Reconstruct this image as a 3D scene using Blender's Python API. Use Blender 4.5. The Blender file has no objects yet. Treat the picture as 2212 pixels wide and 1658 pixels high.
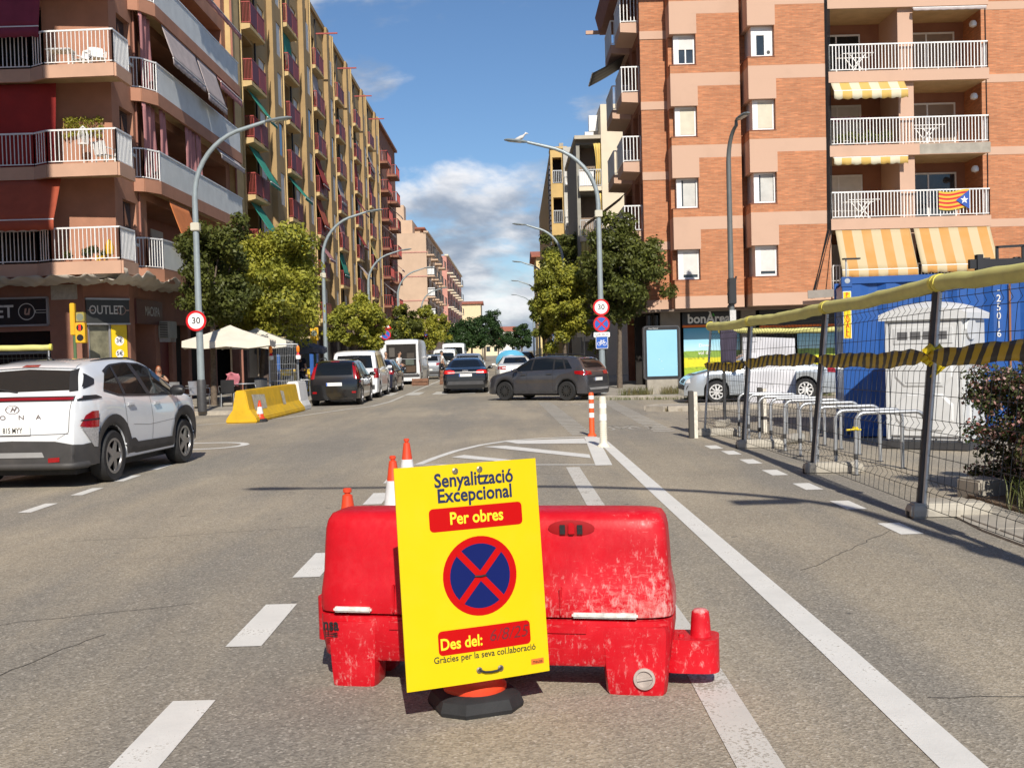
import bpy, bmesh, math, random
import numpy as np
from mathutils import Vector, Matrix
from mathutils.bvhtree import BVHTree
R_ = math.radians
SC = bpy.context.scene
COL = SC.collection
# ------------------------------------------------------------------ camera
FPX, CXP, CYP, CAMH = 2400.0, 1106.0, 829.3, 1.68      # working frame 2212 x 1658.6
PITCH, ROLL = R_(1.72), 0.027
_f = Vector((0, math.cos(PITCH), -math.sin(PITCH)))
_u0 = Vector((0, math.sin(PITCH), math.cos(PITCH)))
_r = Vector((1, 0, 0))*math.cos(ROLL) - _u0*math.sin(ROLL)
_u = _u0*math.cos(ROLL) + Vector((1, 0, 0))*math.sin(ROLL)
CAM = Vector((0, 0, CAMH))
cam = bpy.data.cameras.new('camera'); camo = bpy.data.objects.new('camera', cam); COL.objects.link(camo)
camo.matrix_world = Matrix(((_r.x, _u.x, -_f.x, 0), (_r.y, _u.y, -_f.y, 0), (_r.z, _u.z, -_f.z, CAMH), (0, 0, 0, 1)))
cam.sensor_width = 36; cam.lens = 36*FPX/2212; cam.clip_start = .05; cam.clip_end = 6000
SC.camera = camo
def ray(x, y): return _f + _r*((x-CXP)/FPX) + _u*((CYP-y)/FPX)
def gp(x, y, z=0.0):
    d = ray(x, y); return CAM + d*((z-CAMH)/d.z)
def ay(x, y, Y):
    d = ray(x, y); return CAM + d*(Y/d.y)
def ax(x, y, X):
    d = ray(x, y); return CAM + d*(X/d.x)
# ------------------------------------------------------------------ light
SUN_AZ, SUN_EL = R_(7.5), R_(38)       # behind the camera, a little to the right
sd = Vector((math.sin(SUN_AZ)*math.cos(SUN_EL), -math.cos(SUN_AZ)*math.cos(SUN_EL), math.sin(SUN_EL)))
sl = bpy.data.lights.new('sun', 'SUN'); sl.energy = 4.85; sl.angle = R_(.53); sl.color = (1, .93, .82)
so = bpy.data.objects.new('sun', sl); COL.objects.link(so); so.rotation_euler = sd.to_track_quat('Z', 'Y').to_euler()
W = bpy.data.worlds.new('World'); SC.world = W; W.use_nodes = True
nt = W.node_tree; nt.nodes.clear(); N = nt.nodes.new; L = nt.links.new
out = N('ShaderNodeOutputWorld'); bg = N('ShaderNodeBackground'); L(bg.outputs[0], out.inputs[0])
sky = N('ShaderNodeTexSky'); sky.sky_type = 'NISHITA'; sky.sun_disc = False; sky.sun_elevation = SUN_EL
sky.sun_rotation = math.atan2(sd.x, sd.y); sky.altitude = 100; sky.air_density = 1.0; sky.dust_density = .15; sky.ozone_density = 2.2
bg.inputs[1].default_value = .078
tc = N('ShaderNodeTexCoord'); sep = N('ShaderNodeSeparateXYZ'); L(tc.outputs['Generated'], sep.inputs[0])
def mth(op, a, b=None, c=None, clamp=False):
    m = N('ShaderNodeMath'); m.operation = op; m.use_clamp = clamp
    for i, v in enumerate((a, b, c)):
        if v is None: continue
        if isinstance(v, (int, float)): m.inputs[i].default_value = v
        else: L(v, m.inputs[i])
    return m.outputs[0]
zz = sep.outputs[2]
mp = N('ShaderNodeMapping'); mp.inputs['Scale'].default_value = (1, 1, 2.3); mp.inputs['Location'].default_value = (3.7, .2, .9); L(tc.outputs['Generated'], mp.inputs[0])
def noi(vec, scale, detail, rough=.55, dist=0):
    n = N('ShaderNodeTexNoise'); n.inputs['Scale'].default_value = scale; n.inputs['Detail'].default_value = detail
    n.inputs['Roughness'].default_value = rough; n.inputs['Distortion'].default_value = dist; L(vec, n.inputs['Vector']); return n.outputs['Fac']
n1 = noi(mp.outputs[0], 6.5, 8, .58, .25)
# more cloud low above the horizon, thin wisps higher up
band = N('ShaderNodeMapRange'); band.inputs[1].default_value = .128; band.inputs[2].default_value = .185; band.inputs[3].default_value = .12; band.inputs[4].default_value = -.06; L(zz, band.inputs[0])
low = N('ShaderNodeMapRange'); low.inputs[1].default_value = .0; low.inputs[2].default_value = .06; low.inputs[3].default_value = -.02; low.inputs[4].default_value = 0; L(zz, low.inputs[0])
cov = mth('ADD', mth('ADD', n1, band.outputs[0]), low.outputs[0])
cm = N('ShaderNodeMapRange'); cm.interpolation_type = 'SMOOTHSTEP'; cm.inputs[1].default_value = .49; cm.inputs[2].default_value = .66; L(cov, cm.inputs[0])
# shading of the clouds: the same noise looked up a little higher gives lit tops and grey bases
mp2 = N('ShaderNodeMapping'); mp2.inputs['Scale'].default_value = (1, 1, 2.3); mp2.inputs['Location'].default_value = (3.72, .2, .975); L(tc.outputs['Generated'], mp2.inputs[0])
n2 = noi(mp2.outputs[0], 6.5, 6, .55, .25)
sh = N('ShaderNodeMapRange'); sh.interpolation_type = 'SMOOTHSTEP'; sh.inputs[1].default_value = .38; sh.inputs[2].default_value = .58; sh.inputs[3].default_value = 1; sh.inputs[4].default_value = 0; L(n2, sh.inputs[0])
cc = N('ShaderNodeMix'); cc.data_type = 'RGBA'; cc.inputs[6].default_value = (3.7, 4.4, 5.6, 1); cc.inputs[7].default_value = (11.6, 11.5, 11.6, 1); L(sh.outputs[0], cc.inputs[0])
mx = N('ShaderNodeMix'); mx.data_type = 'RGBA'; L(mth('MULTIPLY', cm.outputs[0], .93), mx.inputs[0])
tint = N('ShaderNodeMix'); tint.data_type = 'RGBA'; tint.blend_type = 'MULTIPLY'; tint.inputs[0].default_value = 1; tint.inputs[7].default_value = (.80, .97, 1.16, 1); L(sky.outputs[0], tint.inputs[6]); L(tint.outputs[2], mx.inputs[6]); L(cc.outputs[2], mx.inputs[7]); L(mx.outputs[2], bg.inputs[0])
SC.view_settings.view_transform = 'Standard'; SC.view_settings.look = 'None'; SC.view_settings.exposure = .15; SC.view_settings.gamma = 1
SC.view_settings.use_curve_mapping = False
try: SC.cycles.use_adaptive_sampling = True; SC.cycles.max_bounces = 6; SC.cycles.transparent_max_bounces = 12; SC.cycles.use_denoising = True
except Exception: pass
# ------------------------------------------------------------------ materials
MATS = {}
def newmat(name):
    m = bpy.data.materials.new(name); m.use_nodes = True; t = m.node_tree; t.nodes.clear()
    o = t.nodes.new('ShaderNodeOutputMaterial'); b = t.nodes.new('ShaderNodeBsdfPrincipled'); t.links.new(b.outputs[0], o.inputs[0])
    MATS[name] = m; return m, t, b, o
def T(t, typ, **kw):
    n = t.nodes.new('ShaderNode'+typ)
    for k, v in kw.items():
        if k in n.inputs: n.inputs[k].default_value = v
        else: setattr(n, k, v)
    return n
def noise(t, scale, detail=4, rough=.55, vec=None):
    n = T(t, 'TexNoise'); n.inputs['Scale'].default_value = scale; n.inputs['Detail'].default_value = detail; n.inputs['Roughness'].default_value = rough
    if vec is None:
        g = T(t, 'NewGeometry'); vec = g.outputs['Position']
    t.links.new(vec, n.inputs['Vector']); return n
def ramp(t, fac, a, b, v0=0., v1=1.):
    r = T(t, 'MapRange'); r.inputs[1].default_value = a; r.inputs[2].default_value = b; r.inputs[3].default_value = v0; r.inputs[4].default_value = v1
    t.links.new(fac, r.inputs[0]); return r.outputs[0]
def mix(t, fac, a, b, blend='MIX'):
    m = T(t, 'Mix'); m.data_type = 'RGBA'; m.blend_type = blend
    for i, v in ((0, fac), (6, a), (7, b)):
        if isinstance(v, (int, float)): m.inputs[i].default_value = v
        elif isinstance(v, tuple): m.inputs[i].default_value = (*v[:3], 1)
        else: t.links.new(v, m.inputs[i])
    return m.outputs[2]
def bumpn(t, b, fac, strength, dist=.01):
    n = T(t, 'Bump'); n.inputs['Strength'].default_value = strength; n.inputs['Distance'].default_value = dist
    t.links.new(fac, n.inputs['Height']); t.links.new(n.outputs[0], b.inputs['Normal'])
def mat(name, col, rough=.6, metal=0., var=.12, vs=2.5, bump=0., bs=40, coat=0., spec=.5, dirt=0., dcol=(.12, .1, .08), ds=1.3, emit=0., trans=0., alpha=1.):
    if name in MATS: return MATS[name]
    m, t, b, o = newmat(name)
    b.inputs['Roughness'].default_value = rough; b.inputs['Metallic'].default_value = metal
    b.inputs['Specular IOR Level'].default_value = spec
    if coat: b.inputs['Coat Weight'].default_value = coat; b.inputs['Coat Roughness'].default_value = .04
    c = tuple(col)
    if var or dirt:
        n = noise(t, vs, 5, .6)
        lo = tuple(x*(1-var) for x in c); hi = tuple(min(1, x*(1+var)) for x in c)
        cs = mix(t, ramp(t, n.outputs['Fac'], .3, .7), lo, hi)
        if dirt:
            d = noise(t, ds, 8, .68); cs = mix(t, ramp(t, d.outputs['Fac'], .48, .75, 0, dirt), cs, dcol)
        t.links.new(cs, b.inputs['Base Color'])
    else: b.inputs['Base Color'].default_value = (*c, 1)
    if bump:
        n = noise(t, bs, 5, .6); bumpn(t, b, n.outputs['Fac'], bump, .01)
    if emit: b.inputs['Emission Color'].default_value = (*c, 1); b.inputs['Emission Strength'].default_value = emit
    if trans: b.inputs['Transmission Weight'].default_value = trans
    if alpha < 1: b.inputs['Alpha'].default_value = alpha
    return m
# ------------------------------------------------------------------ mesh helpers
class MB:
    def __init__(s): s.v = []; s.f = []
    def add(s, vs, fs):
        k = len(s.v); s.v += [tuple(v) for v in vs]; s.f += [tuple(i+k for i in f) for f in fs]; return s
    def box(s, x0, x1, y0, y1, z0, z1, M=None):
        vs = [Vector((x, y, z)) for x in (x0, x1) for y in (y0, y1) for z in (z0, z1)]
        if M is not None: vs = [M @ v for v in vs]
        return s.add(vs, [(0, 1, 3, 2), (4, 6, 7, 5), (0, 4, 5, 1), (2, 3, 7, 6), (0, 2, 6, 4), (1, 5, 7, 3)])
    def cbox(s, c, sz, rz=0., M=None):
        Q = Matrix.Translation(c) @ Matrix.Rotation(rz, 4, 'Z')
        if M is not None: Q = M @ Q
        return s.box(-sz[0]/2, sz[0]/2, -sz[1]/2, sz[1]/2, -sz[2]/2, sz[2]/2, Q)
    def bar(s, a, b, w, h=None, up=(0, 0, 1)):
        a = Vector(a); b = Vector(b); h = h or w; d = (b-a); ln = d.length
        if ln < 1e-6: return s
        d /= ln; u = Vector(up)
        if abs(d.dot(u)) > .99: u = Vector((0, 1, 0))
        r = d.cross(u).normalized(); u = r.cross(d)
        vs = [p + r*(i*w/2) + u*(j*h/2) for p in (a, b) for i, j in ((-1, -1), (1, -1), (1, 1), (-1, 1))]
        return s.add(vs, [(3, 2, 1, 0), (4, 5, 6, 7), (0, 1, 5, 4), (1, 2, 6, 5), (2, 3, 7, 6), (3, 0, 4, 7)])
    def tube(s, pts, r, seg=8, cap=True):
        pts = [Vector(p) for p in pts]; n = len(pts); rs = r if isinstance(r, (list, tuple)) else [r]*n
        rings = []; pu = None
        for i, p in enumerate(pts):
            d = (pts[min(i+1, n-1)] - pts[max(i-1, 0)]).normalized()
            u = pu if pu is not None else (Vector((0, 0, 1)) if abs(d.z) < .9 else Vector((0, 1, 0)))
            a = d.cross(u)
            if a.length < 1e-5: a = d.orthogonal()
            a.normalize(); u = a.cross(d).normalized(); pu = u
            rings.append([p + (a*math.cos(2*math.pi*k/seg) + u*math.sin(2*math.pi*k/seg))*rs[i] for k in range(seg)])
        vs = [v for q in rings for v in q]; fs = []
        for i in range(n-1):
            for k in range(seg): fs.append((i*seg+k, i*seg+(k+1) % seg, (i+1)*seg+(k+1) % seg, (i+1)*seg+k))
        if cap: fs += [tuple(range(seg))[::-1], tuple((n-1)*seg+k for k in range(seg))]
        return s.add(vs, fs)
    def lathe(s, prof, seg=20, M=None, a0=0., a1=2*math.pi, cap=True):
        full = abs(a1-a0-2*math.pi) < 1e-6; m = seg if full else seg+1; vs = []; fs = []
        for r, z in prof:
            for k in range(m):
                a = a0+(a1-a0)*k/seg; v = Vector((r*math.cos(a), r*math.sin(a), z)); vs.append(M @ v if M is not None else v)
        for i in range(len(prof)-1):
            for k in range(seg):
                k2 = (k+1) % m if full else k+1; fs.append((i*m+k, i*m+k2, (i+1)*m+k2, (i+1)*m+k))
        if full and cap:
            if prof[0][0] > 1e-4: fs.append(tuple(range(m))[::-1])
            if prof[-1][0] > 1e-4: fs.append(tuple((len(prof)-1)*m+k for k in range(m)))
        return s.add(vs, fs)
    def prism(s, poly, h, M=None):
        n = len(poly); vs = [Vector((x, y, 0)) for x, y in poly] + [Vector((x, y, h)) for x, y in poly]
        if M is not None: vs = [M @ v for v in vs]
        return s.add(vs, [tuple(range(n))[::-1], tuple(range(n, 2*n))] + [(i, (i+1) % n, n+(i+1) % n, n+i) for i in range(n)])
    def grid(s, fn, nu, nv):
        vs = [fn(i/nu, j/nv) for i in range(nu+1) for j in range(nv+1)]
        return s.add(vs, [(i*(nv+1)+j, (i+1)*(nv+1)+j, (i+1)*(nv+1)+j+1, i*(nv+1)+j+1) for i in range(nu) for j in range(nv)])
    def loft(s, rings, cap=True):
        m = len(rings[0]); vs = [v for q in rings for v in q]; fs = []
        for i in range(len(rings)-1):
            for k in range(m): fs.append((i*m+k, i*m+(k+1) % m, (i+1)*m+(k+1) % m, (i+1)*m+k))
        if cap: fs += [tuple(range(m))[::-1], tuple((len(rings)-1)*m+k for k in range(m))]
        return s.add(vs, fs)
    def mesh(s, name, smooth=None, bevel=0., bseg=2, fix=False):
        me = bpy.data.meshes.new(name); me.from_pydata([tuple(v) for v in s.v], [], s.f)
        if bevel or fix:
            bm = bmesh.new(); bm.from_mesh(me)
            bmesh.ops.remove_doubles(bm, verts=bm.verts, dist=1e-5)
            if fix: bmesh.ops.recalc_face_normals(bm, faces=bm.faces)
            if bevel:
                es = [e for e in bm.edges if len(e.link_faces) == 2 and e.calc_face_angle(0) > .5]
                bmesh.ops.bevel(bm, geom=es, offset=bevel, segments=bseg, affect='EDGES', clamp_overlap=True)
            bm.to_mesh(me); bm.free()
        if smooth:
            me.shade_smooth(); me.set_sharp_from_angle(angle=R_(smooth))
        me.update(); return me
    def each(s, name, m, parent=None, **kw):
        """one object for every separate piece"""
        par = list(range(len(s.v)))
        def fd(a):
            while par[a] != a: par[a] = par[par[a]]; a = par[a]
            return a
        for f in s.f:
            for i in f[1:]: par[fd(i)] = fd(f[0])
        gs = {}
        for f in s.f: gs.setdefault(fd(f[0]), []).append(f)
        out = []
        for fs in gs.values():
            ids = sorted({i for f in fs for i in f}); mp_ = {i: k for k, i in enumerate(ids)}; q = MB(); q.v = [s.v[i] for i in ids]; q.f = [tuple(mp_[i] for i in f) for f in fs]; out.append(q.build(name, m, parent, **kw))
        return out
    def build(s, name, m, parent=None, smooth=None, bevel=0., bseg=2, fix=False, loc=None, rot=None):
        o = bpy.data.objects.new(name, s.mesh(name, smooth, bevel, bseg, fix)); COL.objects.link(o)
        o.data.materials.append(m)
        if parent is not None: o.parent = parent
        if loc is not None: o.location = loc
        if rot is not None: o.rotation_euler = rot
        return o
def part(name, me, m, parent, loc=(0, 0, 0), rot=(0, 0, 0)):
    o = bpy.data.objects.new(name, me); COL.objects.link(o); o.parent = parent; o.location = loc; o.rotation_euler = rot
    if m is not None and not me.materials: me.materials.append(m)
    return o
def tag(o, label, cat, group=None):
    o['label'] = label; o['category'] = cat
    if group: o['group'] = group
    return o
def thing(name, label, cat, loc=(0, 0, 0), rz=0., group=None):
    o = bpy.data.objects.new(name, None); COL.objects.link(o); o.empty_display_size = .2
    o.location = loc; o.rotation_euler = (0, 0, rz); return tag(o, label, cat, group)
def struct(o): o['kind'] = 'structure'; return o
def stuff(o): o['kind'] = 'stuff'; return o
def copy_tree(o, parent=None):
    c = o.copy(); COL.objects.link(c); c.parent = parent
    for ch in list(o.children): copy_tree(ch, c)
    return c
def text_mesh(s, size, bold=0., shear=0., align='CENTER', sx=1.):
    cu = bpy.data.curves.new('lettering', 'FONT'); cu.body = s; cu.size = size; cu.offset = bold*size; cu.shear = shear; cu.resolution_u = 3
    cu.align_x = align; cu.align_y = 'CENTER'
    o = bpy.data.objects.new('lettering', cu); COL.objects.link(o)
    dg = bpy.context.evaluated_depsgraph_get(); me = bpy.data.meshes.new_from_object(o.evaluated_get(dg)); me.materials.clear()
    bpy.data.objects.remove(o)
    if sx != 1:
        for v in me.vertices: v.co.x *= sx
    return me
def letters(s, size, m, parent, M, bold=0., shear=0., align='CENTER', sx=1., name='lettering'):
    """flat lettering in the local XY plane of matrix M (x right, y up, z towards the reader)"""
    me = text_mesh(s, size, bold, shear, align, sx); o = bpy.data.objects.new(name, me); COL.objects.link(o)
    o.parent = parent; o.matrix_local = M; me.materials.append(m); return o
def face_y(x, y, z): return Matrix(((1, 0, 0, x), (0, 0, -1, y), (0, 1, 0, z), (0, 0, 0, 1)))     # plane facing -Y
def face_x(x, y, z): return Matrix(((0, 0, 1, x), (1, 0, 0, y), (0, 1, 0, z), (0, 0, 0, 1)))      # plane facing +X (reads towards +Y)
def disc_mb(r, seg=28, r0=0.):
    b = MB()
    if r0 <= 0: b.add([(r*math.cos(2*math.pi*k/seg), r*math.sin(2*math.pi*k/seg), 0) for k in range(seg)], [tuple(range(seg))])
    else:
        b.add([(q*math.cos(2*math.pi*k/seg), q*math.sin(2*math.pi*k/seg), 0) for q in (r0, r) for k in range(seg)], [(k, (k+1) % seg, seg+(k+1) % seg, seg+k)[::-1] for k in range(seg)])
    return b
def rrect(w, h, r, n=5):
    p = []
    for cx, cy, a in ((w/2-r, h/2-r, 0), (-w/2+r, h/2-r, 90), (-w/2+r, -h/2+r, 180), (w/2-r, -h/2+r, 270)):
        for k in range(n+1): t = R_(a+90*k/n); p.append((cx+r*math.cos(t), cy+r*math.sin(t)))
    return p
def flat(name, poly, m, parent, M):
    b = MB(); b.add([(x, y, 0) for x, y in poly], [tuple(range(len(poly)))]); o = b.build(name, m, parent); o.matrix_local = M; return o
# ------------------------------------------------------------------ shared materials
def asphalt():
    m, t, b, o = newmat('asphalt')
    g = T(t, 'NewGeometry'); P = g.outputs['Position']
    big = noise(t, .22, 5, .6, P); mid = noise(t, 1.7, 6, .65, P); fine = noise(t, 52, 3, .8, P)
    mpn = T(t, 'Mapping'); mpn.inputs['Scale'].default_value = (.9, .07, 1); t.links.new(P, mpn.inputs[0])
    track = noise(t, 1.0, 4, .6, mpn.outputs[0])
    c = mix(t, ramp(t, big.outputs['Fac'], .35, .65), (.335, .292, .226), (.48, .412, .308))
    mp3 = T(t, 'Mapping'); mp3.inputs['Scale'].default_value = (1.0, .16, 1); mp3.inputs['Rotation'].default_value = (0, 0, .12); t.links.new(P, mp3.inputs[0]); pol = noise(t, .62, 6, .62, mp3.outputs[0])
    c = mix(t, ramp(t, pol.outputs['Fac'], .44, .6, 0, .75), c, (.255, .24, .212))
    c = mix(t, ramp(t, track.outputs['Fac'], .45, .75, 0, .6), c, (.25, .232, .2))
    c = mix(t, ramp(t, mid.outputs['Fac'], .5, .8, 0, .35), c, (.46, .405, .31))
    vor = T(t, 'TexVoronoi'); vor.inputs['Scale'].default_value = 80; t.links.new(P, vor.inputs['Vector'])
    vs = T(t, 'SeparateXYZ'); t.links.new(vor.outputs['Color'], vs.inputs[0])
    c = mix(t, ramp(t, vs.outputs[0], 0, 1, .6, 1.06), (0, 0, 0), c)
    c = mix(t, ramp(t, vs.outputs[1], .86, 1, 0, .5), c, (.62, .57, .49))
    c = mix(t, ramp(t, fine.outputs['Fac'], .56, .74, 0, .5), c, (.12, .11, .095))
    spot = noise(t, 5.5, 2, .5, P); c = mix(t, ramp(t, spot.outputs['Fac'], .735, .76, 0, .7), c, (.09, .085, .08))
    # hairline cracks
    crk = T(t, 'TexVoronoi', feature='DISTANCE_TO_EDGE'); crk.inputs['Scale'].default_value = .26
    wv = noise(t, 1.3, 5, .7, P); wm = mix(t, .16, P, wv.outputs['Color'], 'ADD'); t.links.new(wm, crk.inputs['Vector'])
    c = mix(t, ramp(t, crk.outputs['Distance'], .0, .0022, .3, 0), c, (.13, .12, .11))
    t.links.new(c, b.inputs['Base Color']); b.inputs['Roughness'].default_value = .88; b.inputs['Specular IOR Level'].default_value = .3
    h = mix(t, .5, vor.outputs['Distance'], fine.outputs['Fac']); bumpn(t, b, h, .55, .012)
    return m
def roadpaint(name, wear, col=(.74, .73, .69)):
    m, t, b, o = newmat(name)
    a = noise(t, 55, 4, .75); q = noise(t, 2.6, 5, .65)
    k = T(t, 'Math', operation='ADD'); t.links.new(ramp(t, a.outputs['Fac'], .3, .7), k.inputs[0]); t.links.new(ramp(t, q.outputs['Fac'], .3, .7, -.3, .3), k.inputs[1])
    f = ramp(t, k.outputs[0], .98-wear, 1.08-wear*.9)
    c = mix(t, ramp(t, q.outputs['Fac'], .3, .7), tuple(x*.84 for x in col), col)
    c = mix(t, f, c, (.32, .29, .24)); t.links.new(c, b.inputs['Base Color']); b.inputs['Roughness'].default_value = .75
    bumpn(t, b, a.outputs['Fac'], .3, .006); return m
def brickmat(name, c1, c2, cm_, bw=.27, bh=.056, mo=.008):
    m, t, b, o = newmat(name)
    g = T(t, 'NewGeometry'); s = T(t, 'SeparateXYZ'); t.links.new(g.outputs['Position'], s.inputs[0])
    ad = T(t, 'Math', operation='ADD'); t.links.new(s.outputs[0], ad.inputs[0]); t.links.new(s.outputs[1], ad.inputs[1])
    cb = T(t, 'CombineXYZ'); t.links.new(ad.outputs[0], cb.inputs[0]); t.links.new(s.outputs[2], cb.inputs[1])
    k = T(t, 'TexBrick'); k.inputs['Scale'].default_value = 1; k.inputs['Brick Width'].default_value = bw; k.inputs['Row Height'].default_value = bh; k.inputs['Mortar Size'].default_value = mo
    k.inputs['Mortar Smooth'].default_value = .3; k.inputs['Bias'].default_value = -.2
    k.inputs['Color1'].default_value = (*c1, 1); k.inputs['Color2'].default_value = (*c2, 1); k.inputs['Mortar'].default_value = (*cm_, 1); t.links.new(cb.outputs[0], k.inputs['Vector'])
    n = noise(t, .7, 5, .6); mpn = T(t, 'Mapping'); mpn.inputs['Scale'].default_value = (1.6, 9, 1); t.links.new(cb.outputs[0], mpn.inputs[0]); st = noise(t, 1.2, 3, .6, mpn.outputs[0])
    c = mix(t, ramp(t, n.outputs['Fac'], .3, .7), k.outputs['Color'], mix(t, .82, (0, 0, 0), k.outputs['Color']))
    c = mix(t, ramp(t, st.outputs['Fac'], .52, .72, 0, .45), c, tuple(min(1, x*1.55) for x in c1))
    mps = T(t, 'Mapping'); mps.inputs['Scale'].default_value = (2.2, .22, 1); t.links.new(cb.outputs[0], mps.inputs[0]); rain = noise(t, 1.0, 5, .65, mps.outputs[0])
    c = mix(t, ramp(t, rain.outputs['Fac'], .5, .75, 0, .2), c, tuple(x*.5 for x in c2))
    t.links.new(c, b.inputs['Base Color']); b.inputs['Roughness'].default_value = .8; bumpn(t, b, k.outputs['Fac'], -.5, .006); return m
def leafmat(name, c1, c2, c3, tr=.3):
    m, t, b, o = newmat(name)
    g = T(t, 'NewGeometry'); n = noise(t, .9, 3, .6)
    rr = g.outputs['Random Per Island']
    c = mix(t, rr, c1, c2); c = mix(t, ramp(t, n.outputs['Fac'], .42, .66), c, c3)
    t.links.new(c, b.inputs['Base Color']); b.inputs['Roughness'].default_value = .5; b.inputs['Specular IOR Level'].default_value = .35
    tl = T(t, 'BsdfTranslucent'); t.links.new(c, tl.inputs[0]); ms = T(t, 'MixShader'); ms.inputs[0].default_value = tr
    t.links.new(b.outputs[0], ms.inputs[1]); t.links.new(tl.outputs[0], ms.inputs[2]); t.links.new(ms.outputs[0], o.inputs[0]); return m
def stripes(name, cols, period, axis, duty=.5, rough=.8, slant=0., off=0.):
    """two-colour stripes along local axis of the object"""
    m, t, b, o = newmat(name); tcn = T(t, 'TexCoord'); s = T(t, 'SeparateXYZ'); t.links.new(tcn.outputs['Object'], s.inputs[0])
    v = s.outputs[axis]
    if slant:
        k = T(t, 'Math', operation='MULTIPLY_ADD'); t.links.new(s.outputs[2], k.inputs[0]); k.inputs[1].default_value = slant; t.links.new(v, k.inputs[2]); v = k.outputs[0]
    d = T(t, 'Math', operation='MULTIPLY_ADD'); t.links.new(v, d.inputs[0]); d.inputs[1].default_value = 1/period; d.inputs[2].default_value = off+100
    f = T(t, 'Math', operation='FRACT'); t.links.new(d.outputs[0], f.inputs[0]); gt = T(t, 'Math', operation='GREATER_THAN'); t.links.new(f.outputs[0], gt.inputs[0]); gt.inputs[1].default_value = duty
    n = noise(t, 6, 5, .6); c = mix(t, gt.outputs[0], *cols); c = mix(t, ramp(t, n.outputs['Fac'], .35, .75, 0, .25), c, tuple(x*.55 for x in cols[0]))
    t.links.new(c, b.inputs['Base Color']); b.inputs['Roughness'].default_value = rough; return m
ASPH = asphalt(); PAINT = roadpaint('road_paint', .13); PAINTW = roadpaint('road_paint_worn', .34, (.62, .6, .55)); PAINTF = roadpaint('road_paint_faded', .5, (.5, .48, .43))
CONC = mat('concrete', (.36, .33, .28), .9, var=.18, vs=3, bump=.3, bs=70, dirt=.4, dcol=(.16, .14, .12)); PAVE = mat('pavement_tile', (.33, .30, .25), .9, var=.15, vs=2, bump=.2, bs=90, dirt=.3)
KERB = mat('kerb_stone', (.40, .36, .30), .9, var=.2, vs=4, bump=.4, bs=50, dirt=.4)
BLACK = mat('black_rubber', (.018, .018, .019), .75, var=.3, vs=9, bump=.2, bs=120); BLKP = mat('black_plastic', (.02, .02, .022), .45, var=.2)
DARKGREY = mat('dark_grey_plastic', (.05, .05, .053), .55, var=.2, vs=6, bump=.1, bs=200)
STEEL = mat('galvanised_steel', (.52, .54, .56), .42, metal=.75, var=.15, vs=12, dirt=.15, dcol=(.3, .3, .3)); DSTEEL = mat('painted_post_steel', (.05, .052, .056), .55, metal=.0, var=.2, vs=8)
LAMPG = mat('lamp_post_grey', (.30, .35, .37), .45, metal=.2, var=.1, vs=4, dirt=.15)
WHITE = mat('white_paint', (.80, .80, .78), .5, var=.05, vs=4); WHITEM = mat('white_metal', (.80, .80, .79), .4, var=.06, vs=5, dirt=.12, dcol=(.5, .45, .38))
GLASS = mat('dark_glass', (.008, .010, .012), .05, var=0, spec=.38); WGLASS = mat('window_glass', (.035, .045, .055), .05, var=.4, vs=1.2, spec=.7)
RED = mat('sign_red', (.62, .006, .012), .4, var=.04); BLUE = mat('sign_blue', (.03, .12, .48), .4, var=.04); SWHITE = mat('sign_white', (.85, .85, .84), .4, var=.03)
INK = mat('sign_black', (.01, .01, .012), .5, var=0); YEL = mat('sign_yellow', (.86, .60, .01), .45, var=.05)
RLIGHT = mat('tail_light_red', (.30, .004, .007), .15, var=.15, vs=30, coat=.8); CLIGHT = mat('clear_lens', (.75, .75, .75), .15, var=.1, vs=30, coat=.6)
CHROME = mat('chrome', (.7, .7, .7), .12, metal=1, var=0); ALLOY = mat('alloy_wheel', (.38, .38, .39), .3, metal=.9, var=.1); PLATE = mat('number_plate', (.8, .8, .77), .4, var=.03)
BARK = mat('bark', (.13, .10, .075), .95, var=.35, vs=12, bump=.8, bs=30)
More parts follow.
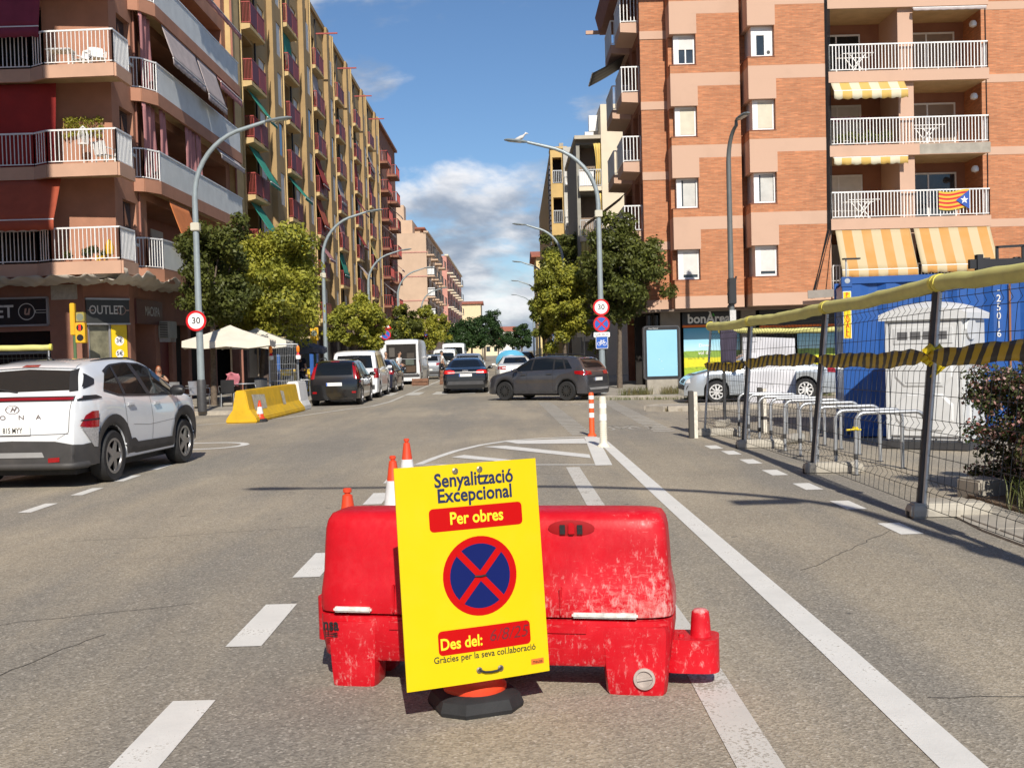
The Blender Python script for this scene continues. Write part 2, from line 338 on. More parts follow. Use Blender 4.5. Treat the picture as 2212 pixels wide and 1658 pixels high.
# ================================================================== SETTING
SW = .12
b = MB(); b.add([(-2500, -2500, -.05), (2500, -2500, -.05), (2500, 2500, -.05), (-2500, 2500, -.05)], [(0, 1, 2, 3)])
struct(b.build('ground', mat('far_ground', (.2, .17, .12), .95, var=.3, vs=.02)))
b = MB(); b.add([(-80, -60, 0), (80, -60, 0), (80, 440, 0), (-80, 440, 0)], [(0, 1, 2, 3)])
road = struct(b.build('road', ASPH))
def slab(name, poly, z, m, parent=None, z0=-.04):
    q = MB(); q.prism(poly, z-z0, Matrix.Translation((0, 0, z0))); return q.build(name, m, parent)
def arc(cx, cy, r, a0, a1, n=8): return [(cx+r*math.cos(R_(a0+(a1-a0)*k/n)), cy+r*math.sin(R_(a0+(a1-a0)*k/n))) for k in range(n+1)]
def kerb(parent, pts, w=.16, ln=1.0, side=1, z=SW, gap=.012, pat=None):
    """a row of separate kerb stones along a polyline; the stones are pieces of the pavement"""
    rnd = random.Random(len(pts)*7+int(abs(pts[0][0])*10)); P = [Vector((x, y, 0)) for x, y in pts]; acc = []
    for i in range(len(P)-1):
        d = P[i+1]-P[i]; L_ = d.length; n = max(1, round(L_/ln)); d.normalize(); nn = Vector((-d.y, d.x, 0))*side
        for k in range(n):
            a = P[i]+d*(L_*k/n+gap/2); c = P[i]+d*(L_*(k+1)/n-gap/2); h = z+.006+rnd.uniform(-.006, .006)
            q = MB(); vs = []
            for zz_, ins in ((-.04, 0), (h-.025, 0), (h, .02)):
                vs += [a+nn*(-.005+ins)+Vector((0, 0, zz_)), c+nn*(-.005+ins)+Vector((0, 0, zz_)), c+nn*w+Vector((0, 0, zz_)), a+nn*w+Vector((0, 0, zz_))]
            q.add(vs, [(3, 2, 1, 0), (8, 9, 10, 11)] + [(4*j+i_, 4*j+(i_+1) % 4, 4*j+4+(i_+1) % 4, 4*j+4+i_) for j in (0, 1) for i_ in range(4)])
            q.build('kerb_stone', KERB, parent, fix=True)
pl = [(-80, 33.0)] + [(-9.6, 33.0)] + arc(-8.9, 34.7, 1.75, -90, 0, 6)[1:] + [(-7.15, 235), (-13, 235), (-80, 235)]
pav_l = struct(slab('pavement_left', pl, SW, PAVE)); kerb(pav_l, [(-26, 33.0), (-9.6, 33.0)] + arc(-8.9, 34.7, 1.75, -90, 0, 6)[1:] + [(-7.15, 95)], side=1)
pr = [(2.35, 240)] + [(2.35, 37.6)] + arc(4.1, 37.2, 1.75, 180, 255, 6) + [(5.6, 34.6), (60, 34.2), (60, 240)]
pr = [(2.35, 240), (2.35, 37.4)] + arc(3.9, 37.2, 1.55, 180, 250, 6)[1:] + [(5.4, 34.9), (60, 34.6), (60, 240)]
pav_r = struct(slab('pavement_right', pr, SW, PAVE)); kerb(pav_r, [(2.35, 95), (2.35, 37.4)] + arc(3.9, 37.2, 1.55, 180, 250, 6)[1:] + [(5.4, 34.9), (24, 34.75)], side=1)
isl = [(3.6, 29.2), (3.95, 29.75), (20, 29.6), (20, 28.6), (4.0, 28.75)]
isl_r = struct(slab('traffic_island', isl, .13, PAVE)); kerb(isl_r, [(20, 28.6), (4.0, 28.75), (3.6, 29.2), (3.95, 29.75), (20, 29.6)][::-1], side=-1, z=.13, ln=.8)
# flush paved strip by the flower bed, bottom right
strip = struct(slab('paved_strip', [(4.1, 2.5), (4.05, 9.6), (4.25, 11.6), (4.68, 11.6), (4.72, 8.28), (6.4, 8.2), (6.4, 2.5)], .02, CONC))
for i in range(9):
    for j in range(3):
        if i > 4 and j > 0: continue
        q = MB(); q.box(4.16+j*.62, 4.16+j*.62+.6, 3.1+i*.92, 3.1+i*.92+.9, 0, .035+.004*((i*3+j*5) % 3)); q.build('paving_slab', CONC, strip, bevel=.006, bseg=1)
bed = struct(slab('flower_bed', [(4.75, 8.3), (4.7, 11.5), (5.3, 12.6), (11, 13.0), (11, 8.3)], .06, mat('bed_soil', (.16, .11, .07), .97, var=.4, vs=9, bump=.8, bs=25)))
# fine dust drifted along the kerb
# ---- painted markings, pieces of the road
def paint(name, poly, m=None, z=.004):
    q = MB(); q.add([(x, y, z) for x, y in poly], [tuple(range(len(poly)))]); o = q.build(name, m or PAINT, road, fix=False); return o
def rectp(name, x0, x1, y0, y1, m=None, z=.004, sk=0): return paint(name, [(x0, y0), (x1, y0), (x1+sk, y1), (x0+sk, y1)], m, z)
for y0, y1 in ((2.6, 5.42), (6.42, 7.5), (8.4, 9.42), (10.4, 11.4), (12.4, 13.4), (14.4, 15.4)): rectp('lane_dash', -1.71, -1.5, y0, y1)
def line(name, pts, w, m=None, z=.004):
    P = [Vector((x, y, 0)) for x, y in pts]; vs = []
    for i, p in enumerate(P):
        d = (P[min(i+1, len(P)-1)]-P[max(i-1, 0)]).normalized(); n_ = Vector((-d.y, d.x, 0)); vs += [p+n_*w/2+Vector((0, 0, z)), p-n_*w/2+Vector((0, 0, z))]
    q = MB(); q.add(vs, [(2*i, 2*i+1, 2*i+3, 2*i+2) for i in range(len(P)-1)]); return q.build(name, m or PAINT, road)
line('cycle_lane_line', [(.93, -2), (.95, 6), (.86, 12), (.83, 15.75)], .19, PAINTW)
line('cycle_lane_line', [(1.72, -2), (1.73, 6), (1.66, 13), (1.6, 20.9)], .185, PAINT)
iA, iB, iC = gp(1283, 944), gp(1316, 1004), gp(908, 1004)
arcp = [gp(x, y) for x, y in ((905, 1003), (940, 989), (985, 974), (1040, 961), (1100, 952), (1170, 947), (1283, 943))]
line('island_outline', [(p.x, p.y) for p in arcp], .13, PAINT, .0045); line('island_outline', [(iA.x-.06, iA.y), (iB.x-.08, iB.y-.06)], .24, PAINT, .005); line('island_outline', [(iC.x-.1, iC.y), (iB.x+.02, iB.y)], .09, PAINT, .0055)
for q4 in (((1085, 953), (1262, 947), (1268, 958), (1120, 959)), ((1045, 965), (1092, 963), (1273, 982), (1276, 990)), ((975, 988), (1002, 983), (1165, 1000), (1120, 1001))):
    paint('hatch_bar', [(gp(*p).x, gp(*p).y) for p in q4], PAINT, .006)
for k, (x, y) in enumerate(((1542, 966), (1580, 978), (1622, 997), (1674, 1021), (1745, 1051), (1832, 1091), (1945, 1142))):
    c = gp(x, y); rectp('edge_dash', c.x-.1, c.x+.1, c.y-.3, c.y+.32, PAINT)
for k in range(5): y0 = 11.0+k*1.5; rectp('lane_dash', -5.62, -5.47, y0, y0+.75)
line('lane_line', [(-9.5, 12.2), (-7.6, 14.9), (-7.2, 17.6), (-7.15, 19.3)], .13, PAINTW)
n0 = gp(528, 961); line('island_outline', [(-9.4, n0.y+.55), (-7.2, n0.y+.75)] + [(n0.x-.75+.75*math.cos(R_(a)), n0.y+.75*math.sin(R_(a))) for a in range(90, -91, -20)] + [(-7.2, n0.y-.75), (-9.4, n0.y-.9)], .16, PAINT)
line('island_outline', [(-9.3, n0.y-.2), (n0.x-1.0, n0.y+.12)], .11, PAINT, .005)
for k in range(9):
    x0 = -6.6+k*1.12; rectp('crossing_bar', x0, x0+.62, 44.6, 47.6, PAINTW)
for k in range(28):
    y0 = 21.6+k*.5; m_ = PAINT if y0 < 25 else PAINTW; rectp('cycle_crossing_block', 1.14-.012*k, 1.56-.012*k, y0, y0+.3, PAINTF); rectp('cycle_crossing_block', 2.78, 3.2, y0+.3, y0+.6, PAINTF)
def bike_symbol(cx, cy, s, m):
    def rot(p): return (cx+p[0]*s, cy+p[1]*s)
    for wx in (-.62, .62):
        line('cycle_symbol', [rot((wx+.36*math.cos(t*math.pi/9), .36*math.sin(t*math.pi/9)*2.2)) for t in range(19)], .09*s, m)
    for a, c in (((-.62, 0), (-.2, 1.3)), ((-.2, 1.3), (.4, 1.3)), ((.4, 1.3), (.62, 0)), ((-.2, 1.3), (0, .05)), ((0, .05), (.4, 1.3)), ((-.35, 1.6), (-.05, 1.6)), ((.3, 1.75), (.6, 1.75))): line('cycle_symbol', [rot(a), rot(c)], .09*s, m, .005)
bike_symbol(2.25, 23.0, .62, PAINTF); bike_symbol(2.2, 33.4, .62, PAINTF)
line('parking_line', [(-8.0, 28.2), (-6.2, 30.6), (-5.2, 34.2), (-4.55, 36.0), (-4.3, 39)], .12, PAINTW)
line('parking_line', [(-4.3, 39), (-4.3, 44)], .12, PAINTW)
line('parking_line', [(-4.3, 48), (-4.3, 140)], .12, PAINTW); line('centre_line', [(.35, 48), (.35, 260)], .12, PAINTW)
for k in range(8): rectp('arrow_dash', -2.9, -2.75, 60+k*9, 63+k*9, PAINTW)
# patched asphalt and the darker tyre tracks are separate sheets on the road
rnc = random.Random(21); CRK = mat('crack_dark', (.09, .082, .072), .95, var=.2)
for (x0, y0, x1, y1) in ((1.9, 5.15, 5.0, 5.0), (-5.0, 6.4, -2.2, 7.6), (-1.2, 3.9, .6, 4.25), (2.1, 8.2, 3.4, 9.9), (-4.2, 10.4, -2.0, 10.9), (-.9, 15.0, 2.6, 14.7), (-7, 24.6, -1.0, 25.3), (-3.4, 4.6, -2.6, 6.9)):
    n_ = 26; pts_ = []; dx_ = dy_ = 0
    for k in range(n_+1): dx_ += rnc.gauss(0, .014); dy_ += rnc.gauss(0, .014); pts_.append((x0+(x1-x0)*k/n_+dx_, y0+(y1-y0)*k/n_+dy_))
    line('asphalt_crack', pts_, .007, CRK, .003)
PATCH = mat('asphalt_patch', (.10, .097, .09), .9, var=.25, vs=6, bump=.4, bs=90)
# ================================================================== BUILDINGS
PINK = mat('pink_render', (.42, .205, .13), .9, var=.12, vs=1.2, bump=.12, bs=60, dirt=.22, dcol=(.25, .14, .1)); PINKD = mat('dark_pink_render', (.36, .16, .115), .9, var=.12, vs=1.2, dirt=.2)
PEACH = mat('peach_render', (.56, .345, .24), .9, var=.08, vs=1.0, bump=.1, bs=50, dirt=.2, dcol=(.36, .24, .18)); SOFF = mat('soffit_cream', (.55, .40, .22), .9, var=.12, vs=2, dirt=.2)
YREND = mat('ochre_render', (.37, .25, .118), .92, var=.12, vs=.9, bump=.12, bs=50, dirt=.3, dcol=(.26, .18, .09)); YTRIM = mat('yellow_trim', (.55, .395, .185), .85, var=.1)
BRICK = brickmat('brick', (.55, .215, .097), (.40, .135, .056), (.38, .225, .13)); SHUT = None
def shuttermat(name, col, pitch=.05):
    m, t, b, o = newmat(name); g = T(t, 'NewGeometry'); s = T(t, 'SeparateXYZ'); t.links.new(g.outputs['Position'], s.inputs[0])
    d = T(t, 'Math', operation='MULTIPLY'); t.links.new(s.outputs[2], d.inputs[0]); d.inputs[1].default_value = 1/pitch; f = T(t, 'Math', operation='FRACT'); t.links.new(d.outputs[0], f.inputs[0])
    n = noise(t, 3, 4); c = mix(t, ramp(t, n.outputs['Fac'], .3, .7), tuple(x*.88 for x in col), col); c = mix(t, ramp(t, f.outputs[0], 0, .16, .35, 0), c, (.12, .12, .11))
    t.links.new(c, b.inputs['Base Color']); b.inputs['Roughness'].default_value = .55; bumpn(t, b, f.outputs[0], .5, .01); return m
SHUTW = shuttermat('white_shutter', (.74, .73, .70)); SHUTC = shuttermat('cream_shutter', (.70, .66, .52)); SHUTB = shuttermat('brown_shutter', (.30, .22, .16))
def corrug(name, col, axis=1, pitch=.09):
    m, t, b, o = newmat(name); g = T(t, 'NewGeometry'); s = T(t, 'SeparateXYZ'); t.links.new(g.outputs['Position'], s.inputs[0])
    d = T(t, 'Math', operation='MULTIPLY'); t.links.new(s.outputs[axis], d.inputs[0]); d.inputs[1].default_value = 2*math.pi/pitch; f = T(t, 'Math', operation='SINE'); t.links.new(d.outputs[0], f.inputs[0])
    n = noise(t, 1.5, 5); c = mix(t, ramp(t, n.outputs['Fac'], .35, .7), tuple(x*.85 for x in col), col); c = mix(t, ramp(t, f.outputs[0], -1, -.2, .28, 0), c, (.25, .27, .27))
    t.links.new(c, b.inputs['Base Color']); b.inputs['Roughness'].default_value = .5; bumpn(t, b, f.outputs[0], .6, .02); return m
CORR = corrug('corrugated_white', (.76, .79, .78))
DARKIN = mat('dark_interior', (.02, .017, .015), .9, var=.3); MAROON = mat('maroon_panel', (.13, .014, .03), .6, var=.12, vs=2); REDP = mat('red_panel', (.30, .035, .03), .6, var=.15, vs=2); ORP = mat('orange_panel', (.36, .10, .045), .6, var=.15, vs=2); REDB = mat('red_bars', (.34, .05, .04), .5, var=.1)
def cloth(name, col, var=.12): return mat(name, col, .9, var=var, vs=2.2, dirt=.2, dcol=tuple(x*.5 for x in col), bump=.08, bs=200)
AWRED = cloth('awning_wine', (.22, .03, .055)); AWRED2 = cloth('awning_red', (.30, .022, .018)); AWOR = cloth('awning_brick', (.38, .075, .035)); CURT = cloth('curtain_pink', (.42, .19, .19)); AWG = cloth('awning_green', (.02, .24, .17)); AWGR = cloth('awning_grey', (.42, .36, .35)); AWORA = cloth('awning_orange', (.55, .17, .05)); CURTY = cloth('curtain_yellow', (.66, .50, .16))
def wall(mb, O, U, Nn, u0, u1, z0, z1, ops=(), depth=.25):
    """flat wall with real openings; ops = (u0,u1,z0,z1[,depth]); reveals are built, backs stay open"""
    O = Vector(O); U = Vector(U); Nn = Vector(Nn); Z = Vector((0, 0, 1))
    P = lambda u, z, d=0.: O+U*u+Z*z-Nn*d
    us = sorted({u0, u1} | {c for o in ops for c in (max(u0, o[0]), min(u1, o[1]))}); zs = sorted({z0, z1} | {c for o in ops for c in (max(z0, o[2]), min(z1, o[3]))})
    flip = U.cross(Z).dot(Nn) < 0
    def quad(a, b_, c, d): mb.add([a, b_, c, d], [(3, 2, 1, 0) if flip else (0, 1, 2, 3)])
    for i in range(len(us)-1):
        for j in range(len(zs)-1):
            cu, cz = (us[i]+us[i+1])/2, (zs[j]+zs[j+1])/2
            if any(o[0] < cu < o[1] and o[2] < cz < o[3] for o in ops): continue
            quad(P(us[i], zs[j]), P(us[i+1], zs[j]), P(us[i+1], zs[j+1]), P(us[i], zs[j+1]))
    for o in ops:
        d = o[4] if len(o) > 4 else depth; a, c, e, g = max(u0, o[0]), min(u1, o[1]), max(z0, o[2]), min(z1, o[3])
        quad(P(a, e), P(a, e, d), P(a, g, d), P(a, g)) if False else quad(P(a, e, d), P(a, e), P(a, g), P(a, g, d))
        quad(P(c, e), P(c, e, d), P(c, g, d), P(c, g)); quad(P(a, e, d), P(c, e, d), P(c, e), P(a, e)); quad(P(a, g), P(c, g), P(c, g, d), P(a, g, d))
    return P
def bars_rail(parent, pts, z0, h, m, pitch=.11, r=.011, rail=.045, name='railing', posts=1.4):
    q = MB(); P = [Vector((*p, 0)) for p in pts]
    for i in range(len(P)-1):
        d = P[i+1]-P[i]; Ln = d.length; n = max(2, round(Ln/pitch)); d.normalize()
        q.bar(P[i]+Vector((0, 0, z0+h)), P[i+1]+Vector((0, 0, z0+h)), rail, .05); q.bar(P[i]+Vector((0, 0, z0+.06)), P[i+1]+Vector((0, 0, z0+.06)), .03, .03)
        for k in range(n+1):
            c = P[i]+d*(Ln*k/n); big = k in (0, n) or (posts and k % max(1, round(posts/pitch)) == 0); w = .034 if big else 2*r
            q.bar(c+Vector((0, 0, z0 if big else z0+.06)), c+Vector((0, 0, z0+h)), w, w)
    o = q.build(name, m, parent); return o
def sheet(name, m, parent, fn, nu=14, nv=10, thick=0.012):
    q = MB(); q.grid(fn, nu, nv); o = q.build(name, m, parent, smooth=60)
    md = o.modifiers.new('thickness', 'SOLIDIFY'); md.thickness = thick; return o
def awning(parent, m, a, c, top, bot, outy, valance=.28, side='y', name='awning', wav=.015, arms=True):
    """cloth from the line (a..c, top) out and down to (a..c, bot), scalloped valance below; side = axis the cloth spreads out along"""
    rn = random.Random(hash((round(a, 2), round(top, 2))) & 255); ph = rn.uniform(0, 6)
    def P(u, s, z): return Vector((u, s, z)) if side == 'y' else Vector((s, u, z))
    y0, y1 = outy
    sheet(name, m, parent, lambda i, j: P(a+(c-a)*i, y0+(y1-y0)*j, top+(bot-top)*j+wav*math.sin(i*23+ph)*j-.03*math.sin(j*3.1)), 20, 6)
    if valance: sheet('valance', m, parent, lambda i, j: P(a+(c-a)*i, y1-.004+.012*math.sin(i*40+ph)*j, bot-valance*j*(.82+.18*abs(math.sin(i*math.pi*(max(3, abs(c-a)/.34)))))), 44, 2)
    q = MB(); q.tube([P(a, y1, bot+.015), P(c, y1, bot+.015)], .025, 6); q.build('awning_bar', WHITEM, parent)
# ---------------------------------------------------------------- pink corner building (left)
pb = thing('apartment_building', 'pink rendered corner apartment block with outlet shops and red awnings', 'building', group=None)
XS, YF = -12.6, 35.9
LV = [4.4, 7.42, 10.46, 13.5, 16.54]          # underside of each balcony slab
q = MB()
ops = [(-17.6, -14.75, z+.42, z+2.6, .35) for z in LV]
wall(q, (0, YF, 0), (1, 0, 0), (0, -1, 0), -45, XS, 4.4, 23, ops)
sops = [(39.0, 50.2, z+.40, z+2.85, 1.5) for z in LV] + [(36.6, 37.9, z+1.25, z+2.6, .25) for z in LV]
wall(q, (XS, 0, 0), (0, 1, 0), (1, 0, 0), YF, 52.6, 4.4, 23, sops)
q.box(-45, XS, YF+.01, 52.6, 22.9, 23.3); q.build('wall', PINK, pb)
# ground floor: front, chamfer and side
q = MB(); C0, C1 = (-13.75, YF), (-12.65, YF+1.1)
wall(q, (0, YF, 0), (1, 0, 0), (0, -1, 0), -45, C0[0], 0, 4.4, [(-19.2, -14.85, .12, 2.72, .3), (-26, -20, .12, 3.2, .3)])
cu = Vector((C1[0]-C0[0], C1[1]-C0[1], 0)); cl = cu.length; cu.normalize(); cn = Vector((cu.y, -cu.x, 0))
wall(q, (C0[0], C0[1], 0), cu, cn, 0, cl, 0, 4.4, [(.12, cl-.08, .12, 2.9, .3)])
wall(q, (C1[0], 0, 0), (0, 1, 0), (1, 0, 0), C1[1], 52.6, 0, 4.4, [(37.5, 39.6, .12, 3.0, 1.2), (40.1, 41.5, .12, 3.0, .5), (42.0, 43.6, .12, 3.0, .3), (44.0, 47.2, .12, 3.1, .4), (47.8, 51.8, .12, 3.1, .4)])
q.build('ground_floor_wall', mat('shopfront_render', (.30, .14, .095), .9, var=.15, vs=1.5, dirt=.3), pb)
q = MB(); q.add([(-45, YF-.02, 4.39), (-13.75, YF-.02, 4.39), (XS-.1, YF+1.2, 4.39), (XS-.1, 52.6, 4.39), (-14.2, 52.6, 4.39), (-14.2, YF+1.5, 4.39), (-45, YF+1.5, 4.39)], [(0, 1, 2, 3, 4, 5, 6)]); q.build('ceiling_panel', SOFF, pb)
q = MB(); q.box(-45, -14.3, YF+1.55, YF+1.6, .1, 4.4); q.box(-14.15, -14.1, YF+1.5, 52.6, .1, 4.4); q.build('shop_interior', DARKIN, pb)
for (x0, x1, y, z0, z1, mm) in ((-19.2, -14.85, YF+.3, .12, 2.72, GLASS),):
    q = MB(); q.box(x0, x1, y, y+.04, z0, z1); q.build('shop_window', mm, pb)
    for k in range(3): f = MB(); f.box(x0, x1, y-.06, y-.005, .75+.62*k, .84+.62*k); f.build('window_bar', mat('grey_bar', (.22, .22, .22), .5), pb)
# doors behind the front balconies, shutters, loggia backs on the street side
for z in LV:
    q = MB(); q.box(-17.6, -14.75, YF+.33, YF+.37, z+.42, z+2.6); q.build('balcony_door', GLASS, pb)
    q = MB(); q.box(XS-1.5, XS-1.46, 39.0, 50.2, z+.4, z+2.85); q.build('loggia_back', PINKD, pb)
    for yy in (41.0, 44.6, 48.0):
        q = MB(); q.box(XS-1.47, XS-1.42, yy-.75, yy+.75, z+.42, z+2.45); q.build('balcony_door', GLASS if yy != 44.6 else SHUTW, pb)
    q = MB(); q.box(XS-.24, XS-.2, 36.6, 37.9, z+1.25, z+2.6); q.build('window_pane', WGLASS, pb)
    q = MB(); q.box(XS-.2, XS+.06, 36.5, 38.0, z+1.14, z+1.24); q.build('window_sill', WHITE, pb)
# front balconies
for i, z in enumerate(LV[:4]):
    pl_ = [(-20, YF), (-20, 35.0), (-14.75, 35.0), (-14.2, 34.62), (-11.98, 34.5), (-11.98, YF)]
    q = MB(); q.prism(pl_, .14, Matrix.Translation((0, 0, z+.16))); q.build('balcony_slab', SOFF, pb)
    q = MB()
    for k in range(1, 5):
        a, c = pl_[k], pl_[k+1]; q.bar((a[0], a[1], z+.2), (c[0], c[1], z+.2), .12, .4)
    q.build('balcony_edge', PEACH, pb)
    bars_rail(pb, [(-20, 35.0), (-14.75, 35.0), (-14.2, 34.62), (-12.02, 34.52)], z+.42, 1.02, WHITEM, .125)
    bars_rail(pb, [(-12.02, 34.52), (-12.02, YF)], z+.42, 1.02, WHITEM, .125)
    q = MB(); q.box(-12.06, -12.035, 34.65, YF, z+.5, z+1.4); q.build('privacy_panel', CORR, pb)
awning(pb, AWRED, -19, -14.35, LV[3]+.02, LV[2]+1.62, (35.0, 34.7), .33)
sheet('awning', AWRED2, pb, lambda i, j: Vector((-19+(19-14.05)*i-.12*j*i, 35.15+.03*math.sin(i*30)*j, LV[2]-.02-(2.65)*j)), 24, 8)
awning(pb, AWOR, -19, -13.95, LV[1]+.02, LV[0]+1.68, (35.0, 34.3), .33)
# street-side balconies with corrugated panels
for i, z in enumerate(LV[:4]):
    xb = -11.98; near = 38.5
    pl_ = [(XS, near-.75), (XS+.3, near-.6), (xb, near+.1), (xb, 50.6), (XS, 50.6)]
    q = MB(); q.prism(pl_, .14, Matrix.Translation((0, 0, z+.14))); q.build('balcony_slab', SOFF, pb)
    q = MB()
    for k in range(4): a, c = pl_[k], pl_[k+1]; q.bar((a[0], a[1], z+.2), (c[0], c[1], z+.2), .1, .44)
    q.build('balcony_edge', PINK, pb)
    bars_rail(pb, [(XS, near-.72), (XS+.3, near-.57), (xb, near+.13)], z+.42, 1.02, WHITEM, .12)
    q = MB(); q.box(xb-.03, xb, near+.2, 50.5, z+.46, z+1.42); q.build('balcony_panel', CORR, pb)
    q = MB(); q.bar((xb-.01, near+.1, z+1.45), (xb-.01, 50.6, z+1.45), .06, .05); q.build('handrail', WHITEM, pb)
def curtain(y0, y1, z0, z1, x, m, folds=9):
    sheet('curtain', m, pb, lambda i, j: Vector((x+.06*math.sin(i*folds*2)+.03*math.sin(j*4+i*5), y0+(y1-y0)*i+.05*j, z1-(z1-z0)*j)), 40, 8)
curtain(37.95, 39.3, LV[2]+.5, LV[3], XS+.28, CURT); curtain(37.95, 39.5, LV[1]+.45, LV[2], XS+.3, CURT); curtain(42.2, 43.4, LV[1]+.5, LV[2], XS+.5, CURT, 7); curtain(43.6, 44.4, LV[1]+.5, LV[2], XS+.5, CURT, 5); curtain(39.3, 39.9, LV[1]+.45, LV[2], XS+.45, CURT, 4)
awning(pb, AWGR, 39.4, 43.6, LV[3]-.02, LV[2]+1.8, (-12.0, -11.6), .25, 'x'); awning(pb, AWGR, 43.8, 46.6, LV[3]-.02, LV[2]+1.55, (-12.0, -11.55), .25, 'x')
awning(pb, CURT, 46.7, 50.4, LV[3]-.05, LV[3]-.3, (-11.98, -11.8), .3, 'x'); awning(pb, AWGR, 46.2, 50.2, LV[2]-.05, LV[2]-.35, (-11.98, -11.75), .2, 'x'); awning(pb, AWORA, 39.6, 42.0, LV[1]-.1, LV[0]+1.5, (-12.0, -11.5), .2, 'x')
awning(pb, CURT, 42.5, 50.2, LV[3]+2.95, LV[3]+2.6, (-11.98, -11.7), .25, 'x')
q = MB(); q.box(-12.75, -12.35, 50.9, 52.5, 4.4, 23.2); q.build('corner_pilaster', YTRIM, pb); q = MB(); q.box(-45, -12.64, 52.56, 52.62, 0, 4.4); q.build('party_wall', DARKIN, pb)
q = MB(); q.tube([(-12.3, 50.85, .1), (-12.3, 50.85, 23)], .05, 8); q.tube([(XS+.04, 38.15, 4.4), (XS+.04, 38.15, 23)], .035, 8); q.each('drain_pipe', PINKD, pb)
# debris net slung under the first slab
def netfn(i, j):
    s = i*14.0                        # runs along the front, round the corner, then up the street side
    if s < 8: x, y, nx, ny = -20+s, 34.62-.12*(s > 5.5), 0, 1
    else: x, y, nx, ny = -11.85, 34.5+(s-8)*1.1, -1, 0
    sag = .16*math.sin(i*55)+.1*math.sin(i*23+1)
    return Vector((x+nx*j*.95+.06*math.sin(i*70+j*5), y+ny*j*.95, 4.42-.04-.2*math.sin(j*math.pi)*(.8+sag)-.1*j+.04*math.sin(i*91+j*9)+.03*math.sin(i*170-j*13)+.2*(1-j)*max(0, math.sin(i*37))*(i > .45)))
nm, t_, b_, o_ = newmat('debris_net'); b_.inputs['Base Color'].default_value = (.52, .47, .40, 1); b_.inputs['Roughness'].default_value = .9; b_.inputs['Alpha'].default_value = .9
sheet('debris_net', nm, pb, netfn, 120, 10, .01)
# shop signs
SIGNB = mat('fascia_black', (.012, .012, .014), .4, var=.1); SIGNG = mat('fascia_grey', (.035, .037, .036), .5, var=.1); FRM = mat('fascia_frame', (.35, .35, .36), .4, metal=.4); LETG = mat('letter_grey', (.55, .53, .5), .5, var=.05); LETC = mat('letter_copper', (.35, .22, .17), .5)
sg = thing('shop_sign', 'wide black fascia sign lettered OUTLET with a round U emblem', 'sign', (-16.9, YF, 3.35))
q = MB(); q.box(-2.25, 1.98, -.1, -.01, -.42, .42); q.build('panel', SIGNB, sg)
q = MB()
for z_ in (-.44, .44): q.box(-2.3, 2.03, -.13, -.005, z_-.03, z_+.03)
q.box(2.0, 2.05, -.13, -.005, -.44, .44); q.build('frame', FRM, sg)
letters('OUTLET', .56, LETG, sg, face_y(-.05, -.115, 0), .02, sx=.95); e = disc_mb(.27, 28, .245).build('emblem_ring', LETG, sg); e.matrix_local = face_y(1.36, -.114, 0); letters('u', .42, LETC, sg, face_y(1.36, -.116, .03), .03, .2)
q = MB(); q.box(1.65, 1.98, -.112, -.104, -.05, -.035); q.box(1.65, 1.98, -.112, -.104, .035, .05); q.box(1.64, 1.655, -.112, -.104, -.05, .05); q.build('emblem_bar', LETG, sg)
sg = thing('shop_sign', 'grey OUTLET fascia sign on the chamfered corner above the yellow price poster', 'sign', (C0[0], C0[1], 3.35), math.atan2(cu.y, cu.x))
q = MB(); q.box(.06, cl-.04, -.08, -.01, -.42, .34); q.build('panel', SIGNG, sg); q = MB(); q.box(.04, cl-.02, -.1, -.005, .34, .4); q.box(.04, cl-.02, -.1, -.005, -.47, -.42); q.build('frame', FRM, sg)
letters('OUTLET', .40, LETG, sg, face_y(.72, -.09, 0), .012, sx=.78); e = disc_mb(.15, 20, .13).build('emblem_ring', LETC, sg); e.matrix_local = face_y(1.24, -.088, 0)
q = MB(); q.box(.1, .3, -.09, -.085, -.02, .02); q.box(1.4, 1.5, -.09, -.085, -.02, .02); q.build('emblem_bar', LETC, sg)
wn = thing('shop_window', 'chamfered shop window with a yellow poster of price discs', 'window', (C0[0], C0[1], 0), math.atan2(cu.y, cu.x))
q = MB(); q.box(.14, .85, .1, .13, .13, 2.88); q.build('pane', mat('lit_shop_glass', (.16, .15, .10), .15, var=.5, vs=3), wn); q = MB(); q.box(.12, .18, .04, .1, .13, 2.88); q.box(.84, .9, .04, .1, .13, 2.88); q.build('frame', FRM, wn)
q = MB(); q.box(.92, 1.45, .02, .06, .13, 2.88); q.build('poster', YEL, wn)
for k, (zz_, tx) in enumerate(((2.35, '3€'), (1.93, '5€'), (1.6, '7€'))): e = disc_mb(.16-.02*k, 20).build('price_disc', SWHITE, wn); e.matrix_local = face_y(1.18, .015, zz_); letters(tx, .2, INK, wn, face_y(1.18, .011, zz_), .01)
sg = thing('shop_sign', 'dark red fascia with thin white MACXIPA lettering over the open doorway', 'sign', (C1[0], 38.9, 3.35))
q = MB(); q.box(.01, .07, -1.4, 1.4, -.42, .42); q.build('panel', mat('fascia_wine', (.09, .025, .022), .5), sg); letters('MACXIPA', .46, LETG, sg, face_x(.078, .25, .02), .008, sx=.8)
pq = thing('name_plaque', 'pale stone street name plaque on the corner pier', 'plaque', (-14.35, YF, 3.95)); q = MB(); q.box(-.42, .42, -.03, -.002, -.24, .24); q.build('plate', mat('plaque_stone', (.42, .38, .32), .8, var=.2, vs=8), pq)
ac = thing('air_conditioner', 'grey air conditioning unit bracketed over the red door', 'air conditioner', (C1[0], 40.35, 2.75)); q = MB(); q.box(.02, .42, -.45, .45, -.3, .32); q.build('casing', mat('ac_casing', (.35, .34, .3), .6), ac, bevel=.02); q = MB()
for k in range(9): q.box(.08, .36, -.462, -.452, -.25+.06*k, -.22+.06*k)
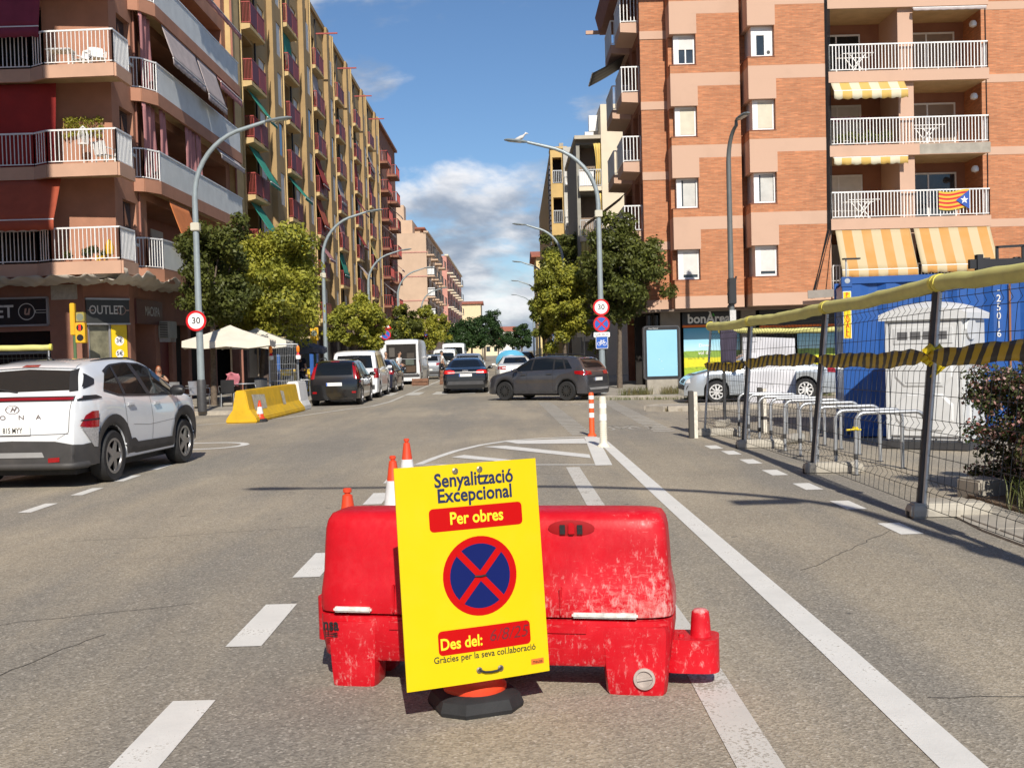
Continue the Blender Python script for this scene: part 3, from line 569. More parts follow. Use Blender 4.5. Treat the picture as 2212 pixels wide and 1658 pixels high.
q.build('grille', BLKP, ac); q = MB(); q.box(.02, .4, -.35, -.3, -.42, -.3); q.box(.02, .4, .3, .35, -.42, -.3); q.build('bracket', STEEL, ac)
dr = thing('shop_door', 'dark red panelled door under the air conditioning unit', 'door', (C1[0], 40.8, .12)); q = MB(); q.box(-.18, -.13, -.68, .68, 0, 2.85); q.build('leaf', mat('wine_door', (.13, .012, .015), .5), dr); q = MB(); q.box(-.13, -.1, -.5, -.44, 1.0, 1.15); q.build('handle', STEEL, dr)
# ---------------------------------------------------------------- ochre apartment row
yb = thing('apartment_building', 'long ochre apartment block with red balcony panels along the street', 'building')
XY, YS, MOD, NM = -12.5, 53.0, 9.1, 6
FL = [4.05+2.7*k for k in range(7)]
q = MB(); ops = []
for i in range(NM):
    y0 = YS+.5+MOD*i
    for z in FL: ops += [(y0, y0+2.5, z, z+2.35, .9), (y0+3.75, y0+5.25, z+.35, z+2.2, .16), (y0+7.0, y0+8.0, z+.5, z+2.2, .16)]
wall(q, (XY, 0, 0), (0, 1, 0), (1, 0, 0), YS-.4, YS+MOD*NM, 3.6, 24.2, ops); q.box(-25, XY+.15, YS-.4, YS+MOD*NM, 24.2, 24.5)
q.add([(XY, YS+MOD*NM, 0), (-25, YS+MOD*NM, 0), (-25, YS+MOD*NM, 24.2), (XY, YS+MOD*NM, 24.2)], [(0, 1, 2, 3)]); q.build('wall', YREND, yb)
q = MB(); q.box(XY-.4, XY-.35, YS-.4, YS+MOD*NM, .1, 3.6); q.build('shopfront', mat('shop_dark', (.05, .045, .04), .4, var=.5, vs=.6), yb)
q = MB(); q.box(XY-.3, XY+.02, YS-.4, YS+MOD*NM, 3.3, 3.6)
for i in range(NM*2): q.box(XY-.34, XY, YS-.4+MOD/2*i, YS+.05+MOD/2*i, .1, 3.3)
q.each('ground_floor_pier', mat('shop_pier_shaded', (.085, .06, .05), .8, var=.3, vs=2), yb)  # pier colour darkened to stand for the shade of trees and parasols
pier = MB(); pier.box(XY, XY+.32, 0, 3.0, 3.6, 24.3)
for i in range(NM):
    y0 = YS+.5+MOD*i; mm = None
    q = MB(); q.box(XY+.002, XY+.3, y0+6.0, y0+6.95, 3.6, 24.4); q.box(XY+.002, XY+.3, y0+8.05, y0+8.35, 3.6, 24.4)
    for z in FL: q.box(XY+.002, XY+.298, y0+6.95, y0+8.05, z-.48, z+.45)
    q.build('pier', YREND, yb); q = MB(); q.box(XY+.002, XY+.36, y0+8.36, y0+8.5, 3.6, 24.4); q.box(XY+.002, XY+.1, y0-.32, y0-.2, 3.6, 24.3); q.build('edge_trim', YTRIM, yb)
slabm = MB(); slabm.loft([[Vector((0, -.25, -.3)), Vector((0, 3.3, -.12)), Vector((0, 3.3, 0)), Vector((0, -.25, 0))], [Vector((.35, -.25, -.28)), Vector((.4, 3.25, -.1)), Vector((.4, 3.25, 0)), Vector((.35, -.25, 0))], [Vector((.42, -.25, -.26)), Vector((.78, 3.2, -.22)), Vector((.78, 3.2, 0)), Vector((.42, -.25, 0))][:0] or [Vector((.75, -.2, -.2)), Vector((.75, 3.1, -.1)), Vector((.75, 3.1, 0)), Vector((.75, -.2, 0))]])
slab_me = slabm.mesh('balcony_slab', fix=True); slab_me.materials.append(YTRIM)
q = MB(); q.box(.72, .75, 0, 1.35, .12, 1.02); pA = q.mesh('balcony_panel'); pA.materials.append(MAROON)
q = MB(); q.box(.71, .74, 1.35, 3.05, .12, 1.0); pBm = {}
for nm_, m_ in (('r', REDP), ('o', ORP), ('d', MAROON)): me_ = q.mesh('balcony_panel'); me_.materials.append(m_); pBm[nm_] = me_
q = MB()
for a, c in (((.02, -.1), (.73, -.1)), ((.73, -.1), (.73, 3.05))):
    q.bar((*a, 1.05), (*c, 1.05), .05, .05); q.bar((*a, .1), (*c, .1), .03, .03)
for k in range(8): q.bar((.02+.1*k, -.1, 0), (.02+.1*k, -.1, 1.05), .025, .025)
for k in range(3): q.bar((.735, 1.5*k, 0), (.735, 1.5*k, 1.05), .03, .03)
rail_me = q.mesh('railing'); rail_me.materials.append(REDB)
q = MB(); q.box(-.12, -.08, 0, 1.5, 0, 1.85); sh1 = q.mesh('window_shutter'); sh1.materials.append(SHUTW)
q = MB(); q.box(-.12, -.08, 0, 1.5, .75, 1.85); sh1h = q.mesh('window_shutter'); sh1h.materials.append(SHUTW)
q = MB(); q.box(-.13, -.09, 0, 1.5, 0, 1.85); gl1 = q.mesh('window_pane'); gl1.materials.append(WGLASS)
q = MB(); q.box(-.12, -.08, 0, 1.2, 0, 1.7); sh2 = q.mesh('window_shutter'); sh2.materials.append(SHUTW)
q = MB(); q.box(-.9, -.86, 0, 2.5, 0, 2.35); bk = q.mesh('loggia_back'); bk.materials.append(YREND)
q = MB(); q.box(-.86, -.82, .3, 1.3, 0, 2.1); dk = q.mesh('balcony_door'); dk.materials.append(GLASS)
rnd = random.Random(4)
for i in range(NM):
    y0 = YS+.5+MOD*i
    for k, z in enumerate(FL):
        [setattr(part(n_, m_, None, yb, (XY, y0, z)), 'scale', (.68, 1, 1)) for n_, m_ in (('balcony_slab', slab_me), ('railing', rail_me), ('balcony_panel', pA))]
        part('balcony_panel', pBm['r' if i < 2 or rnd.random() < .35 else ('o' if rnd.random() < .8 else 'd')], None, yb, (XY, y0, z)).scale = (.68, 1, 1)
        r = rnd.random(); part('window_pane', gl1, None, yb, (XY, y0+3.75, z+.35)); part('window_shutter', sh1 if r < .6 else sh1h, None, yb, (XY, y0+3.75, z+.35))
        part('window_shutter', sh2, None, yb, (XY+.34, y0+6.9, z+.5)) if rnd.random() < .8 else part('window_pane', gl1, None, yb, (XY+.34, y0+6.75, z+.4))
        part('loggia_back', bk, None, yb, (XY, y0, z)); part('balcony_door', dk, None, yb, (XY, y0, z))
for (i, k, m_, ln, dz) in ((0, 3, AWG, 1.6, 1.1), (0, 2, AWG, 1.7, 1.5), (0, 1, AWG, 1.6, 1.2), (1, 2, AWG, 1.7, 1.0), (1, 5, AWG, .4, 1.9), (1, 1, AWG, 1.4, 1.2), (2, 5, AWGR, .5, 2.0), (2, 3, AWRED2, 1.0, 1.6), (2, 2, AWOR, 1.0, 1.6), (2, 1, CURT, 1.4, 1.0), (3, 3, AWGR, .7, 1.5), (3, 2, CURT, .6, 1.7), (4, 3, AWRED, 1.5, 1.2), (4, 2, AWRED2, 1.3, 1.2), (5, 5, AWGR, .8, 1.6), (5, 4, AWRED, .6, 1.8), (5, 2, CURTY, 1.0, 1.5), (3, 1, AWG, .8, 1.4), (4, 1, AWGR, 1.6, .9), (4, 4, AWRED2, .5, 1.9)):
    y0 = YS+.5+MOD*i; awning(yb, m_, y0+.3, y0+2.6, FL[k]+2.5, FL[k]+2.5-dz-.35, (XY+.1, XY+.1+ln*.62), .15, 'x', arms=True)
for i in range(2, NM):       # laundry pulley beams under the roof
    q = MB(); q.bar((XY, YS+3.5+MOD*i, 23.1), (XY+1.5, YS+3.5+MOD*i, 23.1), .09, .09); q.build('hoist_beam', REDB, yb)
q = MB()
for i in range(NM): q.tube([(XY+.05, YS+.5+MOD*i+2.75, 3.6), (XY+.05, YS+.5+MOD*i+2.75, 24)], .05, 6)
q.each('drain_pipe', BLKP, yb)
# ---------------------------------------------------------------- simple street-side block used further down the street
def street_block(name, label, x, y0, y1, h, m, side, floors, bal, railm, depth=12, mod=6.0, front=None, z0=3.6, awn=(), bw=3.2, seed=1, glassrail=False):
    """side=+1: facade looks to +X (left side of the street); -1: looks to -X"""
    t = thing(name, label, 'building'); rn = random.Random(seed); q = MB(); n = max(1, int((y1-y0)/mod)); ops = []
    fl = [z0+2.8*k for k in range(floors)]
    for i in range(n):
        a = y0+.6+mod*i
        for z in fl: ops += [(a, a+bw*.75, z, z+2.2, .5), (a+bw+.7, a+bw+2.0, z+.8, z+2.1, .15)]
    wall(q, (x, 0, 0), (0, 1, 0), (side, 0, 0), y0, y1, 0, h, ops); xb = x-side*depth
    q.add([(x, y0, 0), (xb, y0, 0), (xb, y0, h), (x, y0, h)], [(0, 1, 2, 3) if side < 0 else (3, 2, 1, 0)]); q.add([(x, y1, 0), (xb, y1, 0), (xb, y1, h), (x, y1, h)], [(0, 1, 2, 3)])
    q.add([(x, y0, h), (x, y1, h), (xb, y1, h), (xb, y0, h)], [(0, 1, 2, 3)]); q.build('wall', m, t)
    q = MB(); q.box(min(x+side*.3, x-side*.3), max(x+side*.3, x-side*.3), y0-.15, y1+.15, h, h+.25); q.build('cornice', bal, t)
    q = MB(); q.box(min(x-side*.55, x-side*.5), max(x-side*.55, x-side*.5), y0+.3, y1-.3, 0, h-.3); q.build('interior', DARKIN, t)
    for i in range(n):
        a = y0+.6+mod*i
        for k, z in enumerate(fl):
            q = MB(); q.box(min(x, x+side*1.0), max(x, x+side*1.0), a-.3, a+bw, z-.2, z); q.build('balcony_slab', bal, t)
            bars_rail(t, [(x, a-.27), (x+side*.97, a-.27), (x+side*.97, a+bw-.03)], z, 1.0, railm, .18, .012)
            q = MB(); q.box(min(x-side*.12, x-side*.08), max(x-side*.12, x-side*.08), a+bw+.7, a+bw+2.0, z+.8, z+2.1); q.build('window_shutter', SHUTW if rn.random() < .6 else SHUTB, t)
            if rn.random() < .5: q = MB(); q.box(min(x-side*.48, x-side*.44), max(x-side*.48, x-side*.44), a, a+bw*.75, z, z+2.2); q.build('balcony_door', SHUTW if rn.random() < .4 else WGLASS, t)
    for (i, k, m_) in awn:
        if i < n and k < floors: a = y0+.6+mod*i; awning(t, m_, a, a+bw*.8, fl[k]+2.4, fl[k]+1.3, (x+side*.1, x+side*1.3), .15, 'x')
    return t, fl
BROWN = mat('brown_brick_far', (.27, .12, .075), .9, var=.2, vs=2, dirt=.2); PEACH2 = mat('peach_far', (.54, .385, .27), .9, var=.08, vs=.8, dirt=.15, dcol=(.4, .26, .18)); PINK2 = mat('pink_far', (.55, .27, .22), .9, var=.1, vs=.8); CREAM = mat('cream_render', (.72, .63, .48), .9, var=.07, vs=.8, dirt=.18, dcol=(.5, .42, .32)); OCH2 = mat('ochre_far', (.58, .40, .16), .9, var=.1, vs=1, dirt=.2)
street_block('apartment_building', 'brown brick block at the end of the ochre row', -12.5, 108.2, 125.5, 24.2, BROWN, 1, 7, BROWN, REDB, mod=8.3, awn=((0, 3, AWGR), (1, 2, AWRED), (0, 1, AWGR), (1, 4, AWGR)), seed=3)
t, fl = street_block('apartment_building', 'peach block with air conditioners beyond the side street', -10.9, 148, 181, 17.6, PEACH2, 1, 5, PEACH2, DARKGREY, depth=22, mod=8, awn=((0, 2, AWGR), (0, 1, AWGR), (1, 2, AWGR), (2, 1, AWGR), (1, 0, CURT)), seed=5)
q = MB()
for z in (5.4, 8.6, 11.8, 15.0): q.box(-32, -10.8, 147.93, 147.99, z, z+.12)
q.build('string_course', PINK2, t); q = MB(); q.box(-27, -13, 152, 165, 17.6, 19.8); q.box(-20, -12.3, 156, 176, 17.6, 19.0); q.build('penthouse', PEACH2, t)
q = MB(); q.box(-15.9, -14.2, 153, 156, 19.8, 22.0); q.build('roof_tower', PEACH2, t); q = MB(); q.box(-20.5, -11.6, 155.6, 176.4, 19.0, 19.2); q.build('roof_edge', mat('roof_tile_edge', (.30, .11, .07), .9), t); q = MB(); q.box(-16.5, -15.6, 147.8, 148.6, 17.6, 19.2); q.build('chimney', WHITE, t)
q = MB(); q.tube([(-17, 150, 17), (-17, 150, 25.5)], .05, 5); q.build('aerial', STEEL, t)
for z in fl[1:4]: q = MB(); q.box(-10.85, -9.95, 148.4, 149.9, z+.1, z+1.15); q.build('air_conditioner', WHITEM, t)
street_block('apartment_building', 'pink block with stacked white balconies past the peach block', -10.2, 183, 236, 17.5, PINK2, 1, 5, CREAM, DARKGREY, mod=9, awn=((0, 3, AWGR), (1, 2, AWGR), (2, 3, AWGR)), seed=7)
def house(name, label, x0, x1, y0, y1, h, m, roofm, ridge=1.6, flat_=False, wins=()):
    t = thing(name, label, 'building'); q = MB(); wall(q, (0, y0, 0), (1, 0, 0), (0, -1, 0), x0, x1, 0, h, [(a, c, e, g, .2) for a, c, e, g in wins])
    q.add([(x0, y0, 0), (x0, y1, 0), (x0, y1, h), (x0, y0, h)], [(0, 1, 2, 3)]); q.add([(x1, y0, 0), (x1, y1, 0), (x1, y1, h), (x1, y0, h)], [(3, 2, 1, 0)]); q.build('wall', m, t)
    for a, c, e, g in wins: q = MB(); q.box(a, c, y0+.18, y0+.2, e, g); q.build('window_pane', WGLASS, t)
    q = MB(); e_ = .5; q.loft([[Vector((x, y0-e_, h)), Vector((x, (y0+y1)/2, h+ridge)), Vector((x, y1+e_, h)), Vector((x, y0-e_, h-.12))] for x in (x0-e_, x1+e_)]); q.build('roof', roofm, t, fix=True); return t
ROOFT = mat('roof_tile', (.36, .12, .07), .9, var=.25, vs=3, bump=.3, bs=12)
house('town_house', 'pale yellow house end rising behind the pink block', -14, -6.9, 262, 275, 13.0, mat('pale_yellow', (.72, .58, .36), .9, var=.06), ROOFT, .8, wins=((-12.5, -11.3, 8, 10),))
house('town_house', 'cream house closing the far end of the street', -19, -3.2, 405, 418, 5.6, mat('cream_far', (.72, .62, .42), .9, var=.06), ROOFT, 1.2, wins=((-9, -7.6, 1.5, 3.4), (-6.2, -5.0, 1.5, 3.4)))
house('town_house', 'white house with a red tiled roof at the far end of the street', -4.6, 1.4, 425, 436, 9.2, mat('white_far', (.80, .76, .68), .9, var=.05), ROOFT, 1.8, wins=((-3, -1.8, 5, 7),))
house('town_house', 'yellow house with red roof behind the right-hand trees', 2.9, 9, 118, 130, 11.6, mat('house_yellow', (.70, .55, .27), .9, var=.07), ROOFT, 1.0, wins=((3.6, 4.6, 7.2, 8.6),))
# ---------------------------------------------------------------- right side: stepped blocks beyond the brick building
rb = thing('apartment_building', 'cream block with yellow balcony curtains beyond the brick building', 'building')
xA, xB, xC = ay(1246, 400, 64).x, ay(1299, 400, 64).x, ay(1340, 400, 64).x
q = MB(); hh = 13.6; lv = [2.2+2.85*k for k in range(4)]
wall(q, (0, 64, 0), (1, 0, 0), (0, -1, 0), xA, xB, 0, hh, [(xA+.2, xB-.06, z+.15, z+2.6, 1.3) for z in lv]); q.add([(xA, 64, 0), (xA, 74, 0), (xA, 74, hh), (xA, 64, hh)], [(0, 1, 2, 3)]); q.build('loggia_wall', mat('grey_green_render', (.30, .29, .25), .9, var=.12), rb)
q = MB(); q.box(xB, xC+8, 63.5, 78, 0, 15.5); q.build('gable_wall', CREAM, rb)
q = MB(); q.box(xA-.1, xB, 63.6, 75, hh, hh+.2); q.build('roof_edge', mat('cement_edge', (.5, .45, .36), .9), rb)
for z in lv:
    q = MB(); q.box(xA+.1, xB-.02, 63.55, 64.0, z-.1, z+.14); q.build('balcony_slab', CREAM, rb); bars_rail(rb, [(xA+.12, 63.6), (xB-.04, 63.6)], z+.14, .95, STEEL, .1, .01)
    q = MB(); q.box(xA+.2, xB-.06, 65.25, 65.3, z+.15, z+2.6); q.build('loggia_back', SHUTB, rb)
q = MB(); q.box(xA+.15, xA+.95, 63.62, 63.66, lv[3]+.2, lv[3]+1.0); q.build('balcony_screen', WHITE, rb)
sheet('curtain', CURTY, rb, lambda i, j: Vector((xB-.42+.4*i+.12*math.sin(j*3)*(1-i), 63.75+.05*math.sin(i*14), lv[3]+2.6-2.4*j)), 16, 6); sheet('curtain', CURTY, rb, lambda i, j: Vector((xA+.15+(xB-xA-.2)*i, 63.6+.05*math.sin(i*38), lv[1]+2.7-2.6*j)), 50, 4); sheet('curtain', CURTY, rb, lambda i, j: Vector((xB-.2+.15*i, 63.7+.04*math.sin(i*14), lv[2]+2.6-2.4*j)), 8, 5)
for (x_, z_, w_, h_) in ((xB-.55, 14.3, .5, .9), (xB-.8, 13.8, .5, .45)): q = MB(); q.box(x_, x_+w_, 65, 65.5, z_, z_+h_); q.build('rooftop_unit', WHITEM, rb)
rc = thing('apartment_building', 'ochre and grey panelled block with cluttered balconies behind the street lamp', 'building')
xA, xB = ay(1190, 400, 80).x, ay(1247, 400, 80).x; hh = 16.0; lv = [2.0+2.85*k for k in range(5)]; xm = xA+(xB-xA)*.48
q = MB(); wall(q, (0, 80, 0), (1, 0, 0), (0, -1, 0), xA, xm, 0, hh, [(xA+.15, xm-.1, z+.15, z+2.0, 1.0) for z in lv]); q.add([(xA, 80, 0), (xA, 112, 0), (xA, 112, hh-1), (xA, 80, hh)], [(0, 1, 2, 3)]); q.box(xA-.02, xm+.3, 79.9, 82, hh, hh+.15); q.build('wall', OCH2, rc)
q = MB(); q.box(xm, xB+.6, 79.6, 100, 0, hh+.05); q.build('panelled_wall', mat('grey_panel', (.50, .48, .43), .85, var=.1, vs=1, dirt=.2), rc); q = MB(); q.box(xm-.2, xm+.1, 81, 81.6, hh, hh+.6); q.box(xm+1, xm+1.3, 81, 81.5, hh, hh+.5); q.build('chimney', CONC, rc)
for z in lv:
    q = MB(); q.box(xm+.1, xB+.2, 79.0, 79.6, z-.1, z+.05); q.build('balcony_slab', WHITEM, rc); bars_rail(rc, [(xm+.12, 79.05), (xB+.18, 79.05)], z+.05, .9, WHITEM, .12, .012); bars_rail(rc, [(xA+.16, 79.95), (xm-.1, 79.95)], z+.15, .9, STEEL, .14, .012); q = MB(); q.box(xA+.15, xm-.1, 80.95, 81, z+.15, z+2.0); q.build('loggia_back', DARKIN, rc)
q = MB()
for k in range(40): q.box(xA-.12, xA-.02, 79.85, 82.5, .5+.36*k, .75+.36*k)
q.build('louvre_screen', mat('louvre_dark', (.06, .06, .08), .6), rc)
# block out of frame on the near left corner (it shades the outlet corner)
ob = thing('apartment_building', 'tall apartment block on the near left corner of the crossing', 'building')
q = MB(); ops = [(-28+5*i, -26+5*i, 4+3*k, 6+3*k, .2) for i in range(4) for k in range(7)]
wall(q, (0, 19.5, 0), (1, 0, 0), (0, 1, 0), -32, -12.1, 0, 27, ops); q.add([(-12.1, -8, 0), (-12.1, 19.5, 0), (-12.1, 19.5, 27), (-12.1, -8, 27)], [(0, 1, 2, 3)]); q.add([(-12.1, -8, 27), (-12.1, 19.5, 27), (-32, 19.5, 27), (-32, -8, 27)], [(0, 1, 2, 3)]); q.add([(-32, -8, 0), (-12.1, -8, 0), (-12.1, -8, 27), (-32, -8, 27)], [(0, 1, 2, 3)]); q.add([(-32, -8, 0), (-32, 19.5, 0), (-32, 19.5, 27), (-32, -8, 27)], [(0, 1, 2, 3)]); q.build('wall', PEACH, ob)
q = MB(); q.box(-31.5, -12.6, 19.2, 19.28, 1, 26.5); q.build('interior', WGLASS, ob)
# ---------------------------------------------------------------- brick corner building (right)
kb = thing('apartment_building', 'orange brick apartment block with peach bands and white corner windows', 'building')
ST = 2.79; HB = 17.2
XW = ay(1389, 400, 44.7).x                                  # west corner
b1a, b1b = ay(1453, 400, 43.7).x, ay(1603, 400, 43.7).x
b2a, b2b = ay(1621, 400, 42.8).x, ay(1791, 400, 42.8).x
lga, lgb = ay(1795, 400, 42.8).x, ay(2138, 400, 42.8).x
YA, Y1, Y2, Y3 = 44.7, 43.7, 42.8, 43.4
PEA = mat('peach_band', (.56, .37, .27), .9, var=.07, vs=.9, bump=.08, bs=60, dirt=.3, dcol=(.38, .25, .18), ds=.9)
q = MB(); wall(q, (0, YA, 0), (1, 0, 0), (0, -1, 0), XW, lgb+.2, 3.15, HB, [(lga, lgb, 3.15, HB-.3, .0)])
q.build('wall', BRICK, kb)
q = MB()
for k in range(5): z = 5.55+ST*k; q.box(XW-.01, b1a+.1, YA-.03, YA-.002, z, z+.32)
q.box(XW-.01, b1a+.1, YA-.03, YA-.002, 3.15, 3.55); q.each('wall_band', PEA, kb)
def bay(xa, xb, Y, back):
    """projecting bay whose left corner is cut away at each window"""
    ww = 1.02; qb = MB(); qp = MB()
    zb = [4.28+ST*k for k in range(5)]; zt = [5.46+ST*k for k in range(5)]
    prev = 3.62
    for k in range(5):
        qb.box(xa, xb, Y, back, prev, zb[k]-.03)                     # brick below the window
        qb.box(xa+ww, xb, Y, back, zb[k]-.03, zt[k])                 # brick right of the window
        qb.box(xa, xa+.22, back-.5, back, zb[k]-.03, zt[k])          # sliver of wall behind the cut corner
        qp.box(xa, xa+ww+.04, Y-.003, back, zt[k], zt[k]+.76); qb.box(xa+ww+.04, xb, Y, back, zt[k], zt[k]+.76)
        qp.box(xa, xb, Y-.004, back, zt[k]+.76, zt[k]+1.26); prev = zt[k]+1.26
        f = MB(); y_ = Y+.22; x_ = xa+.18
        f.box(x_, xa+ww-.005, y_, y_+.06, zb[k], zb[k]+.09); f.box(x_, xa+ww-.005, y_, y_+.06, zt[k]-.07, zt[k]-.005); f.box(x_, x_+.2, y_-.004, y_+.06, zb[k]+.09, zt[k]-.07); f.box(xa+ww-.08, xa+ww-.005, y_, y_+.06, zb[k]+.09, zt[k]-.07)
        f.box(x_, x_+.06, y_+.06, back-.52, zb[k], zt[k]-.005); fo = f.build('window_frame', WHITEM, kb)
        g = MB(); g.box(x_+.2, xa+ww-.08, y_+.04, y_+.05, zb[k]+.09, zt[k]-.07); g.build('pane', WGLASS, fo)
        mode = (2, 1, 3, 4, 0)[k] if Y > 43 else (2, 1, 3, 5, 0)[k]
        s = MB()
        if mode == 2: s.box(x_+.2, xa+ww-.08, y_+.0, y_+.035, zb[k]+.2, zt[k]-.07); s.build('roller_shutter', SHUTW, fo)
        if mode == 3: s.box(x_+.2, xa+ww-.08, y_+.0, y_+.035, zb[k]+.1, zt[k]-.07); s.build('roller_shutter', SHUTC, fo)
        if mode == 1: s.box(x_+.26, xa+ww-.1, y_+.02, y_+.036, zb[k]+.1, zt[k]-.08); s.build('net_curtain', cloth('net_curtain', (.55, .55, .52)), fo)
        if mode == 4: s.box(x_+.2, xa+ww-.08, y_+.0, y_+.035, zb[k]+.62, zt[k]-.07); s.build('roller_shutter', SHUTW, fo); c_ = MB(); c_.box(x_+.44, x_+.49, y_+.0, y_+.036, zb[k]+.09, zb[k]+.62); c_.build('mullion', WHITEM, fo)
        if mode == 5: s.box(x_+.2, xa+ww-.08, y_+.0, y_+.035, zb[k]+.85, zt[k]-.07); s.box(x_+.5, xa+ww-.08, y_+.001, y_+.034, zb[k]+.09, zb[k]+.85); s.build('roller_shutter', WHITEM, fo); c_ = MB(); c_.tube([(xa+ww-.18, y_-.01, zb[k]+.2), (xa+ww-.18, y_, zb[k]+.2)], .07, 12); c_.build('extractor_fan', DARKGREY, fo)
        si = MB(); si.box(xa-.02, xa+ww+.02, Y-.02, back-.5, zb[k]-.03, zb[k]-.002); si.build('window_sill', mat('brick_sill', (.25, .09, .05), .8), kb)
    qb.box(xa, xb, Y, back, prev, HB); qp.box(xa, xb, Y-.004, back, 3.15, 3.62)
    qb.each('bay_wall', BRICK, kb); qp.each('bay_band', PEA, kb)
bay(b1a, b1b, Y1, YA); bay(b2a, b2b, Y2, YA)
q = MB(); q.box(b1b, b2a, YA-.45, YA, 3.15, HB); q.box(lgb, 30, Y3, 50, 3.15, HB); q.each('side_wall', BRICK, kb)
q = MB()
for k in range(5): q.box(lgb+.005, 30, Y3-.01, Y3-.002, 5.96+.02+ST*k, 5.96+.33+ST*k)
q.box(lgb+.005, 30, Y3-.01, Y3-.002, 3.15, 3.5); q.each('wall_band', PEA, kb)
# loggias
RAILW = WHITEM; pil = ay(1962, 400, 42.9).x
q = MB(); q.box(lga, lgb, 45.1, 45.3, 3.15, HB); q.build('loggia_wall', mat('loggia_render', (.33, .155, .095), .9, var=.12, vs=1.5), kb)
q = MB(); q.box(pil-.3, pil+.28, 42.95, 45.1, 3.15, HB); q.box(lga-.05, lga+.0, 42.9, 45.1, 3.15, HB); q.build('loggia_pillar', PEA, kb)
STRIPY = None
def stripemat(name, c1, c2, period, x0):
    m, t, b, o = newmat(name); g = T(t, 'NewGeometry'); s = T(t, 'SeparateXYZ'); t.links.new(g.outputs['Position'], s.inputs[0])
    d = T(t, 'Math', operation='MULTIPLY_ADD'); t.links.new(s.outputs[0], d.inputs[0]); d.inputs[1].default_value = 1/period; d.inputs[2].default_value = 50-x0/period; f = T(t, 'Math', operation='FRACT'); t.links.new(d.outputs[0], f.inputs[0])
    gt = T(t, 'Math', operation='GREATER_THAN'); t.links.new(f.outputs[0], gt.inputs[0]); gt.inputs[1].default_value = .5; n = noise(t, 1.5, 5); c = mix(t, gt.outputs[0], c1, c2); c = mix(t, ramp(t, n.outputs['Fac'], .4, .75, 0, .3), c, (.5, .4, .22)); t.links.new(c, b.inputs['Base Color']); b.inputs['Roughness'].default_value = .9; return m
ST1 = stripemat('awning_stripe_orange', (.52, .43, .27), (.52, .27, .08), .74, lga); ST2 = stripemat('awning_stripe_yellow', (.62, .57, .42), (.58, .38, .10), .74, lga)
LS = [3.17, 5.96, 8.75, 11.56, 14.36]
for k, z in enumerate(LS):
    q = MB(); q.box(lga-.02, lgb+.0, Y2, 45.1, z+.02, z+.3); q.build('balcony_slab', SOFF if k else PEA, kb)
    q = MB(); q.box(lga-.03, lgb+.02, Y2-.05, Y2+.05, z, z+.42); q.build('balcony_edge', PEA if k != 2 else PEA, kb)
    bars_rail(kb, [(lga+.02, Y2), (lgb-.02, Y2)], z+.43, 1.0, RAILW, .125, .016, .06)
    bars_rail(kb, [(lgb-.02, Y2), (lgb-.02, 43.38)], z+.43, 1.0, RAILW, .125, .014)
    for side, (xa, xb) in enumerate(((lga+.05, lga+1.85), (pil+.5, lgb-.45))):
        s = MB(); s.box(xa, xb, 45.03, 45.09, z+.42, z+2.35); md = ((SHUTW, WGLASS), (SHUTW, WGLASS), (SHUTW, SHUTB), (DARKIN, SHUTB), (SHUTW, WGLASS))[k][side]; d = s.build('balcony_door', md, kb)
        f = MB(); f.box(xa-.06, xa, 45.0, 45.09, z+.42, z+2.42); f.box(xb, xb+.06, 45.0, 45.09, z+.42, z+2.42); f.box(xa, xb, 45.0, 45.09, z+2.35, z+2.42); f.box((xa+xb)/2-.03, (xa+xb)/2+.03, 45.0, 45.028, z+.42, z+2.35); f.build('door_frame', WHITEM, kb)
    if k: w_ = MB(); w_.lathe([(.01, 0), (.13, .05), (.15, .15), (.1, .25), (.01, .28)], 12, Matrix.Translation((lgb-.22, 43.6, z-.62))); w_.build('globe_lamp', WHITEM, kb, smooth=40)
q = MB(); q.box(lga+2.35*1.45, lgb+.03, Y2-.056, Y2-.051, LS[2]+.02, LS[2]+.4); q.build('bare_concrete_patch', CONC, kb)
awning(kb, ST1, lga+.12, pil-.02, LS[1]-.03, 4.35, (Y2-.05, 41.95), .3); awning(kb, ST1, pil+.12, lgb-.05, LS[1]-.03, 4.45, (Y2-.05, 41.95), .28)
awning(kb, ST2, lga+.05, pil-.15, LS[3]-.02, LS[3]-.42, (Y2-.05, 42.35), .32, wav=.03); awning(kb, ST2, lga+.08, pil-.1, LS[2]-.02, LS[2]-.08, (Y2-.05, 42.6), .28)
awning(kb, AWGR, pil+.2, lgb-.1, LS[4]-.04, LS[4]-.1, (Y2-.04, 42.65), .1)
# things on the balconies, flag
fl_ = thing('flag', 'red and yellow striped flag with a blue triangle and white star tied to the railing', 'flag', (ay(2061, 440, 42.72).x, 42.72, LS[1]+1.42))
fw = 1.16; nsr = 9
for k in range(nsr): q = MB(); q.grid(lambda i, j: Vector((-fw/2+fw*i, .02*math.sin(i*9), -.04-.7*(k+j)/nsr-.05*math.sin(i*5))), 12, 1); q.build('stripe', mat('flag_yellow', (.62, .42, .05), .8, var=.06) if k % 2 == 0 else mat('flag_red', (.55, .03, .03), .8, var=.06), fl_)
q = MB(); q.add([(fw/2, -.03, -.03), (fw/2, -.03, -.76), (fw/2-.52, -.035, -.42)], [(0, 2, 1)]); q.build('triangle', mat('flag_blue', (.03, .09, .38), .8, var=.06), fl_)
st_ = [(fw/2-.2+(.16 if k % 2 == 0 else .065)*math.sin(k*math.pi/5), -.045, -.41+(.16 if k % 2 == 0 else .065)*math.cos(k*math.pi/5)) for k in range(10)]; q = MB(); q.add(st_, [tuple(range(10))]); q.build('star', SWHITE, fl_)
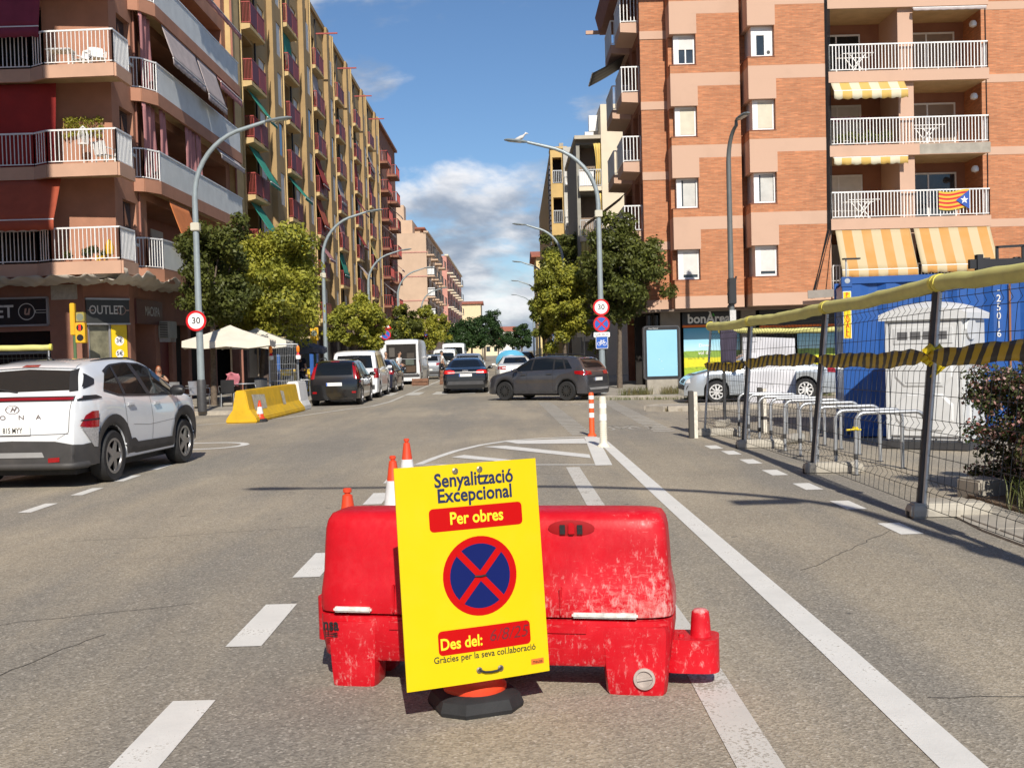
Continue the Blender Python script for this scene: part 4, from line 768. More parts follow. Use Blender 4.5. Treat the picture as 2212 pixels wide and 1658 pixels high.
def folding_rack(x, z, lab):
    t = thing('drying_rack', lab, 'drying rack', (x, 43.4, z)); q = MB()
    for s in (-.3, .3): q.bar((-.35, s, 0), (.3, s, .85), .03); q.bar((.35, s, 0), (-.3, s, .85), .03)
    q.build('leg', WHITE, t); q = MB()
    for k in range(6): q.bar((-.6+.24*k, -.35, .87), (-.6+.24*k, .35, .87), .015)
    q.bar((-.62, -.35, .87), (.6, -.35, .87), .025); q.bar((-.62, .35, .87), (.6, .35, .87), .025); q.build('rail', WHITE, t); return t
folding_rack(lga+1.2, LS[3]+.3, 'white folding clothes rack on the brick block upper balcony'); folding_rack(lga+1.35, LS[1]+.3, 'white folding clothes rack left of the flag'); folding_rack(pil+.9, LS[2]+.3, 'white folding rack beside the brown shutter')
# wires down the facade
q = MB(); rn = random.Random(5)
for k in range(7): x = lga-.12+.03*k; q.tube([(x, Y2-.02, HB), (x-.02, Y2-.02, 9), (x-.05, Y2-.02, 6), (x-.35-rn.uniform(0, .5), Y2-.05, 3.4)], .012, 4)
q.tube([(lgb+.15, Y3-.03, HB), (lgb+.18, Y3-.03, 8), (lgb+.14, Y3-.03, 5)], .02, 4); q.build('cable', BLKP, kb)
# west side facing the street, its shade put into a darker brick colour
q = MB(); wall(q, (XW, 0, 0), (0, 1, 0), (-1, 0, 0), YA, 52.0, 3.15, HB, [(45.9, 47.6, 3.6+ST*k, 5.8+ST*k, 1.0) for k in range(5)] + [(48.6, 51.2, 3.6+ST*k, 5.8+ST*k, 1.0) for k in range(5)] + [(45.05, 45.5, 4.3+ST*k, 5.5+ST*k, .2) for k in range(5)]); q.box(XW, 30, 51.8, 52.0, 0, HB); q.build('street_wall', mat('shaded_brick', (.30, .13, .08), .9, var=.15, vs=2), kb)
q = MB(); q.box(XW+.98, XW+1.02, 45.8, 51.4, 3.6, HB-.2); q.box(XW+.19, XW+.21, 45.05, 45.5, 3.6, HB-.3); q.build('loggia_back', DARKIN, kb)
for k in range(5):
    z = 3.17+ST*k
    for ya, yb_, pr_ in ((45.2, 47.5, .72), (48.4, 51.2, .8)):
        xo = XW-pr_; q = MB(); q.loft([[Vector((XW, ya, z)), Vector((XW, yb_, z)), Vector((XW, yb_, z+.42)), Vector((XW, ya, z+.42))], [Vector((xo, ya, z+.05)), Vector((xo, yb_, z+.05)), Vector((xo, yb_, z+.42)), Vector((xo, ya, z+.42))]]); q.build('balcony_slab', PEA, kb, fix=True)
        bars_rail(kb, [(XW, ya+.03), (xo+.02, ya+.03)], z+.42, 1.02, RAILW, .13, .016, .05); q = MB(); q.box(xo, xo+.03, ya+.06, yb_, z+.46, z+1.4); q.build('balcony_panel', CORR, kb); q = MB(); q.bar((xo+.015, ya, z+1.43), (xo+.015, yb_, z+1.43), .06, .05); q.build('handrail', WHITEM, kb)
q = MB(); q.loft([[Vector((XW+.3, 44.3, 16.2)), Vector((XW-.95, 44.3, 16.2)), Vector((XW-1.15, 44.3, 17.0)), Vector((XW+.3, 44.3, 17.0))], [Vector((XW+.3, 52.1, 16.2)), Vector((XW-.95, 52.1, 16.2)), Vector((XW-1.15, 52.1, 17.0)), Vector((XW+.3, 52.1, 17.0))]]); q.box(XW, 30, 42.4, 52, HB, HB+.4); q.build('roof_eave', mat('eave_brown', (.26, .12, .085), .9), kb)
q = MB(); q.bar((XW-1.6, 52.0, 16.3), (XW, 52.0, 16.3), .12, .16); q.build('hoist_beam', PEA, kb)
awning(kb, DARKGREY, 48.6, 51, 14.4, 13.6, (XW-.1, XW-1.6), 0, 'x'); awning(kb, SHUTB, 48.8, 51, 8.4, 7.2, (XW-.3, XW-2.0), .15, 'x')
# ground floor
GY = 45.3
q = MB(); q.box(XW-.9, 30, Y1+.2, 52.0, 3.05, 3.145); q.build('ground_floor_ceiling', mat('soffit_grey', (.20, .15, .12), .9, var=.1), kb)
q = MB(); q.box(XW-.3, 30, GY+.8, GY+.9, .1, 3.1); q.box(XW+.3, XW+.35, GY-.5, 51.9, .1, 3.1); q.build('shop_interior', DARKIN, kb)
COLN = mat('column_concrete', (.24, .21, .18), .85, var=.15, vs=2, dirt=.2)
for (pa, pb_) in ((1427, 1470), (1602, 1633), (1815, 1835)):
    q = MB(); q.box(ay(pa, 740, GY-.3).x, ay(pb_, 740, GY-.3).x, GY-.35, GY+.1, .1, 3.05); q.build('column', COLN, kb)
wx0, wx1 = ay(1474, 740, GY).x, ay(1600, 740, GY).x; wx2, wx3 = ay(1640, 740, GY).x, ay(1815, 740, GY).x; wx4 = ay(1722, 740, GY).x
shop = thing('corner_shop', 'food shop front with dark fascia, orange strip and landscape window posters', 'shop', (0, GY, 0))
FASC = mat('fascia_charcoal', (.025, .026, .028), .4, var=.1); ORST = mat('orange_strip', (.75, .16, .01), .5, var=.05)
q = MB(); q.box(wx0, wx1, -.12, .0, 2.52, 3.04); q.box(wx2, wx3, -.12, 0, 2.42, 3.04); q.build('fascia', FASC, shop); q = MB(); q.box(wx0, wx1, -.16, -.02, 2.42, 2.515); q.box(wx2, wx3, -.16, -.02, 2.32, 2.415); q.build('orange_strip', ORST, shop)
LETW = mat('letter_white', (.78, .78, .76), .4, var=.03); letters('bonÀrea', .52, LETW, shop, face_y(ay(1531, 685, GY-.13).x, -.13, 2.75), .028, sx=.95)
q = MB(); q.add([(0, 0, 0), (.13, .0, 0), (.04, .14, 0)], [(0, 1, 2)]); o = q.build('logo_leaf', mat('logo_green', (.05, .35, .04), .5), shop); o.matrix_local = face_y(ay(1538, 685, GY-.13).x, -.14, 2.86)
def postermat():
    m, t, b, o = newmat('landscape_poster'); g = T(t, 'NewGeometry'); s = T(t, 'SeparateXYZ'); t.links.new(g.outputs['Position'], s.inputs[0]); z = s.outputs[2]
    n = noise(t, 1.6, 6, .65); n2 = noise(t, 6, 6, .7); zz_ = T(t, 'Math', operation='MULTIPLY_ADD'); t.links.new(n.outputs['Fac'], zz_.inputs[0]); zz_.inputs[1].default_value = .16; t.links.new(z, zz_.inputs[2]); z2 = zz_.outputs[0]
    c = mix(t, ramp(t, z2, .3, .95), (.16, .34, .03), (.42, .52, .03)); c = mix(t, ramp(t, z2, .98, 1.02), c, (.68, .62, .03)); c = mix(t, ramp(t, z2, 1.25, 1.28), c, (.24, .38, .06))
    c = mix(t, ramp(t, n2.outputs['Fac'], .5, .62, 0, .7), c, (.10, .17, .03)); c = mix(t, ramp(t, z2, .9, .98, 1, 0), c, (.30, .44, .03)) if False else c
    yel = mix(t, ramp(t, n2.outputs['Fac'], .55, .7, 0, .4), (.70, .64, .03), (.3, .4, .04)); f1 = T(t, 'Math', operation='MULTIPLY'); t.links.new(ramp(t, z2, .86, .9), f1.inputs[0]); t.links.new(ramp(t, z2, 1.18, 1.22, 1, 0), f1.inputs[1]); c = mix(t, f1.outputs[0], c, yel)
    sky_ = mix(t, ramp(t, z, 1.5, 2.4), (.45, .72, .82), (.07, .42, .68)); c = mix(t, ramp(t, z2, 1.52, 1.55), c, sky_)
    t.links.new(c, b.inputs['Base Color']); b.inputs['Roughness'].default_value = .35; return m
POST = postermat()
q = MB(); q.box(wx0+.05, wx1-.05, -.05, .0, .42, 2.4); q.build('window_poster', POST, shop); q = MB(); q.box(wx4, wx3-.05, -.05, .0, .42, 2.3); q.build('window_poster', POST, shop); q = MB(); q.box(wx2+.05, wx4-.02, .2, .25, .15, 2.3); q.build('doorway', DARKIN, shop)
q = MB(); q.box(wx0, wx1, -.08, .05, .1, .42); q.box(wx4, wx3, -.08, .05, .1, .42); q.build('stall_riser', mat('riser_grey', (.15, .14, .13), .7), shop); letters('Direct', .2, LETW, shop, face_y(ay(1523, 745, GY-.06).x, -.06, ay(1523, 746, GY).z), .01); letters('vol dir', .2, LETW, shop, face_y(ay(1522, 757, GY-.06).x, -.06, ay(1522, 762, GY).z), .01)
# glazed corner left of the shop
q = MB(); x0_, x1_ = XW+.1, ay(1427, 740, GY).x
q.box(x0_, x1_, GY, GY+.04, .15, 2.95); q.build('corner_glazing', GLASS, kb); q = MB()
for k in range(4): xx = x0_+(x1_-x0_)*k/3; q.box(xx-.03, xx+.03, GY-.06, GY-.005, .15, 2.95)
q.box(x0_, x1_, GY-.055, GY-.004, 2.3, 2.4); q.build('glazing_bar', mat('bronze_frame', (.08, .06, .05), .4, metal=.4), kb)
# thin wire-canopy on the brick wall
q = MB(); q.bar((lga-1.1, Y2-.5, 3.5), (lga+.3, Y2-.5, 3.55), .05, .3); q.build('sign_canopy', mat('canopy_grey', (.28, .25, .22), .7), kb)
# ================================================================== CARS
def smooth_arr(a, n):
    a = np.array(a, float)
    for _ in range(n): b = a.copy(); b[1:-1] = (a[:-2]+2*a[1:-1]+a[2:])/4; a = b
    return a
class Car:
    def __init__(s, name, label, loc, head, spec, paint, group=None, glass=None):
        s.sp = spec; s.t = thing(name, label, 'van' if 'van' in name else 'car', loc, head, group); s.paint = paint; s.glass = glass or GLASS; s.body()
    def W(s, x):
        sp = s.sp; L2 = sp['L']/2; xs = L2-sp.get('er', .55); a = abs(x)
        k = sp.get('kr', .12) if x < 0 else sp.get('kf', .2)
        return sp['W']/2*(1-(k*((a-xs)/(L2-xs))**2.4 if a > xs else 0))
    def body(s):
        sp = s.sp; top = np.array(sp['top'], float); d = np.r_[0, np.cumsum(np.hypot(np.diff(top[:, 0]), np.diff(top[:, 1])))]
        u = np.linspace(0, d[-1], 90); X = smooth_arr(np.interp(u, d, top[:, 0]), 3); Z = smooth_arr(np.interp(u, d, top[:, 1]), 3)
        st = list(zip(X, Z)); Rr = sp['wr']*sp.get('arch', 1.14); zc = sp['wr']
        for xw in sp['axles']:
            for th in np.linspace(0, math.pi, 15): x = xw+Rr*math.cos(th); st.append((x, float(np.interp(x, X, Z))))
        st.sort(key=lambda p: p[0]); H = sp['H']; rings = []; wrf = sp['roofw']/2
        for x, Tt in st:
            w = s.W(x); f = (x+sp['L']/2)/sp['L']; B = sp['belt'][0]+(sp['belt'][1]-sp['belt'][0])*f; bot = sp.get('bot', .2)
            for xw in sp['axles']:
                dx = x-xw
                if abs(dx) < Rr: bot = max(bot, zc+math.sqrt(max(0, Rr*Rr-dx*dx)))
            g = min(1, max(0, (Tt-B)/(H-B))); Be = min(B, Tt-.03); bot = min(bot, Be-.04)
            ye = (w*.955*(1-g)+wrf*g) if Tt > B else w*.93
            lp = lambda q_: bot+(Be-bot)*q_
            half = [(w*.88, bot), (w*.968, bot+min(.03, (Be-bot)*.2)), (w*.99, lp(.3)), (w, lp(.58)), (w*.99, lp(.82)), (w*.967, Be), ((w*.96+ye)/2+.012*g, (Be+Tt-.055*g)/2), (ye+.004, Tt-.055*g-.012), (ye*.93, Tt-.022*g-.006), (ye*.6, Tt-.006), (0, Tt)]
            rings.append([Vector((x, -y, z)) for y, z in half] + [Vector((x, y, z)) for y, z in half[-2::-1]])
        q = MB(); q.loft(rings); s.mb = q; s.bvh = BVHTree.FromPolygons([tuple(v) for v in q.v], q.f)
        s.bo = q.build('body', s.paint, s.t, smooth=38)
        q = MB(); L2 = sp['L']/2; q.box(-L2+.25, L2-.3, -sp['W']/2+.26, sp['W']/2-.26, .17, sp['wr']*2+.12); q.build('underbody', BLACK, s.t)
        for xw in sp['axles']:
            q = MB(); hw = s.W(xw)*.965; n = 18; Rl = Rr-.008
            q.add([(xw+Rl*math.cos(math.pi*k/n), yy_, max(.12, zc+Rl*math.sin(math.pi*k/n))) for yy_ in (-hw, hw) for k in range(n+1)], [(k, k+1, n+2+k, n+1+k) for k in range(n)]); q.build('wheel_arch_liner', BLACK, s.t, smooth=60)
    def hit(s, o, d):
        r = s.bvh.ray_cast(Vector(o), Vector(d)); return r[0], r[1]
    def patch(s, name, m, lo, hi, mode, n=10, k=5, off=.006, parent=None, thick=0):
        """strip between two polylines given in side (x,z), rear (y,z) or top (x,y) view, laid onto the body"""
        def samp(pl, t):
            pl = [Vector((*p, 0)) for p in pl]; ds = [0]
            for a, c in zip(pl, pl[1:]): ds.append(ds[-1]+(c-a).length)
            v = t*ds[-1]
            for i in range(len(pl)-1):
                if v <= ds[i+1]+1e-9: return pl[i].lerp(pl[i+1], (v-ds[i])/max(1e-9, ds[i+1]-ds[i]))
            return pl[-1]
        q = MB(); pts = {}
        for i in range(n+1):
            a, c = samp(lo, i/n), samp(hi, i/n)
            for j in range(k+1):
                p = a.lerp(c, j/k)
                if mode in (1, -1): o, d = (p.x, mode*3, p.y), (0, -mode, 0)
                elif mode == 'rear': o, d = (-6, p.x, p.y), (1, 0, 0)
                elif mode == 'front': o, d = (6, p.x, p.y), (-1, 0, 0)
                else: o, d = (p.x, p.y, 5), (0, 0, -1)
                h, nn = s.hit(o, d)
                pts[i, j] = (h - Vector(d)*off) if h else None
        idx = {kk: None for kk in pts}; vs = []
        for kk, v in pts.items():
            if v is not None: idx[kk] = len(vs); vs.append(v)
        fs = []
        for i in range(n):
            for j in range(k):
                f = [idx[i, j], idx[i+1, j], idx[i+1, j+1], idx[i, j+1]]
                if None not in f: fs.append(f)
        q.add(vs, fs); o = q.build(name, m, parent or s.t, smooth=60); return o
    def both(s, name, m, lo, hi, **kw): return [s.patch(name, m, lo, hi, sd, **kw) for sd in (1, -1)]
    def wheels(s, rimm=None, spokes=10, rr=.66, cap=None, tyre_w=.2, rimdark=None):
        sp = s.sp; r = sp['wr']; rr *= r/1.0 if rr > 1 else 1; R0 = r*.68
        tp = [(R0, -tyre_w/2+.01), (r*.93, -tyre_w/2), (r, -tyre_w/2+.035), (r, tyre_w/2-.035), (r*.93, tyre_w/2), (R0, tyre_w/2-.01)]
        Mx = Matrix.Rotation(R_(90), 4, 'X'); q = MB(); q.lathe(tp, 28, Mx, cap=False); tme = q.mesh('tyre', 40); tme.materials.append(BLACK)
        out = {}
        for sd in (1, -1):
            q = MB(); y = sd*(tyre_w/2-.02); q.tube([(0, y-sd*.05, 0), (0, y+sd*.012, 0)], .055, 12)
            for k in range(spokes):
                a = 2*math.pi*k/spokes; da = .16 if spokes > 6 else .3
                c1 = Vector((math.cos(a), 0, math.sin(a))); c2 = Vector((math.cos(a+da*.0), 0, math.sin(a))); q.bar(c1*.04+Vector((0, y-.0, 0)), c2*(R0-.015)+Vector((0, y-sd*.012, 0)), .045 if spokes > 6 else .085, .025, (0, 1, 0))
            q.lathe([(R0-.035, -.012), (R0, -.012), (R0+.004, .012), (R0-.03, .012), (R0-.035, -.012)], 28, Matrix.Translation((0, y, 0)) @ Mx, cap=False); rm = q.mesh('rim', 40); rm.materials.append(rimm or ALLOY)
            dq = MB(); dq.lathe([(.001, 0), (R0, 0)], 24, Matrix.Translation((0, y-sd*.045, 0)) @ Mx); dm = dq.mesh('brake_disc'); dm.materials.append(rimdark or DARKGREY); out[sd] = (rm, dm)
        for xw in sp['axles']:
            for sd in (1, -1):
                w = thing('wheel', '', ''); del w['label'], w['category']; w.parent = s.t; w.location = (xw, sd*(s.W(xw)-tyre_w/2-.005), r)
                part('tyre', tme, None, w); part('rim', out[sd][0], None, w); part('brake_disc', out[sd][1], None, w)
    def mirror(s, x, z, m=None, sz=(.14, .2, .14)):
        for sd in (1, -1):
            y = s.W(x)*.96; q = MB(); n = 10
            q.loft([[Vector((x+dx+cx*sz[0]*k_*.5, sd*(y+.04+sz[1]*f), z+cz*sz[2]*k_*.5)) for cx, cz in [(math.cos(2*math.pi*i/n), math.sin(2*math.pi*i/n)) for i in range(n)]] for f, k_, dx in ((0, .55, 0), (.25, 1, 0), (.75, 1, -.01), (1, .6, -.03))]); q.bar((x, sd*(y-.04), z-.05), (x, sd*(y+.07), z-.04), .05, .05); q.build('door_mirror', m or s.paint, s.t, smooth=50, fix=True)
    def plate(s, z, w=.52, h=.11, txt=None, y=0, mode='rear'):
        sg = 1 if mode == 'rear' else -1; h_, nn = s.hit((-6*sg, y, z), (sg, 0, 0)); x = h_.x-.02*sg
        q = MB(); q.box(min(x, x-.012*sg), max(x, x-.012*sg), y-w/2, y+w/2, z-h/2, z+h/2); o = q.build('number_plate', PLATE, s.t)
        q = MB(); q.box(min(x-.0125*sg, x-.0135*sg), max(x-.0125*sg, x-.0135*sg), y+(w/2-.04)*sg, y+(w/2-.002)*sg, z-h/2+.003, z+h/2-.003) if sg > 0 else q.box(x+.0125, x+.0135, y-w/2+.002, y-w/2+.04, z-h/2+.003, z+h/2-.003); q.build('plate_band', BLUE, o)
        if txt: letters(txt, h*.92, INK, o, Matrix(((0, 0, -1, x-.0145), (-1, 0, 0, y-.02), (0, 1, 0, z), (0, 0, 0, 1))), .012, sx=.72)
        return o
    def handle(s, x, z, m=None, sides=(1, -1)):
        for sd in sides:
            h, nn = s.hit((x, sd*3, z), (0, -sd, 0)); q = MB(); q.bar((x-.11, h.y+sd*.022, z), (x+.09, h.y+sd*.022, z), .025, .03); q.bar((x-.1, h.y-.01, z), (x-.1, h.y+sd*.03, z), .02); q.bar((x+.08, h.y-.01, z), (x+.08, h.y+sd*.03, z), .02); q.build('door_handle', m or s.paint, s.t)
    def seam(s, pts, sides=(1, -1), w=.008):
        for sd in sides:
            lo = [(x-w/2, z) for x, z in pts]; hi = [(x+w/2, z) for x, z in pts]; s.patch('door_seam', BLKP, lo, hi, sd, n=14, k=1, off=.003)
def carpaint(name, col, rough=.28, metal=0., coat=1., dirt=.1): return mat(name, col, rough, metal=metal, var=.04, vs=2, coat=coat, dirt=dirt, dcol=(.25, .2, .15), ds=2)
PW = carpaint('white_car_paint', (.74, .76, .78)); PB = carpaint('black_car_paint', (.006, .006, .007), .18, dirt=.02); PG = carpaint('anthracite_car_paint', (.055, .055, .065), .3, metal=.3, dirt=.12); PS = carpaint('silver_car_paint', (.48, .51, .54), .3, metal=.7); PN = carpaint('navy_car_paint', (.008, .01, .025), .2, dirt=.04)
def hd(dx, dy): return math.atan2(dy, dx)
# ---- white crossover, near left
KGL = mat('reflective_car_glass', (.014, .015, .015), .03, var=0, spec=1.0)
sp = dict(L=4.32, W=2.0, H=1.74, roofw=1.4, belt=(1.24, 1.08), wr=.36, axles=(-1.28, 1.25), bot=.27, er=.7, kr=.16, kf=.26, arch=1.13,
          top=[(-2.16, .58), (-2.155, .82), (-2.14, 1.05), (-2.08, 1.2), (-1.98, 1.28), (-1.74, 1.54), (-1.58, 1.65), (-1.2, 1.71), (-.5, 1.74), (.05, 1.73), (.4, 1.66), (1.05, 1.24), (1.35, 1.14), (1.85, 1.02), (2.07, .88), (2.15, .6)])
h = hd(.25, 2.5); rx, ry = -5.62, 15.55
off = Vector((math.cos(h), math.sin(h), 0)); nr = Vector((math.sin(h), -math.cos(h), 0))
ctr = Vector((rx, ry, 0)) + off*1.28 - nr*.965
k = Car('car', 'white crossover car with black cladding and a full-width red rear light strip', ctr, h, sp, PW); kona = k
CLAD = mat('cladding_grey', (.045, .043, .043), .6, var=.15, vs=4, bump=.08, bs=180, dirt=.25, dcol=(.16, .14, .12))
zb = lambda x: 1.18-.12*(x+2.16)/4.32
for sd in (1, -1):
    k.patch('side_window', KGL, [(-1.42, 1.30), (-1.05, 1.22), (-.35, 1.19), (.2, 1.175), (1.0, 1.16)], [(-1.12, 1.52), (-.85, 1.615), (-.35, 1.645), (.15, 1.62), (.52, 1.52)], sd, n=24, k=6)
    k.patch('window_pillar', BLKP, [(-.9, 1.2), (-.82, 1.2)], [(-.84, 1.62), (-.78, 1.62)], sd, n=2, k=6, off=.01); k.patch('window_pillar', BLKP, [(-.12, 1.18), (.02, 1.18)], [(-.26, 1.65), (-.13, 1.65)], sd, n=2, k=6, off=.01)
    k.patch('window_trim', BLKP, [(-1.45, 1.27), (-1.05, 1.19), (-.35, 1.16), (.2, 1.145), (1.06, 1.13)], [(-1.42, 1.30), (-1.05, 1.22), (-.35, 1.19), (.2, 1.175), (1.0, 1.16)], sd, n=20, k=1, off=.008)
    k.patch('window_trim', BLKP, [(-1.12, 1.52), (-.85, 1.615), (-.35, 1.645), (.15, 1.62), (.52, 1.52), (1.0, 1.16)], [(-1.15, 1.55), (-.86, 1.64), (-.35, 1.667), (.16, 1.645), (.55, 1.54), (1.06, 1.16)], sd, n=20, k=1, off=.008)
    for xw, fr in ((-1.28, 0), (1.25, 1)):
        a0, a1 = (0, 180); Ri, Ro = .412, .57
        lo = [(xw+Ri*math.cos(R_(a)), .36+Ri*math.sin(R_(a))) for a in range(0, 181, 12)]
        hi = [(xw+min(1, .92+.12*abs(math.sin(2*R_(a))))*Ro*math.cos(R_(a)), .36+Ro*math.sin(R_(a))*(1.03 if 40 < a < 140 else .95)) for a in range(0, 181, 12)]
        k.patch('arch_cladding', CLAD, lo, hi, sd, n=30, k=5, off=.018)
    k.patch('sill_cladding', CLAD, [(-.86, .28), (.82, .28)], [(-.8, .5), (-.66, .6), (-.55, .5), (.74, .48)], sd, n=14, k=3, off=.016)
    k.patch('tail_light', RLIGHT, [(-2.08, .83), (-1.94, .8), (-1.74, .8)], [(-1.98, .97), (-1.86, 1.02), (-1.72, 1.02)], sd, n=6, k=3, off=.024)
    k.patch('reversing_light', mat('grey_lens', (.34, .33, .33), .2, var=.3, vs=40, coat=.6), [(-1.84, .54), (-1.76, .53)], [(-2.06, .815), (-1.75, .79)], sd, n=5, k=3, off=.024)
    k.patch('light_strip', BLKP, [(-2.13, 1.165), (-1.76, 1.18), (-1.58, 1.19)], [(-2.1, 1.235), (-1.7, 1.235), (-1.58, 1.2)], sd, n=8, k=2, off=.012)
k.seam([(-.84, .5), (-.86, .85), (-.9, 1.18)]); k.seam([(.0, .5), (.02, .8), (-.03, 1.16)]); k.seam([(.98, .55), (1.0, .9), (.98, 1.12)]); k.handle(-.72, 1.06); k.handle(.18, 1.03)
k.patch('rear_window', KGL, [(-.72, 1.31), (0, 1.3), (.72, 1.31)], [(-.6, 1.57), (0, 1.6), (.6, 1.57)], 'rear', n=16, k=6); k.patch('rear_window_trim', BLKP, [(-.84, 1.3), (-.72, 1.29)], [(-.7, 1.6), (-.6, 1.57)], 'rear', n=5, k=5, off=.012); k.patch('rear_window_trim', BLKP, [(.72, 1.29), (.84, 1.3)], [(.6, 1.57), (.7, 1.6)], 'rear', n=5, k=5, off=.012)
for sd in (1, -1): k.patch('quarter_panel_glass', BLKP, [(-2.0, 1.3), (-1.6, 1.38)], [(-1.72, 1.55), (-1.52, 1.45)], sd, n=6, k=5, off=.009)
k.patch('light_bar_housing', BLKP, [(-.92, 1.168), (0, 1.173), (.92, 1.168)], [(-.92, 1.235), (0, 1.24), (.92, 1.235)], 'rear', n=20, k=1, off=.009); k.patch('light_bar', mat('light_bar_red', (.22, .004, .012), .2, var=.1, coat=.6), [(-.9, 1.185), (0, 1.19), (.9, 1.185)], [(-.9, 1.22), (0, 1.225), (.9, 1.22)], 'rear', n=20, k=1, off=.014)
k.patch('bumper_cladding', CLAD, [(-.96, .3), (0, .29), (.96, .3)], [(-.975, .57), (-.6, .64), (0, .655), (.6, .64), (.975, .57)], 'rear', n=72, k=4, off=.022); k.patch('skid_plate', mat('skid_silver', (.3, .3, .3), .5), [(-.45, .43), (.45, .43)], [(-.42, .5), (.42, .5)], 'rear', n=10, k=2, off=.032)
tb = []
for a_ in range(-90, 91, 9):
    yy = 1.0*math.sin(R_(a_)); hh_ = k.hit((-6, yy*.965, .33), (1, 0, 0))[0]
    if hh_: tb.append((hh_.x-.012, hh_.y, .315))
tb = [p_ for p_ in tb if p_[0] < -1.8]
q = MB(); q.tube(tb, .05, 8); q.build('lower_bumper', CLAD, k.t, smooth=50)
for sd in (1, -1): k.patch('rear_reflector', RLIGHT, [(sd*.5, .36), (sd*.66, .37)], [(sd*.5, .42), (sd*.66, .43)], 'rear', n=3, k=2, off=.034)
for sd in (1, -1):
    k.patch('bumper_side', CLAD, [(-2.15, .3), (-1.7, .3)], [(-2.15, .57), (-1.9, .6), (-1.7, .55)], sd, n=10, k=3, off=.018)
k.patch('tailgate_edge', BLKP, [(-.8, 1.17), (-.78, .76), (-.62, .67)], [(-.808, 1.17), (-.788, .76), (-.628, .67)], 'rear', n=10, k=1, off=.004); k.patch('tailgate_edge', BLKP, [(.8, 1.17), (.78, .76), (.62, .67)], [(.808, 1.17), (.788, .76), (.628, .67)], 'rear', n=10, k=1, off=.004); k.patch('tailgate_seam', BLKP, [(-.78, .735), (0, .72), (.78, .735)], [(-.78, .742), (0, .727), (.78, .742)], 'rear', n=16, k=1, off=.004)
k.wheels(ALLOY, 5, tyre_w=.23); k.mirror(.72, 1.2, BLKP, (.2, .22, .17)); k.plate(.79, txt='815 MYY', y=0)
for (ch, yy) in (('K', .36), ('O', .13), ('N', -.13), ('A', -.37)): letters(ch, .085, CHROME, k.t, Matrix(((0, 0, -1, k.hit((-6, yy, .97), (1, 0, 0))[0].x-.012), (-1, 0, 0, yy), (0, 1, 0, .965), (0, 0, 0, 1))), .0, sx=1.3)
ex = k.hit((-6, 0, 1.07), (1, 0, 0))[0].x-.014; e = disc_mb(.1, 24, .088).build('emblem', CHROME, k.t); e.matrix_local = Matrix(((0, 0, -1, ex), (-1, 0, 0, 0), (0, .6, 0, 1.07), (0, 0, 0, 1))); letters('H', .1, CHROME, k.t, Matrix(((0, 0, -1, ex), (-1, 0, 0, 0), (0, 1, 0, 1.07), (0, 0, 0, 1))), .012, .5)
k.patch('brake_light', RLIGHT, [(-.12, 1.63), (.12, 1.63)], [(-.11, 1.66), (.11, 1.66)], 'rear', n=6, k=2, off=.055)
k.patch('spoiler', PW, [(-.66, 1.6), (0, 1.625), (.66, 1.6)], [(-.62, 1.665), (0, 1.68), (.62, 1.665)], 'rear', n=14, k=3, off=.045); q = MB(); q.loft([[Vector((-1.05+dx, y_*w_, 1.7+z_)) for y_ in (-1, 1)] + [Vector((-1.05+dx+.01, 0, 1.7+z_+.01))] for dx, z_, w_ in ((-.1, .0, .012), (-.12, .07, .008), (.1, .005, .02))]); q.build('roof_antenna', BLKP, k.t); q = MB()
for sd in (1, -1): q.tube([(-1.1, sd*.6, 1.69), (-.6, sd*.625, 1.725), (0, sd*.62, 1.725), (.3, sd*.6, 1.68)], .016, 6)
q.each('roof_rail', BLKP, k.t)
q = MB(); hw_ = [k.hit((-6, y_, z_), (1, 0, 0))[0]+Vector((-.03, 0, 0)) for y_, z_ in ((0, 1.3), (.2, 1.33), (.42, 1.36))]; q.tube(hw_, .012, 6); q.build('rear_wiper', BLKP, k.t)
for sd in (1, -1): k.patch('tail_light_divider', BLKP, [(-2.07, .895), (-1.72, .9)], [(-2.05, .915), (-1.72, .92)], sd, n=6, k=1, off=.028); k.patch('parcel_glass_line', BLKP, [(-.66, .76), (-.1, .72), (.9, .75)], [(-.66, .765), (-.1, .725), (.9, .755)], sd, n=14, k=1, off=.003)
# ---- reusable simple rear and side furniture
def basic(c, sw, rw, tl, plate_z, seams=(), handles=(), mirror=None, pillars=(), bump=None, rim=None, spokes=10, txt=None, wind=None):
    for sd in (1, -1):
        c.patch('side_window', c.glass, sw[0], sw[1], sd, n=18, k=5)
        for a, d in pillars: c.patch('window_pillar', BLKP, [(a, sw[2]), (a+.07, sw[2])], [(d, sw[3]), (d+.07, sw[3])], sd, n=2, k=5, off=.009)
        if tl: c.patch('tail_light', RLIGHT, tl[0], tl[1], sd, n=6, k=4, off=.014)
        if tl and len(tl) > 2: c.patch('tail_light', RLIGHT, [(sd*a, z) for a, z in tl[2]], [(sd*a, z) for a, z in tl[3]], 'rear', n=6, k=4, off=.014)
    if rw: c.patch('rear_window', c.glass, [(-rw[0], rw[2]), (0, rw[2]), (rw[0], rw[2])], [(-rw[1], rw[3]-.015), (0, rw[3]), (rw[1], rw[3]-.015)], 'rear', n=14, k=5)
    if bump: c.patch('rear_bumper_trim', DARKGREY, [(-bump[0], bump[1]), (bump[0], bump[1])], [(-bump[0], bump[2]), (bump[0], bump[2])], 'rear', n=14, k=3, off=.012)
    for sm in seams: c.seam(sm)
    for x, z in handles: c.handle(x, z)
    if mirror: c.mirror(*mirror)
    if wind: c.patch('windscreen', c.glass, wind[0], wind[1], 'top', n=14, k=6)
    if plate_z: c.plate(plate_z, txt=txt)
    c.wheels(rim, spokes)
